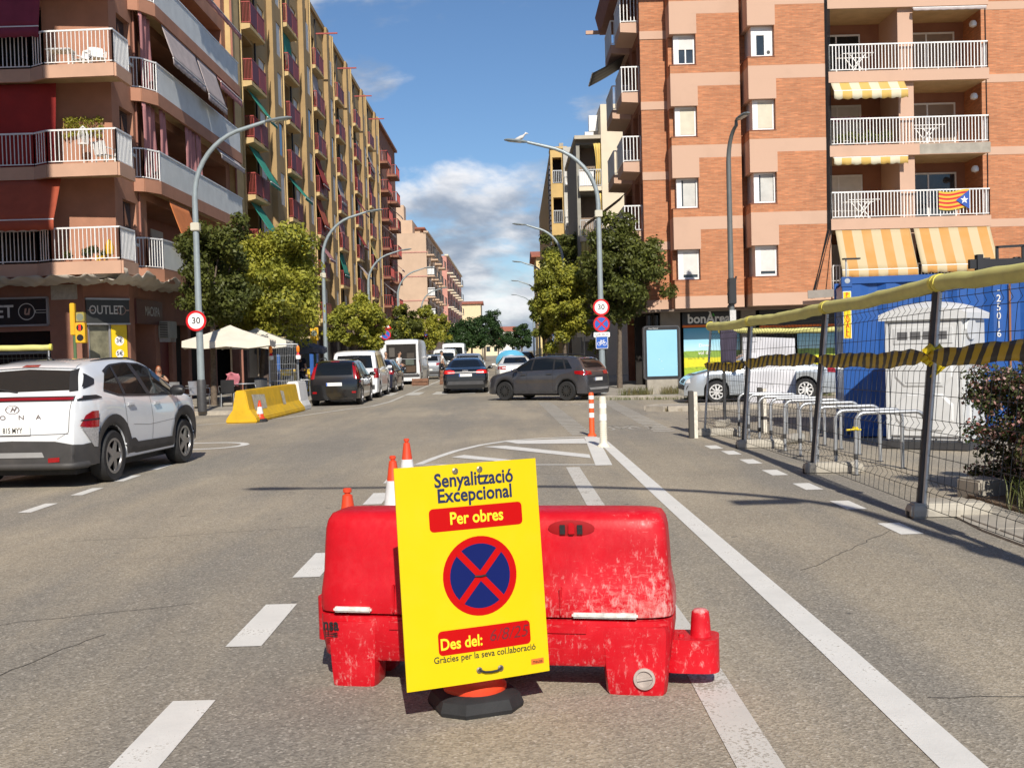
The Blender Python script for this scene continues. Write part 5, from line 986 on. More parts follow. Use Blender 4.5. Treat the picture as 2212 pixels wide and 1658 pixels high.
SPN = dict(L=4.08, W=1.7, H=1.53, roofw=1.24, belt=(.98, .92), wr=.31, axles=(-1.32, 1.26), er=.5, kr=.1, kf=.22, top=[(-2.04, .5), (-2.035, .75), (-1.99, .98), (-1.86, 1.25), (-1.72, 1.44), (-1.5, 1.51), (-.4, 1.535), (.25, 1.49), (1.0, 1.06), (1.3, .97), (1.8, .84), (2.0, .66), (2.04, .45)])
n_ = Car('car', 'black hatchback with tall red tail lights parked beside the concrete barriers', (-5.92, 38.9, 0), R_(90.5), SPN, PB)
basic(n_, ([(-1.6, 1.02), (0, .98), (1.0, .96)], [(-1.45, 1.38), (-.4, 1.45), (.3, 1.4)], .99, 1.42), (.6, .52, 1.02, 1.44), ([(-2.0, .88), (-1.78, .88)], [(-1.82, 1.42), (-1.66, 1.42)], [(.66, .9), (.78, .9)], [(.58, 1.42), (.66, 1.4)]), .72, [[(-.75, .3), (-.75, .98)], [(.25, .3), (.3, .96)]], [(-.6, .86), (.4, .84)], (.75, 1.0), [(-.8, -.8), (.1, .05)], txt=' ', wind=([(1.0, -.66), (1.03, 0), (1.0, .66)], [(.32, -.56), (.36, 0), (.32, .56)]))
for sd in (1, -1): n_.patch('rear_reflector', RLIGHT, [(sd*.58, .42), (sd*.72, .42)], [(sd*.58, .48), (sd*.72, .48)], 'rear', n=2, k=2, off=.012)
n_.patch('brake_light', RLIGHT, [(-.14, 1.455), (.14, 1.455)], [(-.14, 1.485), (.14, 1.485)], 'rear', n=4, k=2, off=.02); q = MB()
for sd in (1, -1): q.tube([(-1.3, sd*.55, 1.52), (-1.25, sd*.56, 1.57), (0, sd*.57, 1.59), (.1, sd*.56, 1.53)], .018, 6)
q.each('roof_rail', BLKP, n_.t)
SPV = dict(L=4.4, W=1.82, H=1.85, roofw=1.5, belt=(1.1, 1.02), wr=.32, axles=(-1.4, 1.32), er=.4, kr=.07, kf=.24, top=[(-2.2, .5), (-2.19, .9), (-2.15, 1.3), (-2.07, 1.68), (-1.95, 1.8), (-1.6, 1.85), (0, 1.85), (.5, 1.75), (1.15, 1.2), (1.5, 1.08), (2.0, .9), (2.18, .65), (2.2, .45)])
v_ = Car('van', 'small white van parked in front of the black hatchback', (-6.0, 44.6, 0), R_(90), SPV, PW)
basic(v_, ([(-1.95, 1.16), (-.2, 1.1), (1.1, 1.08)], [(-1.88, 1.62), (-.4, 1.68), (.5, 1.62)], 1.12, 1.66), (.7, .64, 1.16, 1.66), ([(-2.16, .78), (-2.0, .78)], [(-2.14, 1.15), (-2.0, 1.15)], [(.74, .78), (.88, .78)], [(.74, 1.15), (.86, 1.15)]), .62, [[(-.9, .35), (-.9, 1.1)], [(.3, .35), (.35, 1.08)]], [(.45, .95)], (.85, 1.15), [(-1.0, -1.0), (.1, .0)], (.88, .35, .52))
SPH = dict(SPN); SPH = dict(SPN, H=1.46, top=[(x, z*.955 if z > .8 else z) for x, z in SPN['top']])
w_ = Car('car', 'dark blue hatchback parked ahead of the small white van', (-5.88, 49.8, 0), R_(89), SPH, PN)
basic(w_, ([(-1.6, 1.02), (0, .97), (1.0, .94)], [(-1.45, 1.32), (-.4, 1.385), (.3, 1.34)], .98, 1.36), (.6, .52, 1.02, 1.36), ([(-2.0, .78), (-1.72, .84)], [(-1.98, .92), (-1.7, .98)], [(.5, .78), (.82, .82)], [(.52, .92), (.8, .96)]), .5, [[(-.75, .3), (-.75, .96)]], [(-.6, .84)], (.75, .98), [(-.8, -.8), (.1, .05)])
# ---- big white delivery van with its rear doors open
SPD = dict(L=5.6, W=2.0, H=2.45, roofw=1.8, belt=(1.25, 1.15), wr=.34, axles=(-1.75, 1.85), er=.35, kr=.04, kf=.2, top=[(-2.8, .5), (-2.795, 1.2), (-2.78, 2.1), (-2.7, 2.38), (-2.5, 2.45), (0, 2.45), (1.0, 2.38), (1.5, 2.1), (2.0, 1.35), (2.2, 1.2), (2.65, 1.0), (2.78, .7), (2.8, .45)])
dv = Car('delivery_van', 'large white delivery van with its rear doors swung open', (-5.85, 62.5, 0), R_(89), SPD, PW)
basic(dv, ([(.9, 1.3), (1.9, 1.22)], [(.85, 1.95), (1.5, 1.9)], 1.3, 1.9), None, ([(-2.78, .7), (-2.66, .7)], [(-2.78, 1.3), (-2.66, 1.3)]), None, [[(.5, .4), (.5, 2.0)], [(-.6, .4), (-.6, 2.1)]], [(1.0, 1.1)], (1.7, 1.45), (), (.95, .4, .56))
q = MB(); q.box(-2.83, -2.81, -.82, .82, .62, 2.2); q.build('load_bay_shade', DARKIN, dv.t); q = MB(); q.box(-2.86, -2.82, -.86, -.8, .6, 2.24); q.box(-2.86, -2.82, .8, .86, .6, 2.24); q.box(-2.86, -2.82, -.8, .8, 2.18, 2.26); q.build('door_frame', PW, dv.t)  # flat dark sheet stands for the shaded inside of the van
for sd in (1, -1):
    dq = thing('rear_door', '', ''); del dq['label'], dq['category']; dq.parent = dv.t; dq.location = (-2.84, sd*.88, 0); q = MB(); dq.rotation_euler = (0, 0, R_(-75 if sd > 0 else 172)); q.box(-.8, 0, sd*.0-.03, sd*.0+.03, .62, 2.2); q.build('door_panel', PW, dq, bevel=.02); q = MB(); q.box(-.66, -.14, sd*.035-.006, sd*.035+.006, 1.45, 2.0); q.build('door_glass', GLASS, dq)
q = MB(); q.box(-2.83, -1.5, -.75, .75, .6, .64); q.build('load_floor', DARKGREY, dv.t)
for (y_, z_, w_, h_, c_) in ((-.5, .66, .5, .35, (.08, .05, .03)), (-.45, 1.05, .45, .3, (.1, .12, .1)), (.2, .66, .6, .28, (.05, .14, .2)), (-.5, 1.4, .4, .3, (.06, .05, .04)), (.5, 1.5, .3, .5, (.1, .09, .08))):
    q = MB(); q.box(-2.9, -2.835, y_-w_/2, y_+w_/2, z_, z_+h_); q.build('stacked_goods', mat('goods_%d' % int(z_*100+y_*10), c_, .8, var=.2), dv.t, bevel=.01)  # goods coloured dark to carry the shade inside the van
q = MB(); q.box(-2.9, -2.835, -.78, .78, 1.36, 1.39); q.build('load_shelf', STEEL, dv.t); q = MB(); q.box(-2.86, -2.84, .0, .6, 1.0, 1.18); q.build('blue_crate_front', mat('crate_blue', (.02, .12, .35), .6), dv.t)
# ---- silver SUV, white van ahead, more traffic further on
SPT = dict(L=4.25, W=1.8, H=1.6, roofw=1.32, belt=(1.06, 1.0), wr=.335, axles=(-1.3, 1.27), bot=.22, er=.5, kr=.12, kf=.22, top=[(-2.12, .55), (-2.115, .8), (-2.07, 1.02), (-1.98, 1.12), (-1.78, 1.42), (-1.62, 1.53), (-1.3, 1.575), (-.4, 1.6), (.25, 1.55), (.95, 1.12), (1.3, 1.04), (1.85, .92), (2.07, .76), (2.12, .48)])
sv = Car('car', 'silver sport utility car parked past the delivery van', (-5.2, 72.5, 0), R_(88), SPT, PS)
basic(sv, ([(-1.6, 1.14), (0, 1.08), (1.0, 1.05)], [(-1.4, 1.45), (-.4, 1.52), (.3, 1.47)], 1.1, 1.48), (.62, .54, 1.16, 1.5), ([(-2.05, .9), (-1.7, .98)], [(-2.0, 1.04), (-1.68, 1.1)], [(.5, .88), (.86, .92)], [(.5, 1.02), (.84, 1.06)]), .6, [[(-.75, .35), (-.75, 1.06)]], [(-.6, .95)], (.75, 1.08), [(-.85, -.85), (.1, .05)], (.8, .3, .5))
v2 = Car('van', 'white van with a dark open tailgate further along the parked row', (-4.9, 84, 0), R_(89), dict(SPV, H=1.95, top=[(x, z*1.05 if z > 1 else z) for x, z in SPV['top']]), PW)
basic(v2, ([(-.2, 1.15), (1.1, 1.1)], [(-.4, 1.75), (.5, 1.68)], 1.15, 1.7), (.74, .7, 1.0, 1.78), ([(-2.16, .78), (-2.0, .78)], [(-2.14, 1.15), (-2.0, 1.15)], [(.76, .7), (.88, .7)], [(.76, 1.1), (.86, 1.1)]), .55)
v3 = Car('van', 'tall white van far along the parked row under the trees', (-4.9, 97, 0), R_(90), SPD, PW); basic(v3, ([(.9, 1.3), (1.9, 1.22)], [(.85, 1.95), (1.5, 1.9)], 1.3, 1.9), (.8, .76, 1.3, 2.1), ([(-2.78, .7), (-2.66, .7)], [(-2.78, 1.3), (-2.66, 1.3)]), .6)
v4 = Car('car', 'dark hatchback at the far end of the parked row', (-5.0, 108, 0), R_(90), SPN, PB); basic(v4, ([(-1.6, 1.02), (0, .98), (1.0, .96)], [(-1.45, 1.38), (-.4, 1.45), (.3, 1.4)], .99, 1.42), (.6, .52, 1.02, 1.44), ([(-2.0, .88), (-1.78, .88)], [(-1.82, 1.42), (-1.66, 1.42)]), .72)
# ---- black saloon driving away
SPA = dict(L=4.7, W=1.86, H=1.44, roofw=1.18, belt=(.96, .9), wr=.325, axles=(-1.4, 1.42), er=.6, kr=.14, kf=.24, top=[(-2.35, .48), (-2.345, .7), (-2.32, .9), (-2.25, .99), (-1.9, 1.02), (-1.7, 1.05), (-.95, 1.36), (-.55, 1.43), (.1, 1.44), (.45, 1.39), (1.15, 1.02), (1.5, .95), (2.1, .82), (2.32, .62), (2.35, .45)])
au = Car('car', 'black saloon car with lit red tail lights driving away past the crossing', (-1.93, 47.2, 0), R_(91.5), SPA, PB)
basic(au, ([(-1.35, 1.03), (0, .97), (1.05, .95)], [(-.9, 1.3), (-.45, 1.37), (.45, 1.33)], .98, 1.34), None, None, .74, [[(-.55, .3), (-.55, .97)], [(.35, .3), (.4, .95)]], [(-.4, .86), (.55, .84)], (.8, .99), [(-.55, -.5), (.25, .2)])
au.patch('rear_window', GLASS, [(-1.68, -.62), (-1.7, 0), (-1.68, .62)], [(-.98, -.5), (-1.0, 0), (-.98, .5)], 'top', n=12, k=6); RLIT = mat('tail_light_lit', (.62, .012, .01), .2, var=.1, coat=.8, emit=1.2)
for sd in (1, -1): au.patch('tail_light', RLIT, [(sd*.44, .82), (sd*.88, .8)], [(sd*.46, .92), (sd*.62, .95), (sd*.88, .93)], 'rear', n=8, k=3, off=.012)
e = None; q = MB()
for kk in range(4): q.lathe([(.034, -.004), (.042, 0), (.034, .004)], 14, Matrix.Translation((au.hit((-6, .12-.055*kk-.03, .91), (1, 0, 0))[0].x-.012, .09-.055*kk, .91)) @ Matrix.Rotation(R_(90), 4, 'Y'))
q.build('emblem', CHROME, au.t); au.patch('rear_bumper_trim', DARKGREY, [(-.75, .36), (.75, .36)], [(-.7, .5), (.7, .5)], 'rear', n=12, k=2, off=.012)
# ---- anthracite crossover turning across the junction
th = R_(147); tcx = Car('car', 'anthracite crossover car turning across the junction beside the striped bollard', (1.2, 37.5, 0), th, dict(SPT, L=4.11, W=1.76, H=1.56, top=[(x*.968, z*.975) for x, z in SPT['top']], axles=(-1.27, 1.27)), PG); c = tcx; tcx.t.scale = (.95, .95, .95)
basic(c, ([(-1.5, 1.1), (0, 1.05), (1.0, 1.02)], [(-1.25, 1.4), (-.4, 1.47), (.3, 1.42)], 1.07, 1.45), (.64, .54, 1.12, 1.45), ([(-2.02, .86), (-1.62, .92)], [(-2.0, 1.02), (-1.6, 1.02)], [(.42, .88), (.84, .88)], [(.42, 1.0), (.82, 1.02)]), .72, [[(-.72, .35), (-.74, 1.04)], [(.3, .35), (.32, 1.02)]], [(-.58, .92), (.46, .9)], (.72, 1.06), [(-.8, -.78), (.1, .05), (-1.28, -1.1)], (.82, .28, .52), rim=mat('dark_alloy', (.06, .06, .06), .35, metal=.6), spokes=12, wind=([(.92, -.66), (.95, 0), (.92, .66)], [(.3, -.56), (.34, 0), (.3, .56)]))
c.patch('skid_plate', mat('bumper_silver', (.45, .45, .46), .4, metal=.5), [(-.62, .36), (.62, .36)], [(-.7, .44), (.7, .44)], 'rear', n=12, k=2, off=.03)
for sd in (1, -1):
    for xw in c.sp['axles']:
        lo = [(xw+.388*math.cos(R_(a)), .335+.388*math.sin(R_(a))) for a in range(0, 181, 12)]; hi = [(xw+.45*math.cos(R_(a)), .335+.45*math.sin(R_(a))) for a in range(0, 181, 12)]; c.patch('arch_cladding', DARKGREY, lo, hi, sd, n=20, k=2, off=.012)
    c.patch('sill_cladding', DARKGREY, [(-.85, .24), (.85, .24)], [(-.85, .36), (.85, .36)], sd, n=10, k=2, off=.012)
q = MB()
for sd in (1, -1): q.tube([(-1.2, sd*.57, 1.53), (-1.1, sd*.58, 1.58), (0, sd*.6, 1.6), (.15, sd*.58, 1.54)], .02, 6)
q.each('roof_rail', BLKP, c.t)
# ---- white saloon, mixer-tailed truck, far cars on the right lane
wc = Car('car', 'white saloon car half hidden behind the anthracite crossover', (.15, 56, 0), R_(92), dict(SPA, H=1.42), carpaint('white_car_paint2', (.72, .72, .70)))
basic(wc, ([(-1.35, 1.03), (0, .97), (1.05, .95)], [(-.9, 1.28), (-.45, 1.35), (.45, 1.31)], .98, 1.32), None, ([(-2.3, .78), (-2.0, .8)], [(-2.3, .92), (-2.0, .95)], [(.5, .78), (.9, .78)], [(.5, .93), (.88, .93)]), .7, (), (), (.8, .99)); wc.patch('rear_window', GLASS, [(-1.68, -.62), (-1.7, 0), (-1.68, .62)], [(-.98, -.5), (-1.0, 0), (-.98, .5)], 'top', n=12, k=6)
fs = Car('car', 'small white sport utility car far down the right-hand kerb', (-.6, 124, 0), R_(90), dict(SPT, H=1.75, top=[(x, z*1.09 if z > .9 else z) for x, z in SPT['top']]), PW); basic(fs, ([(-1.6, 1.14), (0, 1.08), (1.0, 1.05)], [(-1.4, 1.5), (-.4, 1.58), (.3, 1.5)], 1.1, 1.5), (.62, .54, 1.2, 1.55), ([(-2.05, .9), (-1.7, .98)], [(-2.0, 1.1), (-1.68, 1.14)]), .6)
fd = Car('car', 'dark estate car waiting ahead of the striped tank trailer', (.9, 88, 0), R_(92), SPT, PB); basic(fd, ([(-1.6, 1.14), (0, 1.08), (1.0, 1.05)], [(-1.4, 1.45), (-.4, 1.52), (.3, 1.47)], 1.1, 1.48), (.62, .54, 1.16, 1.5), ([(-2.05, .9), (-1.7, .98)], [(-2.0, 1.04), (-1.68, 1.1)]), .6)
lw = Car('car', 'pale grey car ahead of the black saloon', (-2.3, 60, 0), R_(90), dict(SPT, L=4.3), PS); basic(lw, ([(-1.6, 1.14), (0, 1.08), (1.0, 1.05)], [(-1.4, 1.45), (-.4, 1.52), (.3, 1.47)], 1.1, 1.48), (.62, .54, 1.16, 1.5), ([(-2.05, .9), (-1.7, .98)], [(-2.0, 1.04), (-1.68, 1.1)]), .6)
tk = thing('tank_trailer', 'rounded white tank trailer with a light blue band in the traffic queue', 'trailer', (-.02, 66, 0)); q = MB(); q.lathe([(.01, -1.5), (.55, -1.42), (.84, -1.1), (.9, -.4), (.9, 1.0), (.7, 1.5), (.01, 1.6)], 26, Matrix.Translation((0, 0, 1.08)) @ Matrix.Rotation(R_(-90), 4, 'X') @ Matrix.Diagonal((1.0, .72, 1, 1))); q.build('tank', carpaint('tank_white', (.66, .66, .64), .4), tk, smooth=40)
q = MB(); q.lathe([(.60, -1.41), (.63, -1.41), (.88, -1.05), (.85, -1.02)], 26, Matrix.Translation((0, -.012, 1.08)) @ Matrix.Rotation(R_(-90), 4, 'X') @ Matrix.Diagonal((1.01, .73, 1.005, 1))); q.build('blue_band', mat('band_blue', (.12, .45, .70), .4), tk, smooth=40)
q = MB(); q.box(-.7, .7, -1.2, 1.3, .35, .5)
for sx_ in (-.72, .72): q.tube([(sx_-.1, .2, .32), (sx_+.1, .2, .32)], .32, 18)
q.build('chassis', BLACK, tk)
# ---- silver saloon parked behind the works fence
SPL = dict(SPA, L=4.44, W=1.74, H=1.43, axles=(-1.26, 1.3), top=[(x*.945, z) for x, z in SPA['top']])
sv2 = Car('car', 'silver saloon car parked across the side street behind the works fence', (7.25, 33.0, 0), R_(178.5), SPL, carpaint('silver_blue', (.50, .55, .60), .3, metal=.5))
basic(sv2, ([(-1.25, 1.03), (0, .97), (1.0, .95)], [(-.85, 1.29), (-.4, 1.36), (.42, 1.32)], .98, 1.33), None, ([(-2.18, .8), (-1.9, .82)], [(-2.15, .95), (-1.9, .96)]), None, [[(-.6, .3), (-.6, .97)], [(.35, .3), (.38, .95)]], [(-.45, .86), (.5, .84)], (.78, .99), [(-.55, -.5), (.2, .15)], rim=mat('hubcap', (.68, .68, .67), .35), spokes=9, wind=([(1.05, -.62), (1.08, 0), (1.05, .62)], [(.48, -.52), (.5, 0), (.48, .52)]))
sv2.patch('bumper', DARKGREY, [(-.72, .4), (.72, .4)], [(-.76, .52), (.76, .52)], 'front', n=12, k=2, off=.02); sv2.patch('grille', BLKP, [(-.3, .58), (.3, .58)], [(-.26, .7), (.26, .7)], 'front', n=8, k=2, off=.012)
for sd in (1, -1): sv2.patch('headlight', CLIGHT, [(sd*.4, .58), (sd*.78, .6)], [(sd*.38, .7), (sd*.76, .72)], 'front', n=6, k=2, off=.014)
# ================================================================== STREET FURNITURE
def lamp(label, base, h, reach, dirx=1, diry=0., arm_r=2.2, bulb=True, group=None, clamp=None, base_dark=False, m=None):
    """curved street lamp: straight pole, quarter-curve top, flat head"""
    m = m or LAMPG; t = thing('street_lamp', label, 'street lamp', base, 0, group); q = MB(); zb = h-arm_r
    d = Vector((dirx, diry, 0)); ln = d.length; d /= ln; pts = [(0, 0, 0), (0, 0, 1.2), (0, 0, zb*.6), (0, 0, zb)]; rs = [.115, .11, .095, .085]
    for k in range(1, 11):
        a = R_(78*k/10); p = d*(reach*.62*(1-math.cos(a))/.79)+Vector((0, 0, zb+arm_r*.93*math.sin(a))); pts.append(tuple(p)); rs.append(.082-.0022*k)
    last = Vector(pts[-1]); tip = last+d*(reach-last.dot(d)-.35)+Vector((0, 0, .18)); pts.append(tuple(tip)); rs.append(.05)
    q.tube(pts, rs, 10); q.build('pole', m, t, smooth=50)
    q = MB(); q.lathe([(.135, 0), (.135, .9), (.115, .95)], 14); q.build('pole_sleeve', DARKGREY if base_dark else m, t, smooth=40)
    q = MB(); R3 = Matrix.Translation(tip) @ d.to_track_quat('X', 'Z').to_matrix().to_4x4() @ Matrix.Rotation(R_(-7), 4, 'Y')
    q.loft([[R3 @ Vector((x, y*w, z*hh)) for y, z in ((-1, 0), (-.7, 1), (.7, 1), (1, 0), (.8, -.6), (-.8, -.6))] for x, w, hh in ((0, .04, .035), (.12, .1, .05), (.45, .14, .055), (.68, .13, .045), (.8, .06, .02))]); q.build('lamp_head', mat('lamp_head_grey', (.20, .23, .24), .5, metal=.2), t, smooth=30, fix=True)
    q = MB(); q.box(.2, .65, -.09, .09, -.042, -.036, R3); q.build('lamp_lens', mat('lamp_lens', (.5, .5, .46), .3), t)
    if clamp: q = MB(); q.box(-.13, .13, -.13, .09, clamp-.12, clamp+.12); q.build('junction_box', mat('box_cream', (.55, .52, .42), .6), t, bevel=.02)
    return t
def round_sign(t, z, kind, r=.25, y=-.135, x=0):
    o = thing('sign_disc', '', ''); del o['label'], o['category']; o.parent = t; o.location = (x, y, z)
    q = MB(); q.lathe([(.001, -.006), (r, -.006), (r, .006), (.001, .006)], 32, Matrix.Rotation(R_(90), 4, 'X')); q.build('back_plate', STEEL, o)
    def d(rad, m, off, r0=0): e_ = disc_mb(rad, 36, r0).build('disc_face', m, o); e_.matrix_local = face_y(0, -off, 0)
    if kind == '30':
        d(r, RED, .008); d(r*.78, SWHITE, .0095); letters('30', r*.88, INK, o, face_y(0, -.011, 0), .012)
    else:
        d(r, RED, .008); d(r*.8, BLUE, .0095)
        for a in ((45, -45) if kind == 'stop' else (-45,)):
            q = MB(); q.add([(-r*.82, -r*.09, 0), (r*.82, -r*.09, 0), (r*.82, r*.09, 0), (-r*.82, r*.09, 0)], [(0, 1, 2, 3)]); e_ = q.build('cross_bar', RED, o); e_.matrix_local = face_y(0, -.0105-.001*(a > 0), 0) @ Matrix.Rotation(R_(a), 4, 'Z')
def rect_sign(t, z, w, h, m, y=-.135, x=0, border=None):
    o = thing('sign_plate', '', ''); del o['label'], o['category']; o.parent = t; o.location = (x, y, z)
    q = MB(); q.prism(rrect(w, h, .03), .008, face_y(0, -.0, 0)); q.build('back_plate', border or SWHITE, o); flat('plate_face', rrect(w-.03, h-.03, .025), m, o, face_y(0, -.0095, 0)); return o
# left lamps
P = gp(437, 889, SW); ls = lamp('grey street lamp carrying a 30 sign by the cafe corner', (P.x, P.y, SW), 8.5, 2.5, clamp=5.45, base_dark=True)
sgn = thing('speed_sign', 'round 30 speed limit sign on the lamp by the cafe corner', 'road sign', (P.x, P.y, SW)); round_sign(sgn, ay(433, 693, P.y-.1).z-SW, '30', .3, -.14, -.05)
q = MB(); q.box(-.125, .125, -.125, .12, 2.5, 2.56); q.box(-.125, .125, -.125, .12, 2.9, 2.96); q.build('clamp', STEEL, sgn)
for (px, lab) in ((706, 'grey street lamp behind the black hatchback'), (802, 'grey street lamp by the delivery van'), (865, 'grey street lamp in front of the brown brick block'), (915, 'grey street lamp by the peach block')):
    Y = {706: 53.5, 802: 74, 865: 90, 915: 119}[px]; X = (px-CXP)/FPX*Y; lamp(lab, (X, Y, SW), 8.4, 2.5, clamp=5.4 if px < 750 else None)
# right lamps
P = gp(1304, 857, SW); P = Vector((3.15, 38.6, SW)); lamp('grey street lamp carrying four road signs by the right-hand crossing', P, 8.75, 2.75, -1, 0, 2.2, clamp=6.2)
gs = thing('road_sign', 'stack of signs with 30, no stopping, GIR BUS and cycle route plates', 'road sign', P); yy = P.y-.1
round_sign(gs, ay(1298, 664, yy).z-SW, '30', .285); round_sign(gs, ay(1298, 700, yy).z-SW, 'stop', .285)
o = rect_sign(gs, ay(1298, 723, yy).z-SW, .56, .17, SWHITE); letters('GIR BUS', .13, mat('sign_grey_text', (.16, .14, .13), .5), o, face_y(0, -.012, 0), .005)
o = rect_sign(gs, ay(1299, 740, yy).z-SW, .42, .42, BLUE); q = MB()
for wx in (-.095, .095): q.add([(wx+r_*math.cos(2*math.pi*k/20), -.04+r_*math.sin(2*math.pi*k/20), 0) for r_ in (.052, .066) for k in range(20)], [(k, (k+1) % 20, 20+(k+1) % 20, 20+k) for k in range(20)])
for a_, c_ in (((-.095, -.04), (-.03, .055)), ((-.03, .055), (.06, .055)), ((.06, .055), (.095, -.04)), ((-.03, .055), (0, -.04)), ((0, -.04), (.06, .055)), ((-.095, -.04), (0, -.04)), ((-.06, .075), (0, .075)), ((.04, .085), (.09, .085))):
    dx, dy = c_[0]-a_[0], c_[1]-a_[1]; l_ = math.hypot(dx, dy); nx, ny = -dy/l_*.009, dx/l_*.009; q.add([(a_[0]+nx, a_[1]+ny, .0005), (c_[0]+nx, c_[1]+ny, .0005), (c_[0]-nx, c_[1]-ny, .0005), (a_[0]-nx, a_[1]-ny, .0005)], [(3, 2, 1, 0)])
e_ = q.build('bicycle_symbol', SWHITE, o); e_.matrix_local = face_y(0, -.0115, 0)
bird = thing('bird', 'small white and grey gull standing on the lamp head', 'bird', (P.x-2.62, P.y, 8.85)); q = MB()
q.loft([[Vector((x, r_*math.cos(a), z+r_*.9*math.sin(a))) for a in [2*math.pi*k/10 for k in range(10)]] for x, z, r_ in ((-.22, .1, .012), (-.14, .12, .05), (-.02, .15, .085), (.08, .19, .075), (.13, .25, .05), (.17, .3, .052), (.21, .3, .03), (.27, .285, .006))]); q.bar((0, .02, 0), (0, .02, .12), .012); q.bar((0, -.02, 0), (0, -.02, .12), .012); q.build('body', mat('gull_white', (.62, .60, .58), .8, var=.2, vs=9), bird, smooth=60)
for (x, Y, lab) in ((3.0, 62, 'grey street lamp past the cream block'), (3.0, 88, 'grey street lamp over the right-hand trees'), (2.9, 112, 'thin street lamp beside the yellow house'), (2.9, 140, 'thin street lamp far along the right-hand side')): lamp(lab, (x, Y, SW), 8.5, 2.3, -1, 0, 2.0)
P = Vector((ay(1579, 600, 38.5).x, 38.5, SW)); rl = lamp('dark grey lamp with a traffic signal in front of the shop sign', P, 9.1, .9, .35, -1, 1.3, m=mat('lamp_dark', (.14, .15, .15), .5, metal=.2))
tl = thing('traffic_light', 'black traffic signal seen from the side on the dark grey lamp', 'traffic light', (P.x, P.y, SW)); q = MB(); q.box(-.12, .14, -.22, .1, 2.95, 3.85); q.build('housing', BLKP, tl, bevel=.03); q = MB()
for k in range(3): q.lathe([(.1, -.16), (.11, 0)], 14, Matrix.Translation((0, -.2, 3.12+.27*k)) @ Matrix.Rotation(R_(90), 4, 'X'), R_(0), R_(180))
q.tube([(-.15, -.1, 2.85), (-.05, -.12, 3.0), (-.14, -.1, 3.3), (.1, -.14, 3.7), (.16, -.1, 3.9)], .035, 6); q.build('visor', BLKP, tl)
q = MB(); q.box(-.09, .12, -.14, -.1, 2.2, 2.75); q.build('sticker_plate', mat('sticker_white', (.55, .55, .53), .6, var=.25, vs=20), tl)
# lamp whose shadow crosses the foreground (stands just out of frame on the right)
dl_ = lamp('grey double-headed street lamp just right of the works fence', (4.55, 2.35, .0), 9.3, 6.0, -1, 0, 2.6, clamp=5)
q = MB(); q.tube([(0, 0, 7.2), (-.35, 0, 7.45)], .04, 8); q.box(-1.0, -.3, -.14, .14, 7.38, 7.46); q.build('lower_lamp_head', LAMPG, dl_)
# pedestrian signals
def ped_signal(label, P, h, face=-1, lit=True):
    t = thing('pedestrian_signal', label, 'traffic light', P); q = MB(); q.tube([(0, 0, 0), (0, 0, h)], .05, 10); q.build('pole', mat('signal_green', (.09, .16, .07), .6), t)
    q = MB(); q.box(.06, .36, -.1, .12, h-1.0, h-.36); q.build('housing', mat('signal_yellow', (.72, .42, .02), .5, var=.08), t, bevel=.02); q = MB(); q.box(.09, .35, -.09, .1, h-.34, h-.04); q.build('aux_housing', mat('signal_olive', (.36, .30, .08), .6), t, bevel=.02); q = MB(); q.box(-.1, .05, -.08, .08, h-.75, h+.25); q.build('side_housing', mat('signal_yellow', (.72, .42, .02), .5), t, bevel=.02)
    for k, m_ in enumerate((BLKP, BLKP)): e_ = disc_mb(.105, 20).build('lens', m_, t); e_.matrix_local = face_y(.21, -.104, h-.52-.31*k)
    if lit:
        RL = mat('red_man', (.85, .02, .01), .4, var=0, emit=2.5); q = MB(); q.box(.19, .23, -.112, -.107, h-.56, h-.47); q.box(.185, .2, -.112, -.107, h-.6, h-.55); q.box(.22, .235, -.112, -.107, h-.6, h-.55); q.lathe([(.001, 0), (.018, 0)], 10, face_y(.21, -.112, h-.45)); q.build('red_man', RL, t)
    e_ = disc_mb(.11, 20).build('aux_lens', mat('dull_lens', (.22, .24, .18), .4), t); e_.matrix_local = face_y(.22, -.094, h-.19); return t
Pp = Vector((ay(160, 700, 34.6).x, 34.6, SW)); ped_signal('yellow pedestrian signal showing a red man by the outlet corner', Pp, 3.15)
Pp = Vector((-8.2, 46.5, SW)); t = thing('traffic_light', 'yellow traffic signal back with a round lens behind the parasols', 'traffic light', Pp); q = MB(); q.tube([(0, 0, 0), (0, 0, 2.3)], .05, 8); q.build('pole', mat('signal_green', (.09, .16, .07), .6), t); q = MB(); q.box(-.17, .17, -.1, .1, 2.2, 2.75); q.box(-.1, .1, -.08, .08, 1.8, 2.2); q.build('housing', mat('signal_yellow', (.72, .42, .02), .5), t, bevel=.02); e_ = disc_mb(.13, 20).build('lens', mat('dull_lens', (.22, .24, .18), .4), t); e_.matrix_local = face_y(0, -.104, 2.5)
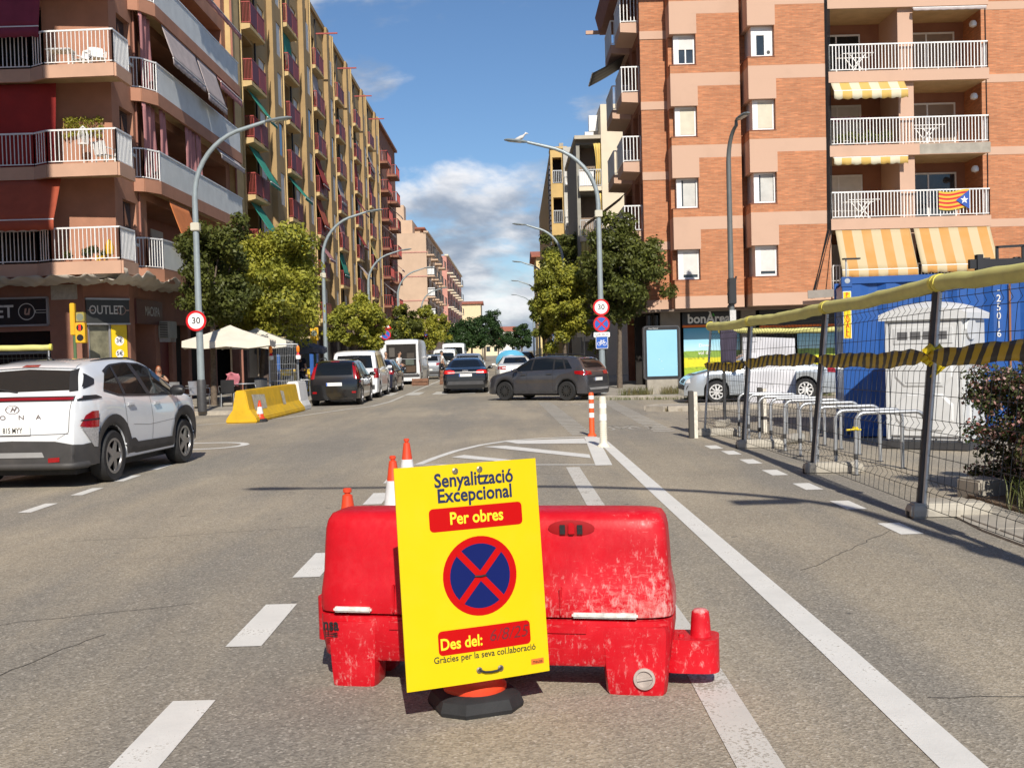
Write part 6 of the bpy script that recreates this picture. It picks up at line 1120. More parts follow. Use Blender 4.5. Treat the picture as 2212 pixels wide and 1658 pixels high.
# other signs along the street
def post_sign(label, X, Y, h, kind, w=.5):
    t = thing('road_sign', label, 'road sign', (X, Y, SW)); q = MB(); q.tube([(0, 0, 0), (0, 0, h)], .04, 8); q.build('post', STEEL, t)
    for (k_, dz) in kind:
        if k_ in ('30', 'stop', 'nopark'): round_sign(t, h-dz, k_, w/2, -.06)
        elif k_ == 'noentry': round_sign(t, h-dz, 'nopark', w/2, -.06)
        elif k_ == 'tri':
            q = MB(); q.prism([(-.35, -.2), (.35, -.2), (0, .4)], .01, face_y(0, -.05, h-dz)); q.build('triangle_red', RED, t); flat('triangle_white', [(-.24, -.13), (.24, -.13), (0, .28)], SWHITE, t, face_y(0, -.062, h-dz))
        elif k_ == 'walk':
            o = rect_sign(t, h-dz, .6, .6, BLUE, -.06); flat('triangle_white', [(-.22, -.18), (.22, -.18), (0, .2)], SWHITE, o, face_y(0, -.012, 0)); flat('walker', [(-.05, -.14), (.02, -.02), (.07, -.14), (.05, .05), (-.02, .05)], INK, o, face_y(0, -.014, 0))
        elif k_ == 'bus': o = rect_sign(t, h-dz, .45, .5, BLUE, -.06); flat('bus_mark', rrect(.26, .22, .04), SWHITE, o, face_y(0, -.013, 0))
        else: rect_sign(t, h-dz, .75, .3, SWHITE, -.06)
    return t
post_sign('round red-edged sign with white plate between the parked vans', -7.5, 58, 2.75, (('nopark', .1), ('plate', .62)), .62)
post_sign('white board with a small no parking roundel by the delivery van', -7.5, 61.5, 3.0, (('plate', .4), ('stop', .35)), .4)
post_sign('triangular warning sign above a roundel behind the delivery van', -7.4, 66, 3.5, (('tri', .25), ('nopark', .8)), .6)
post_sign('no stopping sign beyond the delivery van', -7.4, 95, 3.4, (('stop', .3),), .75)
post_sign('small no stopping sign over the white van roof', -7.4, 80, 2.8, (('stop', .3),), .6)
post_sign('no parking roundel above a blue bus plate on the right-hand kerb', 2.9, 72, 3.0, (('nopark', .2), ('bus', .68)), .6)
post_sign('blue pedestrian crossing sign on the right-hand kerb', 3.5, 66, 3.0, (('walk', .3),)); post_sign('grey backed sign by the right-hand trees', 3.7, 56, 2.6, (('plate', .3),))
# advertising totem
ap = gp(1432, 857, SW); at = thing('advertising_totem', 'black framed advertising panel with a plain light blue screen on a concrete foot', 'billboard', (ap.x+.27, 36.6, SW), R_(3))
q = MB(); q.box(-.52, .48, -.16, .16, 0, .48)
for kx in range(5): q.box(-.5+.2*kx, -.42+.2*kx, -.175, -.16, .01, .47)
q.build('concrete_foot', mat('foot_concrete', (.34, .31, .26), .9, var=.15, vs=5, bump=.3, bs=40), at)
q = MB(); q.prism(rrect(1.2, 1.76, .1), .26, Matrix.Translation((0, .13, 1.36)) @ Matrix.Rotation(R_(90), 4, 'X')); q.build('casing', mat('totem_grey', (.10, .10, .105), .4, metal=.3), at, smooth=30); q = MB(); q.prism(rrect(1.14, 1.7, .08), .01, Matrix.Translation((0, -.13, 1.36)) @ Matrix.Rotation(R_(90), 4, 'X')); q.build('bezel', BLKP, at)
sc_, t_, b_, o_ = newmat('light_blue_screen'); g_ = noise(t_, 1.2, 2); cc_ = mix(t_, g_.outputs['Fac'], (.28, .56, .74), (.31, .60, .77)); t_.links.new(cc_, b_.inputs['Base Color']); b_.inputs['Roughness'].default_value = .25; t_.links.new(cc_, b_.inputs['Emission Color']); b_.inputs['Emission Strength'].default_value = .03
flat('screen', [(-.5, -.77), (.5, -.77), (.5, .74), (-.5, .74)], sc_, at, face_y(0, -.142, 1.36)); letters('Clear Channel', .055, SWHITE, at, face_y(-.28, -.143, 2.155), .0); q = MB()
for (dx, dz) in ((-.1, 1.15), (-.02, 1.08), (.02, .83)): q.lathe([(.001, 0), (.012, 0)], 8, face_y(dx, -.1435, dz))
q.build('screen_speck', SWHITE, at)
# ---------------- bollards
def bollard(name, label, P, h, r, m, bands):
    t = thing(name, label, 'bollard', P); q = MB(); prof = [(r*1.75, 0), (r*1.75, .02), (r*1.25, .05)]
    z = .06
    while z < h*.45: prof += [(r*1.06, z), (r*1.06, z+.018), (r*.98, z+.03)]; z += .036
    prof += [(r, h*.46), (r, h-.03), (r*.8, h), (.001, h+.004)]; q.lathe(prof, 20); q.build('post', m, t, smooth=30)
    for z0, z1, m_ in bands: q = MB(); q.lathe([(r+.004, z0), (r+.004, z1)], 20); q.build('band', m_, t, smooth=60)
    return t
ORP_ = mat('bollard_orange', (.75, .10, .02), .5, var=.06); REFL = mat('reflective_white', (.82, .82, .8), .35, var=.05)
p = gp(1279, 942); bollard('flexible_bollard', 'orange flexible bollard with three white bands', (p.x, p.y, 0), .84, .05, ORP_, ((.36, .45, REFL), (.54, .63, REFL), (.71, .78, REFL)))
p = gp(1304, 965); bollard('flexible_bollard', 'off-white flexible bollard beside the orange one', (p.x, p.y, 0), .86, .062, mat('bollard_white', (.70, .66, .55), .6, var=.12, vs=9), ((.45, .56, REFL), (.66, .74, REFL)))
for (x, y, lab) in ((1497, 946, 'black and white wooden post at the corner of the works fence'), (1646, 935, 'short white post among the cycle stands')):
    p = gp(x, y); t = thing('marker_post', lab, 'post', (p.x, p.y, 0)); q = MB(); q.box(-.07, .02, -.06, .06, 0, .86); q.build('post', mat('post_dark', (.07, .065, .06), .8), t, bevel=.01); q = MB(); q.box(.021, .085, -.058, .058, 0, .84); q.build('white_face', mat('post_white', (.66, .62, .54), .7, var=.25, vs=14), t)
# ---------------- traffic cones
CONE = mat('cone_red', (.72, .06, .018), .45, var=.07, vs=6, dirt=.08); CBAND = mat('cone_band', (.74, .74, .75), .4, var=.1, vs=12, dirt=.25, dcol=(.3, .28, .3))
def cone(label, P, h=.75, s=1., group=None, rz=0., top=True):
    t = thing('traffic_cone', label, 'traffic cone', P, rz, group); q = MB(); o8 = lambda w, z: [Vector((x, y, z)) for x, y in ((w, w*.55), (w*.55, w), (-w*.55, w), (-w, w*.55), (-w, -w*.55), (-w*.55, -w), (w*.55, -w), (w, -w*.55))]
    q.loft([o8(.185*s, 0), o8(.19*s, .02), o8(.175*s, .065), o8(.15*s, .082), o8(.11*s, .085)]); q.build('base', BLACK, t, smooth=30, fix=True)
    rr = lambda z: (.118-.09*(z-.08)/(h-.08))*s
    pr_ = [(.14*s, .08), (.14*s, .1), (.12*s, .115), (rr(.13), .13), (rr(h-.05), h-.05), (rr(h)*.72, h-.042), (rr(h)*.72, h-.034), (rr(h)*1.08, h-.028), (rr(h)*1.08, h-.006), (rr(h)*.8, h), (.001, h)]
    q = MB(); q.lathe(pr_, 26); q.build('cone_body', CONE, t, smooth=35); z0, z1 = h*.38, h*.70
    q = MB(); q.lathe([(rr(z0)+.003, z0), (rr(z1)+.003, z1)], 26); q.build('reflective_band', CBAND, t, smooth=60); return t
for (px, py, lab) in ((750, 1054, 'red traffic cone just behind the red barrier'), (848, 984, 'red and white traffic cone half hidden by the yellow panel'), (878, 947, 'red cone with a dirty white band, farthest of the row behind the yellow panel')):
    Y = {750: 7.75, 848: 10.1, 878: 12.1}[px]; p = ay(px, py, Y); cone(lab, (p.x, p.y, 0), p.z)
p = gp(562, 911); cone('small red and white traffic cone in front of the yellow concrete barrier', (p.x, p.y, 0), .56, .95)
# ---------------- concrete barriers
YC = mat('yellow_concrete', (.66, .40, .01), .75, var=.12, vs=3, bump=.25, bs=45, dirt=.5, dcol=(.33, .24, .06), ds=2.2)
jb = thing('concrete_barrier', 'yellow painted concrete traffic barrier with scraped sides', 'barrier', (0, 0, 0)); a = Vector((-6.98, 28.5, 0)); c = Vector((-6.78, 34.2, 0)); d = (c-a).normalized(); n_ = Vector((d.y, -d.x, 0))
prof = [(-.4, 0), (-.4, .12), (-.2, .38), (-.13, .84), (.13, .84), (.2, .38), (.4, .12), (.4, 0)]
def jersey(t, a, c, prof, m, name='barrier_block'):
    q = MB(); q.loft([[p_+n_*x+Vector((0, 0, z)) for x, z in prof] for p_ in (a, c)]); q.build(name, m, t, fix=True, bevel=.025)
jersey(jb, a, c, [(-.4, 0), (-.4, .1), (-.22, .34), (-.13, .84), (.13, .84), (.22, .34), (.4, .1), (.4, 0)], YC)
for (f0, f1, m_) in ((.08, .3, CONC), (.62, .68, CONC)):
    q = MB(); e0 = a+d*(c-a).length*f0; e1 = a+d*(c-a).length*f1; q.add([e0+n_*.252+Vector((0, 0, .31)), e1+n_*.252+Vector((0, 0, .31)), e1+n_*.18+Vector((0, 0, .68)), e0+n_*.165+Vector((0, 0, .72))], [(0, 1, 2, 3)]); q.build('scraped_patch', mat('scrape', (.48, .44, .34), .9, var=.3, vs=8), jb)
wb = thing('plastic_barrier', 'white plastic barrier block at the far end of the yellow barrier', 'barrier', (0, 0, 0)); a2 = c+d*.1; c2 = a2+d*1.1
jersey(wb, a2, c2, [(-.32, 0), (-.32, .14), (-.24, .3), (-.17, .9), (.17, .9), (.24, .3), (.32, .14), (.32, 0)], mat('white_plastic', (.72, .72, .70), .5, var=.06, dirt=.2), 'barrier_shell')
for k in range(3): q = MB(); q.lathe([(.05, -.02), (.05, .03), (.001, .03)], 10, Matrix.Translation(a2-d*.02+n_*(-.18+.18*k)+Vector((0, 0, .34))) @ Matrix.Rotation(R_(90), 4, 'X')); q.build('connector', WHITE, wb)
q = MB(); q.add([a2-d*.012+n_*x_+Vector((0, 0, z_)) for x_, z_ in ((-.11, .45), (.11, .45), (.09, .8), (-.09, .8))], [(0, 1, 2, 3)]); q.build('label_patch', mat('label_grey', (.42, .42, .43), .6, var=.15, vs=14), wb)
# ================================================================== WORKS COMPOUND
YT = mat('foam_yellow', (.60, .57, .20), .75, var=.1, vs=3, dirt=.3, dcol=(.36, .33, .16), ds=5); YTB = mat('foam_joint', (.68, .60, .10), .6, var=.08)
WIRE = mat('fence_wire', (.045, .05, .05), .6, metal=.0, var=.2, vs=10)
HAZ = stripes('hazard_tape', ((.02, .018, .015), (.52, .36, .008)), .23, 0, .46, .5, .6)
fp = [((1990, 1117), (2027, 622)), ((1757, 1022), (1785, 672)), ((1607, 968), (1622, 700)), ((1520, 942), (1534, 710))]
base = [gp(*a) for a, _ in fp]; tops = [ay(c[0], c[1], p.y+.02) for (a, c), p in zip(fp, base)]
base = [Vector((3.86, 6.7, 0))] + base; tops = [Vector((4.17, 6.72, 2.2))] + tops
def fence_panel(label, b0, t0, b1, t1, group=None, nw=40, wire=.0022, m=None):
    t = thing('mesh_fence', label, 'fence panel', b0); B0, B1, T0, T1 = [Vector(v)-Vector(b0) for v in (b0, b1, t0, t1)]
    ex = (B1-B0).normalized()
    for (p, s_, k_) in ((B0, T0, 0), (B1, T1, 1)):
        pp = p+ex*(.05 if k_ == 0 else -.05); ss = s_+ex*(.05 if k_ == 0 else -.05); pp = pp.lerp(ss, .02); q = MB(); q.tube([pp, ss], .036 if k_ == 0 else .022, 8); q.build('post', DSTEEL if k_ == 0 else STEEL, t, smooth=50)
    q = MB(); up = (T0-B0); nrm = ex.cross(up.normalized()).normalized(); folds = (.1, .38, .66, .94)
    def S(u, v):
        lo = B0.lerp(B1, u); hi = T0.lerp(T1, u); p = lo.lerp(hi, .05+.93*v); f = 0
        for fz in folds: f = max(f, 1-abs(v-fz)/.028)
        return p+nrm*.035*max(0, f)
    for i in range(1, nw):
        u = i/nw; vs = [0]+[x for fz in folds for x in (max(0, fz-.028), fz, min(1, fz+.028))]+[1]; pts = [S(u, v) for v in sorted(set(vs))]; q.tube(pts, wire, 3, False)
    for v in (.0, .072, .128, .24, .352, .408, .52, .632, .688, .8, .912, .968, 1.0):
        q.tube([S(0, v), S(.33, v), S(.66, v), S(1, v)], wire*1.25, 3, False)
    stuff(q.build('wire_mesh', m or WIRE, t)); return t
labs = ['wire mesh fence panel running out of frame beside the flowering shrub', 'wire mesh fence panel in front of the portable toilet', 'wire mesh fence panel in front of the blue container edge', 'short wire mesh fence panel with a dark rag at the compound corner']
for i in range(4): fence_panel(labs[i], base[i], tops[i], base[i+1], tops[i+1], nw=24, wire=.003)
def foam(label, a, c, r=.078):
    a = Vector(a); c = Vector(c); t = thing('foam_tube', label, 'foam tube', (a+c)/2-Vector((0, 0, r))); o_ = (a+c)/2-Vector((0, 0, r)); q = MB(); n = 16; rw = random.Random(int(abs(a.y)*100)); pts = [a.lerp(c, k/n)-o_+Vector((rw.gauss(0, .004), 0, -.03*math.sin(math.pi*k/n)+rw.gauss(0, .005))) for k in range(n+1)]; q.tube(pts, r, 14); q.build('tube', YT, t, smooth=50)
    q = MB(); d = (c-a).normalized()
    for f in (.0, 1.0): p = a.lerp(c, f)-o_; q.tube([p-d*.03, p+d*.03], r+.008 if f in (0., 1.) else r+.002, 14)
    q.each('joint_ring', YTB, t, smooth=50); return t
fl2 = ['yellow foam tube on the fence top by the flowering shrub', 'yellow foam tube on the fence top above the portable toilet', 'yellow foam tube on the fence top crossing the blue container corner', 'yellow foam tube on the short corner panel']
for i in range(4):
    d = (tops[i+1]-tops[i]).normalized(); up = Vector((0, 0, .045)); foam(fl2[i], tops[i]+up+d*.04, tops[i+1]+up-d*.04)
BLK = mat('block_concrete', (.42, .39, .33), .9, var=.14, vs=7, bump=.35, bs=50, dirt=.3)
bl = ['concrete fence foot beside the shrub bed', 'concrete fence foot below the yellow knotted tape', 'concrete fence foot between the toilet and the road dashes', 'concrete fence foot before the cycle stands', 'concrete fence foot at the compound corner']
for i, p in enumerate(base):
    t = thing('ballast_block', bl[i], 'concrete block', (p.x, p.y, 0), R_(-3)); q = MB(); q.loft([[Vector((x, y, z)) for x, y in ((-.12, -.11), (.62, -.12), (.62, .12), (-.12, .11))] if z < .1 else [Vector((x, y, z)) for x, y in ((-.1, -.085), (.59, -.095), (.59, .095), (-.1, .085))] for z in (0, .08, .14)]); q.build('block', BLK, t, bevel=.02, fix=True); q = MB(); q.box(-.128, -.119, -.035, .035, .0, .06); q.box(-.03, .03, -.03, .03, .13, .145); q.build('recess', BLACK, t)
def tape(label, a, c, w=.1, sag=.03, pinch=.7, par=None, twist=0.):
    a = Vector(a); c = Vector(c); t = thing('hazard_tape', label, 'hazard tape', a); t.rotation_euler = (0, 0, math.atan2(c.y-a.y, c.x-a.x)); ln = math.hypot(c.x-a.x, c.y-a.y); dz = c.z-a.z; q = MB()
    def fn(i, j):
        e_ = 1-pinch*max(0, 1-min(i, 1-i)/.1); return Vector((ln*i, .015*math.sin(i*9)+.008*math.sin(j*3+i*11)+.007*math.sin(i*47+j*4), dz*i-sag*math.sin(math.pi*i)+(j-.5)*w*e_*(1+.08*math.sin(i*29))+.01*math.sin(i*13)+.004*math.sin(i*61)))
    q.grid(fn, 36, 3); o = q.build('tape', HAZ, t, smooth=60); md = o.modifiers.new('t', 'SOLIDIFY'); md.thickness = .002; return t
def mid(i, f, n_=-.06): return base[i].lerp(tops[i], f)+Vector((n_, -.02, 0))
tape('black and yellow hazard tape by the flowering shrub', mid(0, .74), mid(1, .70), .17, .0); tape('black and yellow hazard tape across the portable toilet', mid(1, .70), mid(2, .70), .165, .02); tape('black and yellow hazard tape across the white sheet', mid(2, .70), mid(3, .68), .165, -.03); tape('black and yellow hazard tape over the dark rag corner', mid(3, .66), mid(4, .66), .15, .02)
KN = mat('tape_yellow', (.68, .52, .01), .5, var=.15, vs=20); kn = thing('tape_knot', 'yellow tape knotted round the fence post by the toilet', 'hazard tape', mid(1, .68)); q = MB(); rn = random.Random(3)
for k in range(7): a_ = Vector((rn.uniform(-.04, .06), rn.uniform(-.05, .05), rn.uniform(-.1, .12))); q.tube([a_, a_+Vector((.04, -.03, .05)), a_+Vector((.1+rn.uniform(0, .06), .0, -.03)), a_+Vector((.06, .03, -.1-rn.uniform(0, .05)))], [.03, .035, .03, .012], 6)
q.build('knot', KN, kn, smooth=50)
rg = thing('cloth_rag', 'dark purple rag hung on the corner fence panel', 'cloth', (0, 0, 0)); c0 = ay(1552, 712, 20.1); q = MB(); q.grid(lambda i, j: c0+Vector((.02+.32*i-.05*j*i+.02*j, .03*math.sin(i*7+j*2), -.02-.62*j+.05*math.sin(i*4))), 8, 10); o = q.build('rag', cloth('rag_purple', (.055, .045, .075)), rg, smooth=60); md = o.modifiers.new('t', 'SOLIDIFY'); md.thickness = .004
# back fence with the white sheet
bb0, bb1 = Vector((4.35, 23.0, 0)), Vector((7.4, 24.2, 0)); tt0, tt1 = bb0+Vector((.0, 0, 1.93)), bb1+Vector((0, 0, 1.9)); fence_panel('wire mesh fence panel across the back of the compound', bb0, tt0, bb1, tt1, nw=24); foam('yellow foam tube along the back fence', tt0+Vector((0, 0, .05)), tt1+Vector((0, 0, .05)), .06)
for (p, lab) in ((bb0, 'pale concrete foot of the back fence near the corner'), (bb1, 'pale concrete foot of the back fence by the container')):
    t = thing('ballast_block', lab, 'concrete block', (p.x, p.y, 0), R_(70)); q = MB(); q.box(-.35, .35, -.11, .11, 0, .13); q.build('block', BLK, t, bevel=.02)
tape('thin hazard tape along the back fence', bb0+Vector((0, -.05, 1.3)), bb1+Vector((0, -.05, 1.28)), .08, .01)
ws = thing('white_sheet', 'white plastic sheet hung on the back fence in front of the silver saloon', 'sheet', (0, 0, 0)); f0 = ay(1604, 800, 23.3); f1 = ay(1716, 800, 23.7); zt = 1.84; q = MB()
q.grid(lambda i, j: Vector((f0.x+(f1.x-f0.x)*i, f0.y-.1+(f1.y-f0.y)*i+.02*math.sin(i*8+j*5)+.012*math.sin(j*14-i*4), zt-.06*i-1.38*j)), 20, 20); sm_, t_, b_, o_ = newmat('white_sheet'); b_.inputs['Base Color'].default_value = (.66, .66, .70, 1); b_.inputs['Roughness'].default_value = .7; b_.inputs['Alpha'].default_value = .93; o = q.build('sheet', sm_, ws, smooth=60)
b0, b1 = Vector((-13.6, 25.6, 0)), Vector((ay(110, 760, 26).x, 26, 0)); fence_panel('wire mesh fence panel beyond the white crossover roof', b0, b0+Vector((0, 0, 2.05)), b1, b1+Vector((0, 0, 2.0)), nw=30); foam('yellow foam tube on the fence beyond the white crossover', b0+Vector((0, 0, 2.12)), b1+Vector((0, 0, 2.05)), .07)
for (p, lab) in ((b0, 'concrete fence foot out of sight left of the white crossover'), (b1, 'concrete fence foot hidden behind the white crossover')):
    t = thing('ballast_block', lab, 'concrete block', (p.x, p.y, 0), R_(80)); q = MB(); q.box(-.35, .35, -.11, .11, 0, .13); q.build('block', BLK, t, bevel=.02)
# cycle stands
cl_ = [(1597, 943), (1618, 948.6), (1641, 957.4), (1666, 965), (1696, 974), (1729, 986), (1766, 1001), (1806, 1016), (1850, 1026)]
ord_ = ['ninth', 'eighth', 'seventh', 'sixth', 'fifth', 'fourth', 'third', 'second', 'first']
q = MB(); W_ = .88; pts = [(0, 0, 0), (0, 0, .66)]+[(.12-.12*math.cos(R_(a)), 0, .66+.12*math.sin(R_(a))) for a in range(15, 91, 15)]+[(W_-.12+.12*math.sin(R_(a)), 0, .66+.12*math.cos(R_(a))) for a in range(0, 91, 15)]+[(W_, 0, 0)]; q.tube(pts, .025, 10); rk = q.mesh('hoop', 50); rk.materials.append(STEEL)
q = MB(); q.lathe([(.045, 0), (.045, .012), (.025, .014)], 12); fl_me = q.mesh('foot_flange', 40); fl_me.materials.append(DARKGREY); q = MB(); q.lathe([(.028, .2), (.028, .27)], 10); bd_me = q.mesh('dark_sleeve', 40); bd_me.materials.append(DARKGREY)
for k, (x, y) in enumerate(cl_):
    p = gp(x, y); t = thing('cycle_stand', 'galvanised steel cycle stand hoop, %s in the row counted from the flower bed' % ord_[k], 'bike stand', (p.x, p.y, 0), R_(1.5), 'cycle stands in a row'); part('hoop', rk, None, t); part('foot_flange', fl_me, None, t); part('foot_flange', fl_me, None, t, (W_, 0, 0)); part('dark_sleeve', bd_me, None, t)
    if k == 8: q = MB(); q.tube([(0, -.02, .57), (0, .02, .6)], .034, 8); q.tube([(-.12, 0, .57), (0, -.03, .58), (.06, -.02, .57)], .012, 6); q.build('tape_wrap', KN, t)
# container
cb = thing('shipping_container', 'blue corrugated shipping container with white numbers', 'container', (5.78, 19.35, 0), R_(-13)); BL = mat('container_blue', (.012, .085, .33), .45, var=.12, vs=1.5, coat=.2, dirt=.18, dcol=(.08, .1, .16)); LX, DY, HZ = 6.06, 2.44, 2.8
q = MB(); n = 40; pr_ = []
for k in range(n+1): x = .16+(LX-.32)*k/n; pr_.append((x, [.02, .02, .075, .075][k % 4]))
q.add([(x, y, z) for z in (.16, HZ-.12) for x, y in pr_], [(k, k+1, n+2+k, n+1+k) for k in range(n)]); q.build('corrugated_side', BL, cb)
q = MB(); q.box(.02, .04, .16, DY-.1, .16, HZ-.12); q.box(LX-.04, LX-.02, .16, DY-.1, .16, HZ-.12); q.box(.1, LX-.1, DY-.08, DY-.05, .16, HZ-.12); q.box(.05, LX-.05, .05, DY-.05, HZ-.06, HZ-.03); q.build('end_panel', BL, cb)
q = MB()
for x in (0, LX-.16):
    for y in (0, DY-.16): q.box(x, x+.16, y, y+.16, 0, HZ)
q.box(.16, LX-.16, 0, .08, .02, .17); q.box(.16, LX-.16, .0, .07, HZ-.13, HZ-.01); q.box(.16, LX-.16, DY-.08, DY, .02, .17); q.box(.16, LX-.16, DY-.08, DY, HZ-.13, HZ-.01); q.build('frame', BL, cb, bevel=.008, bseg=1)
q = MB()
for z in (.04, HZ-.14): q.box(-.012, .17, -.012, .17, z-.04, z+.14)
q.build('corner_casting', mat('casting_blue', (.015, .075, .27), .5), cb, bevel=.01); e_ = disc_mb(.045, 16).build('casting_hole', STEEL, cb); e_.matrix_local = face_y(.09, -.014, HZ-.07); e_ = disc_mb(.035, 14).build('casting_hole', BLKP, cb); e_.matrix_local = face_y(.08, -.014, .09)
yp = MB(); yp.box(.02, .14, -.012, -.004, HZ-1.06, HZ-.26); yo = yp.build('name_plate', YEL, cb); q = MB(); q.box(.012, .148, -.004, -.001, HZ-1.07, HZ-.25); q.build('plate_border', SWHITE, yo)
for k, ch in enumerate('PON  EVALL'):
    if ch != ' ': letters(ch, .095, RED, yo, face_y(.08, -.0135, HZ-.31-.0775*k), .02)
xs_ = (ay(2168, 660, 18.6).x-5.78)/math.cos(R_(13)); NUM = mat('stencil_white', (.72, .72, .70), .5, var=.2, vs=12)
for k, ch in enumerate('C-25016'): letters(ch, .17, NUM, cb, face_y(xs_, .012, HZ-.17-.148*k), .012, sx=.85)
q = MB(); q.box(xs_+.16, xs_+.19, .0, .012, .6, HZ-.2); q.build('rust_streak', mat('rust', (.28, .12, .05), .8), cb)
sp_ = thing('solar_lamp', 'thin pole with a small solar lamp above the container corner', 'lamp', (5.9, 19.5, HZ)); q = MB(); q.tube([(0, 0, 0), (0, 0, .33)], .014, 6); q.build('pole', STEEL, sp_); q = MB(); q.box(-.05, .24, -.06, .06, .31, .335); q.build('solar_panel', BLKP, sp_)
# portable toilet
tq0, tq1 = gp(1913, 968), gp(2086, 974); tw = (tq1-tq0).length; TO = thing('portable_toilet', 'grey plastic portable toilet in front of the blue container', 'portable toilet', (tq0.x, tq0.y, 0), math.atan2(tq1.y-tq0.y, tq1.x-tq0.x)); TG = mat('toilet_grey', (.62, .63, .63), .5, var=.05, vs=3, dirt=.15, dcol=(.33, .32, .3)); TD = mat('toilet_light', (.66, .67, .67), .45, var=.05, vs=3); dp = 1.05; hw = 2.0
q = MB(); q.box(0, tw, .03, dp, .12, hw); q.build('cabin', TG, TO, bevel=.03)
q = MB(); q.box(-.06, tw+.06, -.06, dp+.08, .0, .12); q.build('skid_base', DARKGREY, TO, bevel=.015)
q = MB(); q.box(.09, tw-.09, -.012, .028, .2, hw-.06); q.build('door', TD, TO, bevel=.012)
q = MB(); q.box(.02, .07, -.02, .03, .14, hw); q.box(tw-.07, tw-.02, -.02, .03, .14, hw); q.box(.07, tw-.07, -.02, .03, hw-.05, hw); q.build('door_frame', TG, TO, bevel=.01)
q = MB(); oc = lambda x0, x1, z0, z1, c_: [(x0+c_, z0), (x1-c_, z0), (x1, z0+c_), (x1, z1-c_), (x1-c_, z1), (x0+c_, z1), (x0, z1-c_), (x0, z0+c_)]
def raised(z0, z1, c_, y=-.03, ins=.16):
    P1 = oc(ins, tw-ins, z0, z1, c_); P2 = oc(ins+.03, tw-ins-.03, z0+.03, z1-.03, c_); return [[Vector((x, -.011, z)) for x, z in P1], [Vector((x, y, z)) for x, z in P2]]
q.loft(raised(.28, .86, .16)); q.loft(raised(.95, 1.42, .14)); q.box(.34, tw-.34, -.04, -.028, 1.02, 1.28); q.build('door_relief', TD, TO, fix=True)
q = MB(); q.box(.16, tw-.16, -.024, -.012, 1.62, 1.86); q.build('vent_panel', TG, TO); q = MB()
for k in range(4): w1 = (tw-.5)/4; q.box(.22+k*(w1+.02), .22+k*(w1+.02)+w1-.02, -.028, -.0235, 1.68, 1.8)
q.build('vent_slot', mat('vent_dark', (.12, .12, .125), .6), TO)
q = MB(); arcn = 9; rings = []
for yv in (-.06, .25, .7, dp+.04):
    rings.append([Vector((-.06, yv, hw-.02)), Vector((-.06, yv, hw+.07))] + [Vector((-.06+(tw+.12)*k/arcn, yv, hw+.09+(.17 if 0 < yv < 1 else .07)*math.sin(math.pi*k/arcn)**.6)) for k in range(1, arcn)] + [Vector((tw+.06, yv, hw+.07)), Vector((tw+.06, yv, hw-.02))])
q.loft(rings); q.build('roof', TD, TO, smooth=45, fix=True)
q = MB(); q.loft([[Vector((tw+x, .3+.25*math.cos(a), 1.82+.16*math.sin(a))) for a in [2*math.pi*k/14 for k in range(14)]] for x in (.0, .03)]); q.box(tw, tw+.02, .25, .8, .25, 1.2); q.build('side_relief', TD, TO); q = MB(); q.box(tw-.06, tw+.012, -.026, -.02, 1.33, 1.44); q.build('red_label', RED, TO); letters('A Wc', .07, BLUE, TO, face_y(tw-.02, -.028, 1.5), .01); q = MB()
for k in range(4): q.lathe([(.014, -.03), (.014, -.04)], 8, Matrix.Translation((.1+k*(tw-.2)/3, -.02, .16)) @ Matrix.Rotation(R_(90), 4, 'X'))
q.each('bolt', DARKGREY, TO)
# lifting machine behind the container
LM = thing('forklift', 'black forklift carriage and mast sticking up behind the container', 'forklift', (10.35, 23.4, 0)); q = MB(); lz = lambda y: ay(2115, y, 23.2).z
for x in (-.32, .32): q.box(x-.06, x+.06, -.06, .06, 0, lz(556))
q.build('mast', DARKGREY, LM); q = MB(); q.box(-.75, .75, -.22, -.1, lz(580), lz(560))
for x in (-.55, .5): q.box(x-.06, x+.06, -.26, -.1, lz(592), lz(550))
q.build('carriage', BLKP, LM); q = MB(); q.bar((-.18, -.2, lz(562)), (-.18, -.2, lz(534)), .05); q.bar((.36, -.2, lz(562)), (.36, -.2, lz(534)), .05); q.bar((-.2, -.2, lz(535)), (.4, -.2, lz(533)), .05); q.build('load_guard', BLKP, LM)
q = MB(); q.box(-.55, .55, .1, 1.9, .35, 1.2); q.box(-.5, .5, .6, 1.7, 1.2, 1.9); q.build('chassis', mat('machine_yellow', (.5, .3, .02), .6), LM, bevel=.04)
for (x, y, r_) in ((-.5, .3, .35), (.5, .3, .35), (-.5, 1.6, .28), (.5, 1.6, .28)): q = MB(); q.tube([(x-.12, y, r_), (x+.12, y, r_)], r_, 18); q.build('wheel', BLACK, LM, smooth=40)
# bits on the ground
dm = thing('rusty_drum', 'rusty cut drum lying on the ground behind the cycle stands', 'drum', tuple(gp(1713, 958)[:2])+(.0,), R_(25)); dm.scale = (.45, .45, .45); q = MB(); q.lathe([(.17, -.45), (.19, -.43), (.19, .42), (.17, .45), (.165, .4), (.165, -.4)], 22, Matrix.Translation((0, 0, .19)) @ Matrix.Rotation(R_(90), 4, 'Y')); q.build('shell', mat('drum_grey', (.30, .29, .26), .7, var=.25, vs=8, dirt=.5, dcol=(.2, .08, .03)), dm, smooth=40); q = MB(); q.lathe([(.001, -.42), (.164, -.44)], 22, Matrix.Translation((0, 0, .19)) @ Matrix.Rotation(R_(90), 4, 'Y')); q.build('rusty_inside', mat('rust_dark', (.14, .045, .02), .9, var=.4, vs=14), dm)
for (x, y, sx_, sy_, lab) in ((2122, 1078, .34, .4, 'low concrete block in shade under the flowering shrub'),):
    p = gp(x, y); t = thing('concrete_block', lab, 'concrete block', (p.x, p.y, 0), R_(12)); q = MB(); q.box(-sx_/2, sx_/2, -sy_/2, sy_/2, 0, .22); q.build('block', CONC, t, bevel=.02)
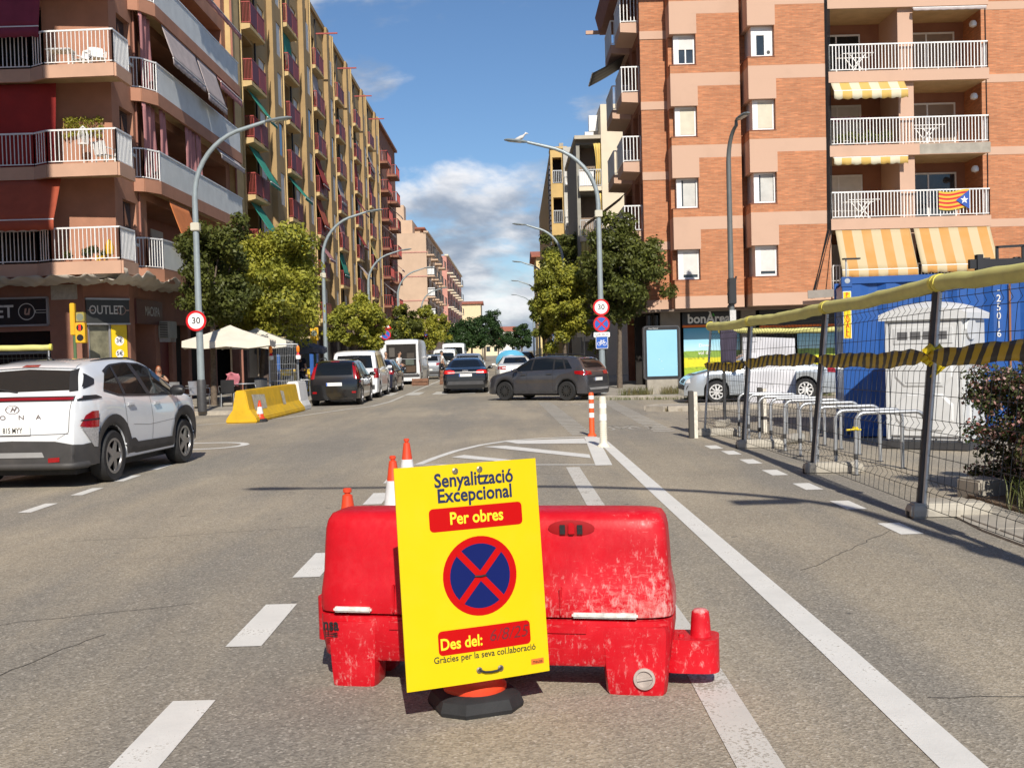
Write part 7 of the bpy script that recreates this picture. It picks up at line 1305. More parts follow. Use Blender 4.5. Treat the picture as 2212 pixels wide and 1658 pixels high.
# ================================================================== RED WATER BARRIER
def redplastic():
    m, t, b, o = newmat('red_plastic'); tcn = T(t, 'TexCoord'); P = tcn.outputs['Object']; s = T(t, 'SeparateXYZ'); t.links.new(P, s.inputs[0])
    big = noise(t, 3.2, 5, .6, P); base_ = mix(t, ramp(t, big.outputs['Fac'], .3, .7), (.46, .004, .011), (.60, .008, .018))
    # chalky scuffs: denser low on the right-hand half, on the edges and around the feet
    mpf = T(t, 'Mapping'); mpf.inputs['Scale'].default_value = (1, 1, .42); t.links.new(P, mpf.inputs[0]); fine = noise(t, 40, 9, .75, mpf.outputs[0]); mpn = T(t, 'Mapping'); mpn.inputs['Scale'].default_value = (2.6, 2.6, 9); mpn.inputs['Rotation'].default_value = (0, .7, 0); t.links.new(P, mpn.inputs[0]); scr = noise(t, 5, 7, .72, mpn.outputs[0])
    gx = ramp(t, s.outputs[0], -.05, .75, -.06, .10); gz = ramp(t, s.outputs[2], .36, .72, .06, -.1); gl = ramp(t, s.outputs[2], .0, .36, .03, -.02)
    def add(*a):
        v = a[0]
        for w in a[1:]: k = T(t, 'Math', operation='ADD'); t.links.new(v, k.inputs[0]); t.links.new(w, k.inputs[1]); v = k.outputs[0]
        return v
    up = ramp(t, s.outputs[2], .355, .365)
    gg = T(t, 'Math', operation='MULTIPLY'); t.links.new(add(gx, gz), gg.inputs[0]); t.links.new(up, gg.inputs[1])
    f1 = ramp(t, add(fine.outputs['Fac'], gg.outputs[0], gl), .56, .80, 0, .72); f2 = ramp(t, add(scr.outputs['Fac'], gg.outputs[0]), .58, .78, 0, .5)
    c = mix(t, f1, base_, (.74, .62, .58)); c = mix(t, f2, c, (.70, .30, .28))
    c = mix(t, ramp(t, noise(t, 7, 4, .6, P).outputs['Fac'], .5, .75, 0, .25), c, (.70, .06, .07))
    t.links.new(c, b.inputs['Base Color']); b.inputs['Roughness'].default_value = .42; b.inputs['Specular IOR Level'].default_value = .3; t.links.new(ramp(t, fine.outputs['Fac'], .35, .7, .3, .6), b.inputs['Roughness'])
    bumpn(t, b, noise(t, 18, 6, .6, P).outputs['Fac'], .12, .01)
    b.inputs['Subsurface Weight'].default_value = .0; return m
RP = redplastic()
RB = thing('water_barrier', 'red plastic water-filled road barrier with white scuffs behind the yellow panel', 'barrier', (-.105, 5.69, 0), R_(-11))
def sring(hl, hd, z, n=44, e=5.0, cx=0., cy=0.):
    out = []
    for k in range(n):
        a = 2*math.pi*k/n; c, s = math.cos(a), math.sin(a); r = (abs(c)**e+abs(s)**e)**(-1/e); out.append(Vector((cx+hl*c*r, cy+hd*s*r, z)))
    return out
q = MB(); lv = [(.84, .20, .365, 5), (.905, .232, .372, 6), (.91, .236, .40, 6), (.908, .232, .46, 6), (.897, .216, .52, 7), (.888, .201, .57, 8), (.882, .188, .70, 8), (.876, .178, .79, 8), (.866, .166, .832, 8), (.848, .144, .861, 8), (.81, .1, .874, 7)]
q.loft([sring(a, c, z, 72, e) for a, c, z, e in lv]); q.build('upper_shell', RP, RB, smooth=50)
q = MB(); q.loft([sring(a, c, z, 72, 7) for a, c, z in ((.86, .215, .13), (.885, .228, .15), (.905, .236, .3), (.905, .232, .355), (.85, .2, .362))]); q.build('lower_shell', RP, RB, smooth=50)
for (xa, xb) in ((-.84, -.575), (.56, .885)):
    for (ya, yb) in ((-.245, -.03), (.03, .245)):
        cx, hx, cy, hy = (xa+xb)/2, (xb-xa)/2, (ya+yb)/2, (yb-ya)/2; q = MB(); q.loft([sring(hx*k_, hy*k2, z, 24, 7, cx, cy) for z, k_, k2 in ((0, .86, .9), (.012, .9, .93), (.12, .96, .97), (.30, 1.02, 1.0), (.33, .98, .97))]); q.build('foot', RP, RB, smooth=50)
q = MB(); q.loft([sring(.06, .06, z, 16, 4, .05, .1) for z in (0, .01, .14)]); q.build('foot', mat('chalky_foot', (.55, .3, .27), .8, var=.4, vs=12), RB, smooth=50)
# skirts on the front face between feet, ribs and recesses
q = MB(); q.box(-.52, .5, -.244, -.2, .285, .352); q.build('front_lip', RP, RB, bevel=.012)
for (xa, xb, zc) in ((-.80, -.60, .392), (.42, .74, .385)):
    q = MB(); q.box(xa, xb, -.2525, -.22, zc-.012, zc+.014); q.build('white_stripe', mat('chalk_white', (.70, .68, .64), .8, var=.3, vs=25, dirt=.45, dcol=(.2, .12, .1), ds=18), RB, bevel=.008)
for xa in (-.49, .36):
    q = MB(); q.box(xa, xa+.012, -.246, -.21, .38, .52); q.build('rib', RP, RB, bevel=.004)
# interlocking lug with its pin on the right, socket on the left
q = MB(); q.loft([sring(.14, .105, z, 32, 4, .98, 0) for z in (.075, .085, .225, .24)]); q.box(.87, .99, -.09, .09, .085, .23); q.build('lug', RP, RB, smooth=45)
q = MB(); q.lathe([(.055, .235), (.052, .24), (.046, .33), (.042, .36), (.03, .372), (.001, .375)], 22, Matrix.Translation((1.03, 0, 0))); q.lathe([(.014, .24), (.012, .252), (.001, .253)], 10, Matrix.Translation((.935, -.03, 0))); q.each('pin', RP, RB, smooth=40)
q = MB(); q.loft([sring(.07, .11, z, 28, 4, -.88, 0) for z in (.20, .21, .40, .42)]); q.build('socket', RP, RB, smooth=45)
# drain plug, fork recess on the top edge, maker's mark
pt = Matrix.Translation((.765, -.243, .085)) @ Matrix.Rotation(R_(90), 4, 'X'); PLG = mat('plug_grey', (.42, .36, .32), .6, var=.2, vs=15); q = MB(); q.lathe([(.052, -.01), (.052, .012), (.04, .014), (.038, .004), (.001, .004)], 24, pt); pg = q.build('drain_plug', PLG, RB, smooth=35); q = MB(); q.box(-.038, .038, -.005, .005, .003, .014, pt @ Matrix.Rotation(R_(10), 4, 'Z')); q.build('plug_bar', PLG, pg)
rc_ = Matrix.Translation((.42, -.1815, .802)) @ Matrix.Rotation(R_(7), 4, 'X'); RDK = mat('recess_red', (.34, .006, .01), .5, var=.1)
q = MB(); q.loft([[rc_ @ Vector((.115*math.cos(a)*k_, -.004-.008*(1-k_), .042*math.sin(a)*k_)) for a in [2*math.pi*j/24 for j in range(24)]] for k_ in (1.0, .86, .6)]); q.build('fork_recess', RDK, RB, smooth=50)
q = MB(); q.box(-.016, .016, -.022, -.008, -.03, .03, rc_); q.build('recess_rib', RP, RB, bevel=.006); q = MB(); q.box(-.056, -.03, -.0175, -.0125, -.026, .02, rc_); q.box(.03, .056, -.0175, -.0125, -.026, .02, rc_); q.each('recess_slot', BLACK, RB)
letters('nsa', .085, INK, RB, face_y(-.815, -.2495, .315), .03, sx=.75); q = MB()
for k in range(3): q.box(-.845, -.78, -.2497, -.249, .255+.009*k, .259+.009*k)
q.build('maker_text_line', INK, RB)
# ================================================================== YELLOW PANEL on its cone
sc_ = cone('red traffic cone with a black rubber base carrying the yellow panel', (-.215, 5.25, 0), .75, 1.08, rz=R_(20))
YP = mat('panel_yellow', (.70, .51, .004), .42, spec=.2, var=.03, dirt=.06, dcol=(.42, .34, .12), ds=4, vs=2); PRED = mat('panel_red', (.47, .003, .003), .4, spec=.15, var=.02); PBL = mat('panel_blue', (.006, .013, .105), .4, spec=.15, var=.03); PNV = mat('panel_navy_text', (.012, .02, .07), .4, var=0); PYT = mat('panel_yellow_text', (.88, .66, .02), .4, var=0)
SP = thing('notice_panel', 'yellow exceptional signalling notice panel with a no stopping roundel', 'sign', (-.201, 5.094, .667)); SP.rotation_euler = (-.089, -.005, .395)
q = MB(); nx = 14
vs = []
for y_ in (-.0035, .0035):
    for i in range(nx+1):
        for j in (0, 1): x_ = -.35+.7*i/nx; vs.append((x_, y_+.010*((x_/.35)**2)-.004, -.5+j))
m_ = (nx+1)*2; fs = []
for i in range(nx): a = 2*i; fs += [(a, a+2, a+3, a+1), (m_+a+1, m_+a+3, m_+a+2, m_+a), (a+1, a+3, m_+a+3, m_+a+1), (a, m_+a, m_+a+2, a+2)]
fs += [(0, 1, m_+1, m_), (m_-2, 2*m_-2, 2*m_-1, m_-1)]; q.add(vs, fs); q.build('board', YP, SP, fix=True)
yc = lambda x_: -.0035+.010*((x_/.35)**2)-.004
def conform(o, ML, off):
    for v in o.data.vertices:
        w = ML @ v.co; w.y = yc(w.x)-off; v.co = ML.inverted() @ w
def pl(s, size, m_, x, z, bold=.0, al='CENTER', sx=1., shear=0.):
    o = letters(s, size, m_, SP, face_y(x, -.012, z), bold, shear, al, sx); conform(o, face_y(x, -.012, z), .0022); return o
def strip(name, w, h, x, z, m_, r=.02, off=.001):
    pts = rrect(w, h, r, 4); b_ = MB(); n = 18; xs = sorted({-w/2+w*k/n for k in range(n+1)} | {p_[0] for p_ in pts})
    def half(xv): 
        e_ = w/2-abs(xv); return h/2 if e_ >= r else h/2-r+math.sqrt(max(0, r*r-(r-e_)**2))
    vs = [(xv, sg*half(xv), 0) for xv in xs for sg in (-1, 1)]; b_.add(vs, [(2*i, 2*i+2, 2*i+3, 2*i+1) for i in range(len(xs)-1)]); o = b_.build(name, m_, SP); o.matrix_local = face_y(x, -.012, z); conform(o, face_y(x, -.012, z), off); return o
pl('Senyalització', .088, PNV, .03, .426, .024, sx=.87); pl('Excepcional', .088, PNV, .03, .356, .024, sx=.89)
strip('red_strip', .46, .106, .03, .25, PRED); pl('Per obres', .078, PYT, .03, .25, .022, sx=.86)
b_ = disc_mb(.178, 44); 
def dsk(name, r, m_, off, r0=0.):
    bq = MB(); n = 44; R0 = [r0 if r0 else 0.0, r*.5 if not r0 else (r0+r)/2, r]; bq.add([(q_*math.cos(2*math.pi*k/n), q_*math.sin(2*math.pi*k/n), 0) for q_ in (max(R0[0], 1e-4), R0[1], R0[2]) for k in range(n)], [(i*n+k, (i+1)*n+k, (i+1)*n+(k+1) % n, i*n+(k+1) % n) for i in range(2) for k in range(n)]); o = bq.build(name, m_, SP); o.matrix_local = face_y(.03, -.012, -.02); conform(o, face_y(.03, -.012, -.02), off)
dsk('roundel_red', .182, PRED, .001); dsk('roundel_blue', .148, PBL, .0015)
for a in (48, -48):
    bq = MB(); n = 8; bq.add([(-.155+.31*k/n, s_*.0155, 0) for k in range(n+1) for s_ in (-1, 1)], [(2*k, 2*k+2, 2*k+3, 2*k+1) for k in range(n)]); o = bq.build('roundel_cross', PRED, SP); o.matrix_local = face_y(.03, -.012, -.02) @ Matrix.Rotation(R_(a), 4, 'Z'); conform(o, face_y(.03, -.012, -.02) @ Matrix.Rotation(R_(a), 4, 'Z'), .0020+.0003*(a > 0))
strip('red_strip', .455, .11, .035, -.305, PRED); pl('Des del:', .072, PYT, -.185, -.313, .022, 'LEFT', .86); pl('6/8/25', .078, mat('marker_ink', (.14, .008, .012), .6, var=.3, vs=60), .15, -.30, -.004, sx=1.0, shear=.25)
pl('Gràcies per la seva col.laboració', .041, mat('panel_green_text', (.015, .03, .02), .4), .033, -.378, .01, sx=.94)
strip('maker_strip', .066, .026, .29, -.447, mat('maker_orange', (.75, .16, .02), .5), .003); pl('mausa', .026, INK, .29, -.447, .01, sx=.8)
EY = mat('eyelet', (.42, .36, .25), .3, metal=.9, var=.2, vs=40)
for (x, z) in ((-.062, .468), (.058, .468), (-.005, -.447), (.1, -.452)):
    q = MB(); q.lathe([(.0145, 0), (.0145, .004), (.008, .006), (.0045, .002), (.001, .0015)], 18, Matrix.Translation((x, yc(x)-.0005, z)) @ Matrix.Rotation(R_(90), 4, 'X')); q.build('eyelet', EY, SP, smooth=40)
q = MB(); q.tube([(-.005, -.016, -.447), (.02, -.019, -.457), (.05, -.019, -.46), (.08, -.019, -.458), (.1, -.016, -.452)], .0052, 8); q.tube([(.0, -.011, -.02), (.03, -.015, -.022), (.06, -.011, -.02)], .0045, 8); q.build('cable_tie', BLKP, SP, smooth=50)
# ================================================================== VEGETATION
def leaves(name, parent, m, clumps, n, size, seed, flat_=.0, spread=1.0, aspect=.55):
    """many small separate leaf faces gathered in clumps (cx,cy,cz,r)"""
    rng = np.random.default_rng(seed); C = np.array(clumps, float); wts = C[:, 3]**2; wts /= wts.sum()
    ci = rng.choice(len(C), n, p=wts); d = rng.normal(size=(n, 3)); d /= np.linalg.norm(d, axis=1)[:, None]
    rad = C[ci, 3]*(rng.random(n)**.45)*spread*(1+.25*rng.normal(size=n)*.4); P = C[ci, :3]+d*rad[:, None]*np.array([1, 1, .85])
    nn = d*.8+rng.normal(size=(n, 3))*.7+np.array([0, 0, .35]); nn /= np.linalg.norm(nn, axis=1)[:, None]
    u = np.cross(nn, rng.normal(size=(n, 3))); u /= np.linalg.norm(u, axis=1)[:, None]+1e-9; v = np.cross(nn, u)
    s = size*(.6+.8*rng.random(n)); a = u*s[:, None]; bq = v*(s*aspect)[:, None]; fold = nn*(s*.18)[:, None]
    V = np.stack([P-a, P+bq*.9+fold, P+a, P-bq*.9+fold], 1).reshape(-1, 3)
    me = bpy.data.meshes.new(name); me.vertices.add(4*n); me.vertices.foreach_set('co', V.astype('f').ravel()); me.loops.add(4*n); me.polygons.add(n)
    me.loops.foreach_set('vertex_index', np.arange(4*n, dtype='i')); me.polygons.foreach_set('loop_start', np.arange(0, 4*n, 4, dtype='i')); me.polygons.foreach_set('loop_total', np.full(n, 4, 'i')); me.update(calc_edges=True); me.validate()
    me.materials.append(m); o = bpy.data.objects.new(name, me); COL.objects.link(o)
    if parent: o.parent = parent
    return o
LDARK = leafmat('leaf_dark', (.07, .088, .02), (.11, .125, .03), (.13, .145, .03)); LYEL = leafmat('leaf_yellow_green', (.36, .36, .045), (.50, .47, .075), (.29, .31, .045), .38); LFAR = leafmat('leaf_far_dark', (.03, .065, .02), (.045, .085, .025), (.04, .08, .02)); LMID = leafmat('leaf_mid', (.12, .15, .025), (.19, .21, .04), (.22, .23, .04))
def tree(label, base, trunk_h, center, radii, n, size, m, seed, nclump=60, trunk_r=.1, lean=(0, 0), group=None, second=None):
    t = thing('street_tree', label, 'tree', base, 0, group); rn = random.Random(seed); B = Vector(base); Cc = Vector(center)-B; rx, ry, rz = radii
    q = MB(); fork = Vector((lean[0], lean[1], trunk_h)); q.tube([(0, 0, -.05), (lean[0]*.2, lean[1]*.2, trunk_h*.3), (lean[0]*.7, lean[1]*.7, trunk_h*.7), fork], [trunk_r*1.15, trunk_r, trunk_r*.85, trunk_r*.8], 8)
    clumps = []
    for k in range(nclump):
        while True:
            d = Vector((rn.gauss(0, 1), rn.gauss(0, 1), rn.gauss(0, 1)))
            if d.length > .1: break
        d.normalize(); f = rn.uniform(.35, 1.0)**.6; wob = 1+.18*math.sin(d.x*5+seed)+.14*math.sin(d.z*7+seed*2+d.y*4)
        p = Cc+Vector((d.x*rx, d.y*ry, d.z*rz))*f*wob*.86; clumps.append((p.x, p.y, p.z, rn.uniform(.16, .30)*min(rx, rz)))
    for k in range(9):
        c = clumps[rn.randrange(len(clumps))]; e_ = Vector(c[:3]); mid_ = fork.lerp(e_, .5)+Vector((rn.uniform(-.15, .15), rn.uniform(-.15, .15), .15)); q.tube([fork-Vector((0, 0, .1)), mid_, e_], [trunk_r*.6, trunk_r*.35, .012], 6)
    q.build('trunk', BARK, t, smooth=50)
    leaves('crown', t, m, clumps, n, size, seed)
    if second: leaves('crown_second_shoots', t, second[0], [c for c in clumps if rn.random() < second[1]], second[2], size, seed+50)  # second leaf colour scattered over some of the clumps
    return t
def px_tree(label, px, py, Y, rpx, rpy, n, size, m, seed, base_x=None, th=2.3, tr=.1, ry=None, **kw):
    c = ay(px, py, Y); s = Y/FPX; bx = ay(base_x if base_x else px, 800, Y).x; return tree(label, (bx, Y, SW), th, c, (rpx*s, ry or rpx*s*.9, rpy*s), n, size, m, seed, trunk_r=tr, lean=((c.x-bx)*.4, 0), **kw)
px_tree('dark leaved street tree behind the lamp with the 30 sign', 460, 590, 37.2, 98, 130, 17000, .075, LDARK, 11, base_x=460, th=2.9, nclump=70)
px_tree('bright yellow-green street tree above the white parasols', 586, 616, 41.5, 125, 136, 30000, .08, LYEL, 12, base_x=560, th=2.3, nclump=150, second=(LMID, .3, 5000))
px_tree('yellow-green street tree behind the small white van', 772, 700, 54, 78, 62, 15000, .085, LYEL, 13, base_x=765, th=2.0, nclump=70, second=(LMID, .5, 4000), tr=.14)
px_tree('olive street tree in front of the brown brick block', 868, 705, 72, 44, 52, 9000, .095, LDARK, 14, th=2.2, second=(LYEL, .4, 3000))
px_tree('yellow-green street tree past the delivery van', 925, 712, 84, 46, 55, 9000, .1, LYEL, 15, th=2.2, second=(LMID, .5, 3000))
px_tree('dark tree before the pink block', 985, 735, 130, 32, 34, 6000, .14, LFAR, 16, th=2.5, tr=.15); px_tree('dark tree at the far left kerb', 1020, 722, 150, 40, 38, 8000, .15, LFAR, 17, th=2.5, tr=.15); px_tree('tall dark tree against the far cream house', 1048, 708, 190, 38, 40, 8000, .18, LFAR, 18, th=3.5, tr=.2); px_tree('low dark tree beside the far white fence', 1000, 740, 118, 26, 22, 4000, .12, LFAR, 19, th=2.0)
px_tree('dark leaved street tree behind the right-hand sign stack', 1342, 590, 43.0, 112, 132, 26000, .078, LDARK, 21, base_x=1338, th=2.6, nclump=85, second=(LMID, .2, 2500))
px_tree('yellow-green street tree left of the right-hand sign stack', 1215, 645, 54, 78, 108, 20000, .085, LYEL, 22, base_x=1222, th=2.3, nclump=75, second=(LMID, .6, 7000)); px_tree('dark tree behind the right-hand yellow-green tree', 1232, 570, 66, 68, 80, 13000, .1, LDARK, 23, th=3.5, nclump=60)
px_tree('green tree further along the right-hand kerb', 1175, 690, 84, 34, 50, 7000, .11, LMID, 24, th=2.3); px_tree('small dark tree at the far right end of the street', 1128, 725, 160, 26, 30, 5000, .16, LFAR, 25, th=2.0, tr=.14)
px_tree('dark tree against the far white house', 1078, 732, 240, 26, 26, 4000, .2, LFAR, 27, th=3, tr=.2); px_tree('dark tree before the far end houses', 1108, 738, 250, 22, 20, 3500, .2, LFAR, 28, th=3, tr=.2); px_tree('thin bare-topped sapling right of the sign stack', 1290, 745, 47, 26, 22, 900, .06, LMID, 26, th=2.0, tr=.04, nclump=30)
tree('broad street tree standing just right of the frame', (21.8, 38.8, SW), 3.0, (21.8, 38.8, 5.3), (1.7, 1.5, 2.3), 6000, .13, LDARK, 31)
# flowering shrub behind the near fence
sh_ = thing('flowering_shrub', 'dense flowering shrub with small pink and white blossom behind the near fence', 'shrub', (5.9, 10.9, .06)); rn = random.Random(8); cl = []
for k in range(520):
    x = rn.uniform(-1.0, 1.5); y = rn.uniform(-.9, 1.2); top = 1.62*(1-.10*((x-.4)/1.2)**2)-.12*abs(y); left = -.82+.25*math.sin(y*4); 
    if x < left: x = left+rn.uniform(0, .2)
    z = rn.uniform(.02, 1)*top*(.8+.2*min(1, (x-left)/.3)); cl.append((x, y, z, rn.uniform(.1, .2)))
leaves('foliage', sh_, leafmat('shrub_leaf', (.085, .115, .03), (.12, .08, .045), (.055, .09, .025)), cl, 95000, .025, 41); leaves('blossom', sh_, leafmat('shrub_blossom', (.52, .36, .33), (.62, .50, .46), (.40, .17, .15)), [c for c in cl if c[2] > .55 or c[0] < -.5], 15000, .02, 42, spread=1.12, aspect=.9); leaves('red_shoots', sh_, leafmat('shrub_red', (.14, .035, .03), (.20, .06, .04), (.1, .05, .03)), [c for c in cl if c[2] > .5], 14000, .022, 43, spread=1.1)
q = MB()
for k in range(26): a = Vector((rn.uniform(-.4, 1.0), rn.uniform(-.5, .6), 0)); e_ = Vector(cl[rn.randrange(len(cl))][:3]); q.tube([a, a.lerp(e_, .5)+Vector((0, 0, .2)), e_], [.014, .009, .004], 5)
q.build('stem', BARK, sh_)
def grass(label, name, pts, n, h, m, seed, spread=.25):
    rng = random.Random(seed); q = MB()
    for k in range(n):
        p = Vector(rng.choice(pts))+Vector((rng.gauss(0, spread), rng.gauss(0, spread), 0)); a = rng.uniform(0, 6.28); l = h*rng.uniform(.4, 1.1); w = .004+.004*rng.random(); d = Vector((math.cos(a), math.sin(a), 0)); s_ = Vector((-d.y, d.x, 0))*w; b0 = p; b1 = p+d*l*.25+Vector((0, 0, l*.7)); b2 = p+d*l*.6+Vector((0, 0, l)); q.add([b0-s_, b0+s_, b1+s_*.7, b1-s_*.7, b2], [(0, 1, 2, 3), (3, 2, 4)])
    o = q.build(name, m, None); tag(o, label, 'grass'); return stuff(o)
GR = leafmat('grass_green', (.09, .14, .03), (.14, .18, .05), (.2, .18, .08)); GRD = leafmat('grass_dry', (.32, .24, .12), (.22, .18, .08), (.12, .14, .04))
grass('tufts of long grass at the edge of the flower bed', 'grass_tuft', [(4.7+.04*k, 8.6+.28*k, .06) for k in range(8)], 900, .3, GR, 1, .12); grass('weeds growing along the right-hand kerb', 'kerb_weeds', [(2.9+.28*k, 35.9-.12*k if k < 9 else 34.7, .01) for k in range(26)], 1500, .12, GR, 2, .12); grass('dry weeds round the advertising panel foot', 'dry_weeds', [(ap.x+dx, 36.3, SW) for dx in (-.9, -.6, -.3, .4, .7, .95)], 700, .3, GRD, 3, .13); grass('weeds along the traffic island kerb', 'island_weeds', [(4.0+.2*k, 28.7, .01) for k in range(8)], 300, .1, GRD, 4, .08)
# ================================================================== CAFE, PEOPLE, SMALL THINGS
def parasol(label, P, w, h, m, droop=.55, rz=0., val=.2, d=None):
    d = d or w; t = thing('parasol', label, 'parasol', P, rz); q = MB(); q.tube([(0, 0, 0), (0, 0, h)], .03, 8); q.build('pole', mat('parasol_pole', (.32, .26, .19), .6), t)
    q = MB(); q.cbox((0, 0, .04), (.6, .6, .08)); q.build('base', CONC, t, bevel=.02)
    q = MB(); e_ = h-droop; pts = [(-w/2, -d/2), (0, -d/2), (w/2, -d/2), (w/2, 0), (w/2, d/2), (0, d/2), (-w/2, d/2), (-w/2, 0)]; n = 6; vs = [(0, 0, h)]; fs = []
    for k in range(1, n+1):
        f = k/n
        for i in range(16):
            a, c = pts[i//2], pts[(i//2+1) % 8]; p = a if i % 2 == 0 else ((a[0]+c[0])/2, (a[1]+c[1])/2); dip = .05*f*(i % 2)+.02*f*((i//2) % 2); vs.append((p[0]*f, p[1]*f, h-droop*(f**.88)-dip))
    for i in range(16): vs.append((*[v*1.005 for v in vs[1+(n-1)*16+i][:2]], vs[1+(n-1)*16+i][2]-val-.02*math.sin(i*2.3)))
    for i in range(16): fs.append((0, 1+i, 1+(i+1) % 16))
    for k in range(n):
        for i in range(16): a = 1+k*16+i; b_ = 1+k*16+(i+1) % 16; fs.append((a, a+16, b_+16, b_))
    q.add(vs, fs); q.build('canopy', m, t, smooth=25); q = MB()
    for i in range(8): p = pts[i]; q.tube([(0, 0, h-.08), (p[0], p[1], e_-.05)], .012, 5)
    q.build('rib', mat('parasol_rib', (.4, .36, .3), .6), t); return t
CANV = mat('canvas_cream', (.70, .65, .55), .85, var=.07, vs=2.5, bump=.1, bs=12, dirt=.15, dcol=(.45, .4, .33)); CANG = mat('canvas_slate', (.085, .09, .115), .85, var=.1, vs=2.5, dirt=.2)
Pp = ay(497, 702, 37.0); parasol('cream parasol beside the lamp with the 30 sign', (Pp.x, 37.0, SW), 2.75, Pp.z-SW, CANV, .52, R_(8)); Pp = ay(555, 708, 40.0); parasol('second cream parasol behind the works beacons', (Pp.x, 40.0, SW), 2.3, Pp.z-SW, CANV, .5, R_(5)); Pp = ay(640, 724, 44.0); parasol('slate grey parasol next to the black hatchback', (Pp.x-.2, 44.0, SW), 2.3, Pp.z-SW, CANG, .5, R_(-4))
def cafe_table(P, lab, rz=0.):
    t = thing('cafe_table', lab, 'table', P, rz); q = MB(); q.lathe([(.001, .70), (.36, .70), (.37, .715), (.36, .73), (.001, .73)], 22); q.build('table_top', STEEL, t, smooth=30); q = MB(); q.tube([(0, 0, .02), (0, 0, .7)], .03, 8)
    for k in range(4): a = k*math.pi/2+.4; q.bar((0, 0, .04), (.27*math.cos(a), .27*math.sin(a), .015), .05, .025)
    q.build('leg', DARKGREY, t)
def cafe_chair(P, lab, rz=0., m=None):
    m = m or BLKP; t = thing('cafe_chair', lab, 'chair', P, rz); q = MB(); q.cbox((0, 0, .45), (.44, .44, .035)); q.build('seat', m, t, bevel=.015); q = MB(); q.grid(lambda i, j: Vector((-.21+.42*i, .22+.06*j-.03*math.sin(math.pi*i), .47+.4*j)), 6, 4); o = q.build('backrest', m, t); md = o.modifiers.new('t', 'SOLIDIFY'); md.thickness = .02
    for (x, y) in ((-.2, -.2), (.2, -.2), (-.2, .2), (.2, .2)): q = MB(); q.tube([(x, y, 0), (x*.95, y*.95, .44)], .014, 6); q.build('leg', STEEL, t)
    q = MB()
    for s in (-1, 1): q.tube([(s*.22, -.2, .45), (s*.24, -.18, .65), (s*.24, .15, .67), (s*.2, .26, .66)], .012, 6)
    q.build('armrest', STEEL, t)
cafe_table((-10.0, 35.3, SW), 'round metal cafe table left of the lamp'); cafe_table((-8.75, 36.3, SW), 'round metal cafe table right of the dark tree trunk'); cafe_table((-8.5, 39.5, SW), 'round metal cafe table under the second cream parasol')
SILC = mat('chair_silver', (.42, .42, .43), .4, metal=.5)
for (x, y, r, lab, m_) in ((-9.75, 34.7, 60, 'silver cafe chair beside the lamp post', SILC), (-10.3, 34.6, 150, 'silver cafe chair left of the lamp post', SILC), (-9.2, 35.8, 200, 'black cafe chair by the dark tree trunk', None), (-8.3, 36.9, 20, 'black cafe chair under the cream parasol', None), (-8.9, 38.7, 170, 'black cafe chair behind the cream parasol pole', None), (-8.1, 40.2, 10, 'black cafe chair near the works beacons', None), (-7.9, 42.5, 90, 'black cafe chair near the slate parasol', None)): cafe_chair((x, y, SW), lab, R_(r), m_)
pk = thing('pink_cloth', 'pink towel over the chair back behind the dark tree trunk', 'cloth', (-9.05, 35.95, SW)); q = MB(); q.grid(lambda i, j: Vector((-.2+.4*i+.04*math.sin(j*5), -.02+.05*math.sin(i*8)+.12*j, 1.08-.03*math.cos(i*7)-.42*j*(.6+.4*i))), 10, 8); o = q.build('towel', cloth('towel_pink', (.60, .20, .24)), pk, smooth=60); md = o.modifiers.new('t', 'SOLIDIFY'); md.thickness = .015
q = MB(); q.bar((0, .06, 0), (0, .06, 1.0), .04); q.build('stand', BLKP, pk)
def panel_fence(P, rz, lab):
    t = thing('mesh_fence', lab, 'fence panel', P, rz); q = MB(); q.tube([(0, 0, 0), (.05, 0, 2.0)], .03, 8); q.tube([(1.0, 0, 0), (1.0, 0, 2.0)], .03, 8); q.tube([(.05, 0, 1.98), (1.0, 0, 1.98)], .02, 6); q.build('post', STEEL, t); q = MB()
    for k in range(16): q.bar((.05+.06*k, 0, .1), (.05+.06*k, 0, 1.95), .006)
    for k in range(7): q.bar((.03, 0, .15+.29*k), (1.0, 0, .15+.29*k), .006)
    stuff(q.build('wire_mesh', STEEL, t)); return t
Pf = gp(548, 858, SW); panel_fence((-8.35, 38.2, SW), R_(5), 'narrow galvanised fence panel in front of the cafe terrace')
LAMPO = mat('beacon_orange', (.80, .20, .01), .3, var=.1, emit=.15)
for (dx, lab) in ((.12, 'works beacon lamp on the left post of the narrow fence'), (1.05, 'works beacon lamp on the right post of the narrow fence')):
    t = thing('works_beacon', lab, 'lamp', (-8.35+dx, 38.1, SW+1.45)); q = MB(); q.lathe([(.001, 0), (.085, .02), (.09, .12), (.07, .15)], 14); q.build('battery_base', SWHITE, t, smooth=40); q = MB(); q.lathe([(.06, .15), (.055, .2), (.03, .23), (.03, .25)], 14); q.build('red_collar', RED, t, smooth=40); q = MB(); q.lathe([(.04, .25), (.055, .28), (.055, .42), (.035, .47), (.001, .48)], 14); q.build('lens', LAMPO, t, smooth=40)
kk_ = thing('kiosk', 'blue and yellow lottery kiosk behind the dark standing figure', 'kiosk', (-9.6, 48.8, SW)); q = MB(); q.box(-.7, .9, 0, 1.4, 0, 2.3); q.build('cabin', mat('kiosk_blue', (.02, .10, .35), .5), kk_, bevel=.03); q = MB(); q.box(-.55, .75, -.03, -.005, .02, 1.0); q.build('yellow_panel', mat('kiosk_yellow', (.78, .52, .04), .5, var=.08), kk_); q = MB(); q.box(-.55, .75, -.02, -.004, 1.05, 2.0); q.build('window', GLASS, kk_); q = MB(); q.box(.15, .65, -.036, -.031, .1, .75); q.build('poster', SWHITE, kk_); q = MB(); q.box(-.85, 1.0, -.5, 1.45, 2.3, 2.42); q.build('roof', mat('kiosk_roof', (.45, .36, .2), .7), kk_, bevel=.02)
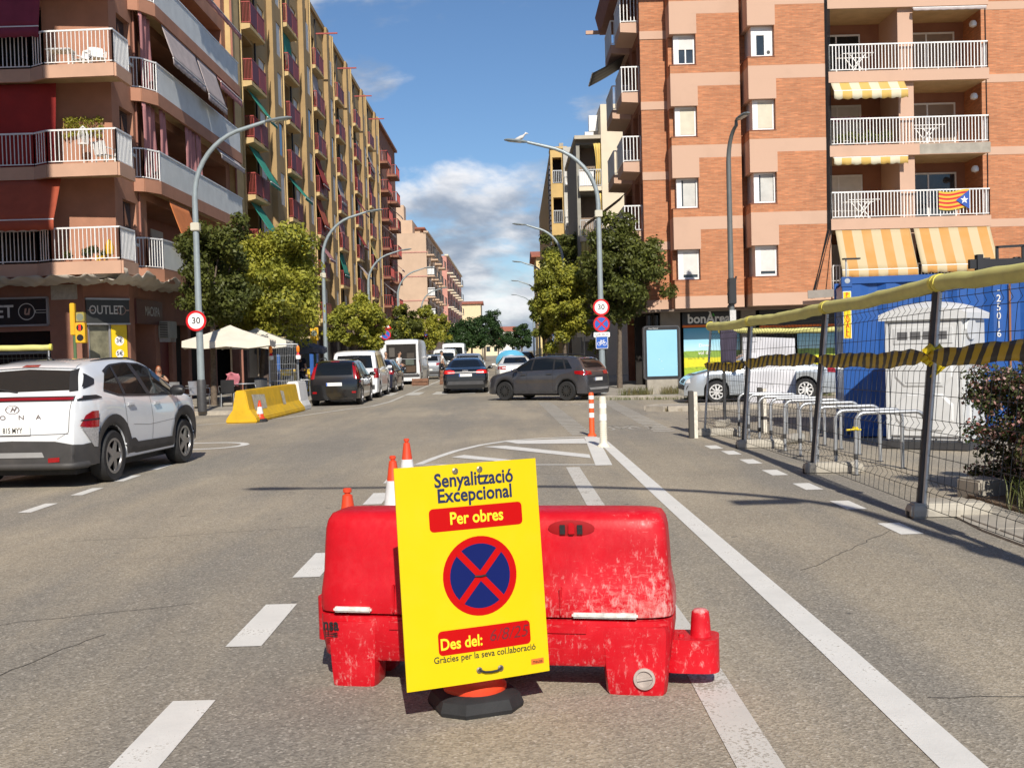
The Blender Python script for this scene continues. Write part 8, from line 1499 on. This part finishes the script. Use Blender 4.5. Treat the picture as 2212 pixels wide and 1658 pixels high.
# crates and goods by the delivery van
for (x, y, n, lab) in ((-3.35, 58.3, 4, 'flat brown crate on the road behind the delivery van'), (-4.75, 57.6, 2, 'dark crate in the low pile at the van tail')):
    for k in range(n):
        t = thing('crate', lab + ', ' + ('lowest', 'second', 'third', 'topmost')[k if n == 4 else k*3] + ' of the pile', 'crate', (x, y, .19*k), R_(3*k)); q = MB(); q.box(-.42, .42, -.3, .3, 0, .03); q.build('crate_floor', mat('crate_brown', (.20, .10, .06), .8, var=.2, vs=8), t)
        for (a, b_, c_, d_) in ((-.42, .42, -.3, -.28), (-.42, .42, .28, .3), (-.42, -.4, -.28, .28), (.4, .42, -.28, .28)):
            for z in (.05, .11): q = MB(); q.box(a, b_, c_, d_, z, z+.055); q.build('slat', mat('crate_brown', (.20, .10, .06), .8), t)
        q = MB()
        for sx_ in (-.4, .4):
            for sy_ in (-.27, .27): q.box(sx_-.015, sx_+.015, sy_-.012, sy_+.012, .03, .187)
        q.build('corner_post', mat('crate_brown', (.20, .10, .06), .8), t)
# ---------------- people
SKIN = mat('skin', (.42, .24, .16), .55, var=.06); HAIRD = mat('hair_dark', (.02, .015, .012), .6); HAIRO = mat('hair_orange', (.35, .09, .03), .6)
def skin_mesh(name, verts, edges, radii, m, parent, sub=1):
    me = bpy.data.meshes.new(name); me.from_pydata(verts, edges, []); o = bpy.data.objects.new(name, me); COL.objects.link(o)
    md = o.modifiers.new('skin', 'SKIN'); sk = me.skin_vertices[0].data
    for i, r in enumerate(radii): sk[i].radius = (r, r) if not isinstance(r, tuple) else r
    sk[0].use_root = True
    s2 = o.modifiers.new('sub', 'SUBSURF'); s2.levels = sub; s2.render_levels = sub; dg = bpy.context.evaluated_depsgraph_get(); nm = bpy.data.meshes.new_from_object(o.evaluated_get(dg)); bpy.data.objects.remove(o); nm.shade_smooth(); nm.materials.clear(); nm.materials.append(m)
    ob_ = bpy.data.objects.new(name, nm); COL.objects.link(ob_); ob_.parent = parent; return ob_
def person(label, P, rz, J, top, bottom, hairm, sleeves=True, long_hair=False, skirt=False, group=None):
    """J: joint positions (x right, y back, z up) for pelvis chest neck head and L/R shoulder elbow wrist hip knee ankle toe"""
    t = thing('person', label, 'person', P, rz, group); V = Vector; j = {k: V(v) for k, v in J.items()}
    names = ['pel', 'belly', 'chest', 'neck', 'head0', 'head1', 'shL', 'elL', 'wrL', 'shR', 'elR', 'wrR', 'hiL', 'knL', 'anL', 'toL', 'hiR', 'knR', 'anR', 'toR']
    j['belly'] = j['pel'].lerp(j['chest'], .5); up = (j['head']-j['neck']).normalized(); j['head0'] = j['neck']+up*.07; j['head1'] = j['neck']+up*.2
    rad = dict(pel=(.145, .1), belly=(.13, .095), chest=(.155, .105), neck=.055, head0=.07, head1=.085, shL=.055, elL=.042, wrL=.028, shR=.055, elR=.042, wrR=.028, hiL=.085, knL=.058, anL=.038, toL=.035, hiR=.085, knR=.058, anR=.038, toR=.035)
    ed = [('pel', 'belly'), ('belly', 'chest'), ('chest', 'neck'), ('neck', 'head0'), ('head0', 'head1'), ('chest', 'shL'), ('shL', 'elL'), ('elL', 'wrL'), ('chest', 'shR'), ('shR', 'elR'), ('elR', 'wrR'), ('pel', 'hiL'), ('hiL', 'knL'), ('knL', 'anL'), ('anL', 'toL'), ('pel', 'hiR'), ('hiR', 'knR'), ('knR', 'anR'), ('anR', 'toR')]
    ix = {n: i for i, n in enumerate(names)}; body = skin_mesh('body', [tuple(j[n]) for n in names], [(ix[a], ix[c]) for a, c in ed], [rad[n] for n in names], SKIN, t)
    bm = bmesh.new(); bm.from_mesh(body.data)                       # head, face and hands join the same mesh
    hc = j['neck']+up*.17; fwd = V((0, -1, 0)); mt = Matrix.Translation(hc) @ Matrix.Diagonal((.078, .098, .118, 1)); bmesh.ops.create_uvsphere(bm, u_segments=14, v_segments=10, radius=1, matrix=mt)
    bmesh.ops.create_cone(bm, segments=6, radius1=.018, radius2=.006, depth=.05, cap_ends=True, matrix=Matrix.Translation(hc+fwd*.1+V((0, 0, -.01))) @ Matrix.Rotation(R_(15), 4, 'X'))
    for s in (-1, 1): bmesh.ops.create_uvsphere(bm, u_segments=6, v_segments=5, radius=.022, matrix=Matrix.Translation(hc+V((s*.08, .01, -.01))) @ Matrix.Diagonal((.5, 1, 1.3, 1)))
    for sd in 'LR':
        w = j['wr'+sd]; d = (w-j['el'+sd]).normalized(); side = d.cross(V((0, 1, 0)));
        side = side.normalized() if side.length > .1 else V((1, 0, 0)); nrm = side.cross(d)
        bmesh.ops.create_uvsphere(bm, u_segments=8, v_segments=6, radius=1, matrix=Matrix.Translation(w+d*.05) @ Matrix((( *side, ), (*d, ), (*nrm, ))).transposed().to_4x4() @ Matrix.Diagonal((.042, .055, .018, 1)))
        for k, (o_, l_) in enumerate(((-.03, .065), (-.01, .08), (.011, .075), (.03, .058), (.048, .05))):
            a = w+d*(.09 if k < 4 else .045)+side*o_; e_ = a+d*l_*.8+nrm*.025+(side*.02 if k == 4 else V((0, 0, 0))); dd = e_-a; bmesh.ops.create_cone(bm, segments=5, radius1=.0095, radius2=.006, depth=dd.length, cap_ends=True, matrix=Matrix.Translation((a+e_)/2) @ dd.to_track_quat('Z', 'Y').to_matrix().to_4x4())
    bm.to_mesh(body.data); bm.free(); body.data.shade_smooth()
    EYE = mat('eye_dark', (.01, .01, .01), .3, var=0); q = MB()
    for s in (-1, 1): q.lathe([(.001, 0), (.01, 0)], 8, Matrix.Translation(hc+V((s*.032, -.096, .012))) @ Matrix.Rotation(R_(90), 4, 'X'))
    q.build('eyes', EYE, t)
    q = MB(); q.lathe([(.09*math.cos(R_(a)), .128*math.sin(R_(a))) for a in range(5, 91, 14)], 16, Matrix.Translation(hc+V((0, .018, .005))) @ Matrix.Diagonal((1, 1.12, 1, 1)))
    if long_hair: q.loft([[hc+V((.085*math.cos(a)*k_, .035+.075*abs(math.sin(a))*k_, z)) for a in [math.pi*i/9 for i in range(10)]] for z, k_ in ((.06, 1), (-.06, 1.1), (-.2, 1.0), (-.26, .7))])
    q.build('hair', hairm, t, smooth=60)
    g = 1.14; tn = ['pel', 'belly', 'chest', 'nk', 'shL', 'seL', 'shR', 'seR']; jj = dict(j); jj['nk'] = j['chest'].lerp(j['neck'], .75); f = .62 if sleeves else .12; jj['seL'] = j['shL'].lerp(j['elL'], f); jj['seR'] = j['shR'].lerp(j['elR'], f); tr_ = dict(pel=(.165, .12), belly=(.152, .115), chest=(.175, .125), nk=.075, shL=.075, seL=.062, shR=.075, seR=.062); ti = {n: i for i, n in enumerate(tn)}
    skin_mesh('shirt', [tuple(jj[n]) for n in tn], [(ti[a], ti[c]) for a, c in (('pel', 'belly'), ('belly', 'chest'), ('chest', 'nk'), ('chest', 'shL'), ('shL', 'seL'), ('chest', 'shR'), ('shR', 'seR'))], [tr_[n] for n in tn], top, t)
    if bottom:
        bn = ['pel', 'hiL', 'knL', 'anL', 'hiR', 'knR', 'anR']; br = dict(pel=(.16, .115), hiL=.105, knL=.075, anL=.06, hiR=.105, knR=.075, anR=.06); bi = {n: i for i, n in enumerate(bn)}
        skin_mesh('trousers', [tuple(j[n]) for n in bn], [(bi[a], bi[c]) for a, c in (('pel', 'hiL'), ('hiL', 'knL'), ('knL', 'anL'), ('pel', 'hiR'), ('hiR', 'knR'), ('knR', 'anR'))], [br[n] for n in bn], bottom, t)
    q = MB()
    for s in 'LR': a, c_ = j['an'+s], j['to'+s]; q.loft([[p+V((.042*math.cos(u), 0, max(-.035, .045*math.sin(u)))) for u in [2*math.pi*i/8 for i in range(8)]] for p in (V((a.x, a.y+.06, c_.z)), a.lerp(c_, .4)*1.0, V((c_.x, c_.y-.03, c_.z)))])
    q.build('shoes', BLKP, t, smooth=50); return t
def stand(lean=0., arm='down', step=.06):
    J = dict(pel=(0, 0, .95), chest=(0, -lean*.5, 1.33), neck=(0, -lean, 1.5), head=(0, -lean*1.15, 1.66), shL=(-.19, -lean, 1.42), shR=(.19, -lean, 1.42), hiL=(-.1, 0, .9), hiR=(.1, 0, .9), knL=(-.11, -step-.02, .5), knR=(.11, step-.04, .5), anL=(-.12, -step, .09), anR=(.12, step+.02, .09), toL=(-.13, -step-.14, .035), toR=(.13, step-.12, .035))
    if arm == 'down': J.update(elL=(-.25, 0, 1.15), elR=(.25, 0, 1.15), wrL=(-.25, -.06, .9), wrR=(.25, -.06, .9))
    elif arm == 'hold': J.update(elL=(-.26, -.04, 1.16), elR=(.26, -.04, 1.16), wrL=(-.17, -.28, 1.08), wrR=(.17, -.28, 1.08))
    return J
sit = dict(pel=(0, 0, .52), chest=(0, -.02, .9), neck=(0, -.06, 1.07), head=(0, -.1, 1.23), shL=(-.18, -.03, 1.0), shR=(.18, -.03, 1.0), elL=(-.3, -.18, .82), elR=(.3, -.18, .82), wrL=(-.05, -.3, .98), wrR=(.06, -.3, .95), hiL=(-.1, -.02, .5), hiR=(.1, -.02, .5), knL=(-.12, -.45, .52), knR=(.12, -.45, .52), anL=(-.12, -.45, .1), anR=(.12, -.45, .1), toL=(-.12, -.6, .04), toR=(.12, -.6, .04))
CT = lambda n, c: mat(n, c, .9, var=.12, vs=9, bump=.15, bs=60)
pw = Vector((ay(339, 800, 38.3).x+.05, 38.3, SW)); cafe_chair(tuple(pw), 'black chair in the doorway under the MACXIPA sign', R_(180)); person('person with orange hair and a black top seated in the doorway, hands joined', (pw.x, pw.y, pw.z), R_(20), {k: (v[0], v[1]*.9, v[2]) for k, v in sit.items()}, CT('top_black', (.012, .012, .012)), CT('trousers_black', (.015, .015, .016)), HAIRO, sleeves=False, long_hair=True)
p = ay(651, 840, 43.2); person('person in dark clothes standing under the slate parasol', (p.x, 43.2, SW), R_(150), stand(), CT('dress_dark', (.010, .012, .022)), CT('dress_dark2', (.010, .012, .02)), HAIRD)
p = ay(860, 820, 57.9); person('person in a white shirt loading at the van tail', (p.x, 57.9, 0), R_(70), stand(.1, 'hold'), CT('shirt_white', (.72, .72, .72)), CT('trousers_brown', (.10, .06, .04)), HAIRD)
p = ay(838, 800, 59.0); person('person in a black vest and white sleeves lifting a blue crate', (p.x-.05, 58.7, 0), R_(0), stand(.02, 'hold'), CT('vest_black', (.02, .02, .022)), CT('trousers_dark', (.03, .03, .035)), HAIRD); bc = thing('crate', 'blue and green plastic crate held by the person in the black vest', 'crate', (p.x-.05, 58.28, 1.0)); q = MB(); q.box(-.32, .32, -.2, .12, -.02, .2); q.build('crate_body', mat('crate_blue', (.02, .12, .35), .6), bc, bevel=.015); q = MB(); q.box(-.33, .33, -.21, .13, .2, .27); q.build('crate_lid', mat('crate_green', (.02, .25, .2), .6), bc, bevel=.01)
p = ay(955, 800, 70); person('person in a white top walking beside the silver sport utility car', (p.x, 70, 0), R_(110), stand(0, 'down', .16), CT('shirt_white', (.72, .72, .72)), CT('shorts_dark', (.03, .03, .035)), HAIRD)
# ---------------- balcony things, left building
def plastic_chair(P, lab, rz=0.):
    t = thing('plastic_chair', lab, 'chair', P, rz); q = MB(); q.cbox((0, 0, .42), (.46, .44, .04)); q.build('seat', WHITE, t, bevel=.02); q = MB(); q.grid(lambda i, j: Vector((-.23+.46*i, .2+.1*j, .44+.42*j-.06*abs(i-.5)*j)), 6, 4); o = q.build('backrest', WHITE, t); md = o.modifiers.new('t', 'SOLIDIFY'); md.thickness = .025
    for (x, y) in ((-.2, -.18), (.2, -.18), (-.2, .18), (.2, .18)): q = MB(); q.bar((x*1.1, y*1.1, 0), (x, y, .42), .04); q.build('leg', WHITE, t)
    q = MB()
    for s in (-1, 1): q.bar((s*.24, -.18, .62), (s*.24, .26, .64), .045, .03); q.bar((s*.23, -.18, .42), (s*.24, -.18, .62), .035)
    q.build('armrest', WHITE, t)
plastic_chair((-12.75, 35.2, LV[2]+.3), 'white plastic chair on the top front balcony of the pink building', R_(30)); plastic_chair((-13.3, 35.4, LV[2]+.3), 'white plastic chair stacked with cushions beside the chair by the balcony end', R_(-20)); plastic_chair((-12.6, 35.2, LV[1]+.3), 'white plastic chair on the balcony with the ivy trellis', R_(160))
t = thing('plastic_table', 'white plastic table on the top front balcony of the pink building', 'table', (-13.9, 35.25, LV[2]+.3)); q = MB(); q.cbox((0, 0, .7), (.8, .6, .05)); q.build('table_top', WHITE, t, bevel=.02)
for (x, y) in ((-.3, -.22), (.3, -.22), (-.3, .22), (.3, .22)): q = MB(); q.bar((x*1.15, y*1.1, 0), (x, y, .68), .05); q.build('leg', WHITE, t)
t = thing('ivy_trellis', 'ivy covered trellis on the wall of the middle front balcony', 'plant', (-13.55, 35.86, LV[1]+1.75)); q = MB()
for k in range(12): q.bar((-.62+.11*k, 0, -.3), (-.52+.11*k, 0, .35), .012); q.bar((-.52+.11*k, .008, -.3), (-.62+.11*k, .008, .35), .012)
q.build('lattice', mat('lattice_wood', (.25, .17, .1), .8), t); leaves('foliage', t, LYEL, [(random.Random(k).uniform(-.6, .65), -.05, random.Random(k+90).uniform(-.28, .3), .13) for k in range(34)], 1500, .035, 77)
t = thing('bird_cage', 'white domed bird cage on the balcony with the ivy trellis', 'cage', (-13.4, 35.5, LV[1]+1.15)); q = MB()
for k in range(12): a = 2*math.pi*k/12; q.tube([(.16*math.cos(a), .16*math.sin(a), 0), (.16*math.cos(a), .16*math.sin(a), .32), (.1*math.cos(a), .1*math.sin(a), .5), (0, 0, .6)], .008, 4)
q.build('bars', WHITE, t); q = MB(); q.lathe([(.17, 0), (.17, .03)], 16); q.tube([(0, 0, -.85), (0, 0, 0)], .02, 6); q.build('stand', WHITE, t)
t = thing('planter', 'potted plants with a yellow toy behind the lowest front balcony rail', 'plant', (-12.9, 34.95, LV[0]+.3)); q = MB()
for x in (-.9, -.3, .2): q.lathe([(.09, 0), (.13, .22)], 12, Matrix.Translation((x, 0, 0)))
q.build('pot', mat('terracotta', (.30, .11, .06), .8), t, smooth=40); leaves('foliage', t, LDARK, [(-.9, 0, .35, .15), (-.3, 0, .4, .2), (.2, 0, .35, .16), (-.1, .05, .5, .15)], 900, .04, 78); q = MB(); q.lathe([(.001, 0), (.12, .08), (.14, .3), (.08, .5), (.001, .55)], 12, Matrix.Translation((.42, -.05, .25))); q.box(.0, .28, -.1, .2, .02, .3); q.build('yellow_toy', mat('toy_yellow', (.7, .42, .02), .5), t, smooth=40)
t = thing('balcony_plants', 'purple and green potted plants behind the middle brick balcony rail', 'plant', (lga+1.3, Y2+.35, LS[2]+.3)); q = MB()
for x in (-.8, -.2, .5, 1.0): q.lathe([(.1, 0), (.15, .25)], 12, Matrix.Translation((x, 0, 0)))
q.build('pot', mat('terracotta', (.30, .11, .06), .8), t, smooth=40); leaves('foliage', t, LMID, [(x, 0, .5+.1*math.sin(x*9), .25) for x in (-.8, -.4, -.1, .3, .6, 1.0)], 1600, .045, 79); leaves('purple_foliage', t, leafmat('purple_leaf', (.14, .03, .08), (.2, .06, .1), (.1, .03, .05)), [(-1.1+.2*k, -.15, 1.15, .12) for k in range(8)], 900, .035, 80)
# white fence posts along the far left kerb, skip and bin on the right
q = MB(); q.bar((0, 0, 0), (0, 0, .95), .1); fpm = q.mesh('post'); fpm.materials.append(WHITE)
for k in range(14):
    t = thing('kerb_post', 'white kerb post in the row along the far left pavement', 'bollard', (-6.9, 108+6.5*k, SW), 0, 'white posts along the far left kerb'); part('post', fpm, None, t)
t = thing('litter_bin', 'green wheeled bin by the far right kerb', 'bin', (2.6, 78, SW)); q = MB(); q.loft([[Vector((x*k_, y*k_, z)) for x, y in ((-.3, -.3), (.3, -.3), (.3, .3), (-.3, .3))] for z, k_ in ((0.05, .8), (1.0, 1.0))]); q.build('bin_body', mat('bin_green', (.03, .14, .06), .6), t, bevel=.03, fix=True); q = MB(); q.box(-.33, .33, -.34, .34, 1.0, 1.1); q.build('lid', mat('bin_lid', (.4, .42, .38), .6), t, bevel=.02)
for k in range(4):
    t = thing('motorcycle', 'dark parked motorcycle on the right-hand pavement, in a row of four', 'motorcycle', (2.8+.35*(k % 2), 68+2.2*k, SW), R_(80+6*k), 'motorcycles parked on the right pavement')
    for x in (-.65, .65): q = MB(); q.lathe([(.22, -.05), (.3, -.03), (.31, 0), (.3, .03), (.22, .05)], 18, Matrix.Translation((x, 0, .31)) @ Matrix.Rotation(R_(90), 4, 'X')); q.build('wheel', BLACK, t, smooth=40)
    q = MB(); q.loft([[Vector((x, w*math.cos(a), z+h_*math.sin(a))) for a in [2*math.pi*i/8 for i in range(8)]] for x, z, w, h_ in ((-.75, .75, .05, .05), (-.4, .72, .14, .1), (.1, .7, .16, .16), (.4, .82, .12, .12), (.55, .8, .04, .04))]); q.build('body', PB, t, smooth=50); q = MB(); q.tube([(.65, 0, .31), (.45, 0, .95)], .03, 6); q.tube([(.42, -.32, 1.0), (.45, 0, .98), (.42, .32, 1.0)], .018, 6); q.tube([(-.65, 0, .31), (-.1, 0, .4), (.3, 0, .45)], .06, 6); q.build('fork', DARKGREY, t)
# far traffic of small leaves and litter on the asphalt
lit = thing('fallen_leaf', 'dry brown leaf lying on the paved strip', 'leaf', (4.62, 8.05, .045)); q = MB(); q.grid(lambda i, j: Vector((.07*(i-.5)*2*(1-abs(2*j-1)*.9), .05*(j-.5)*2, .012*math.sin(i*5+j*3)+.006)), 6, 5); q.build('blade', mat('dry_leaf', (.28, .15, .08), .8), lit)
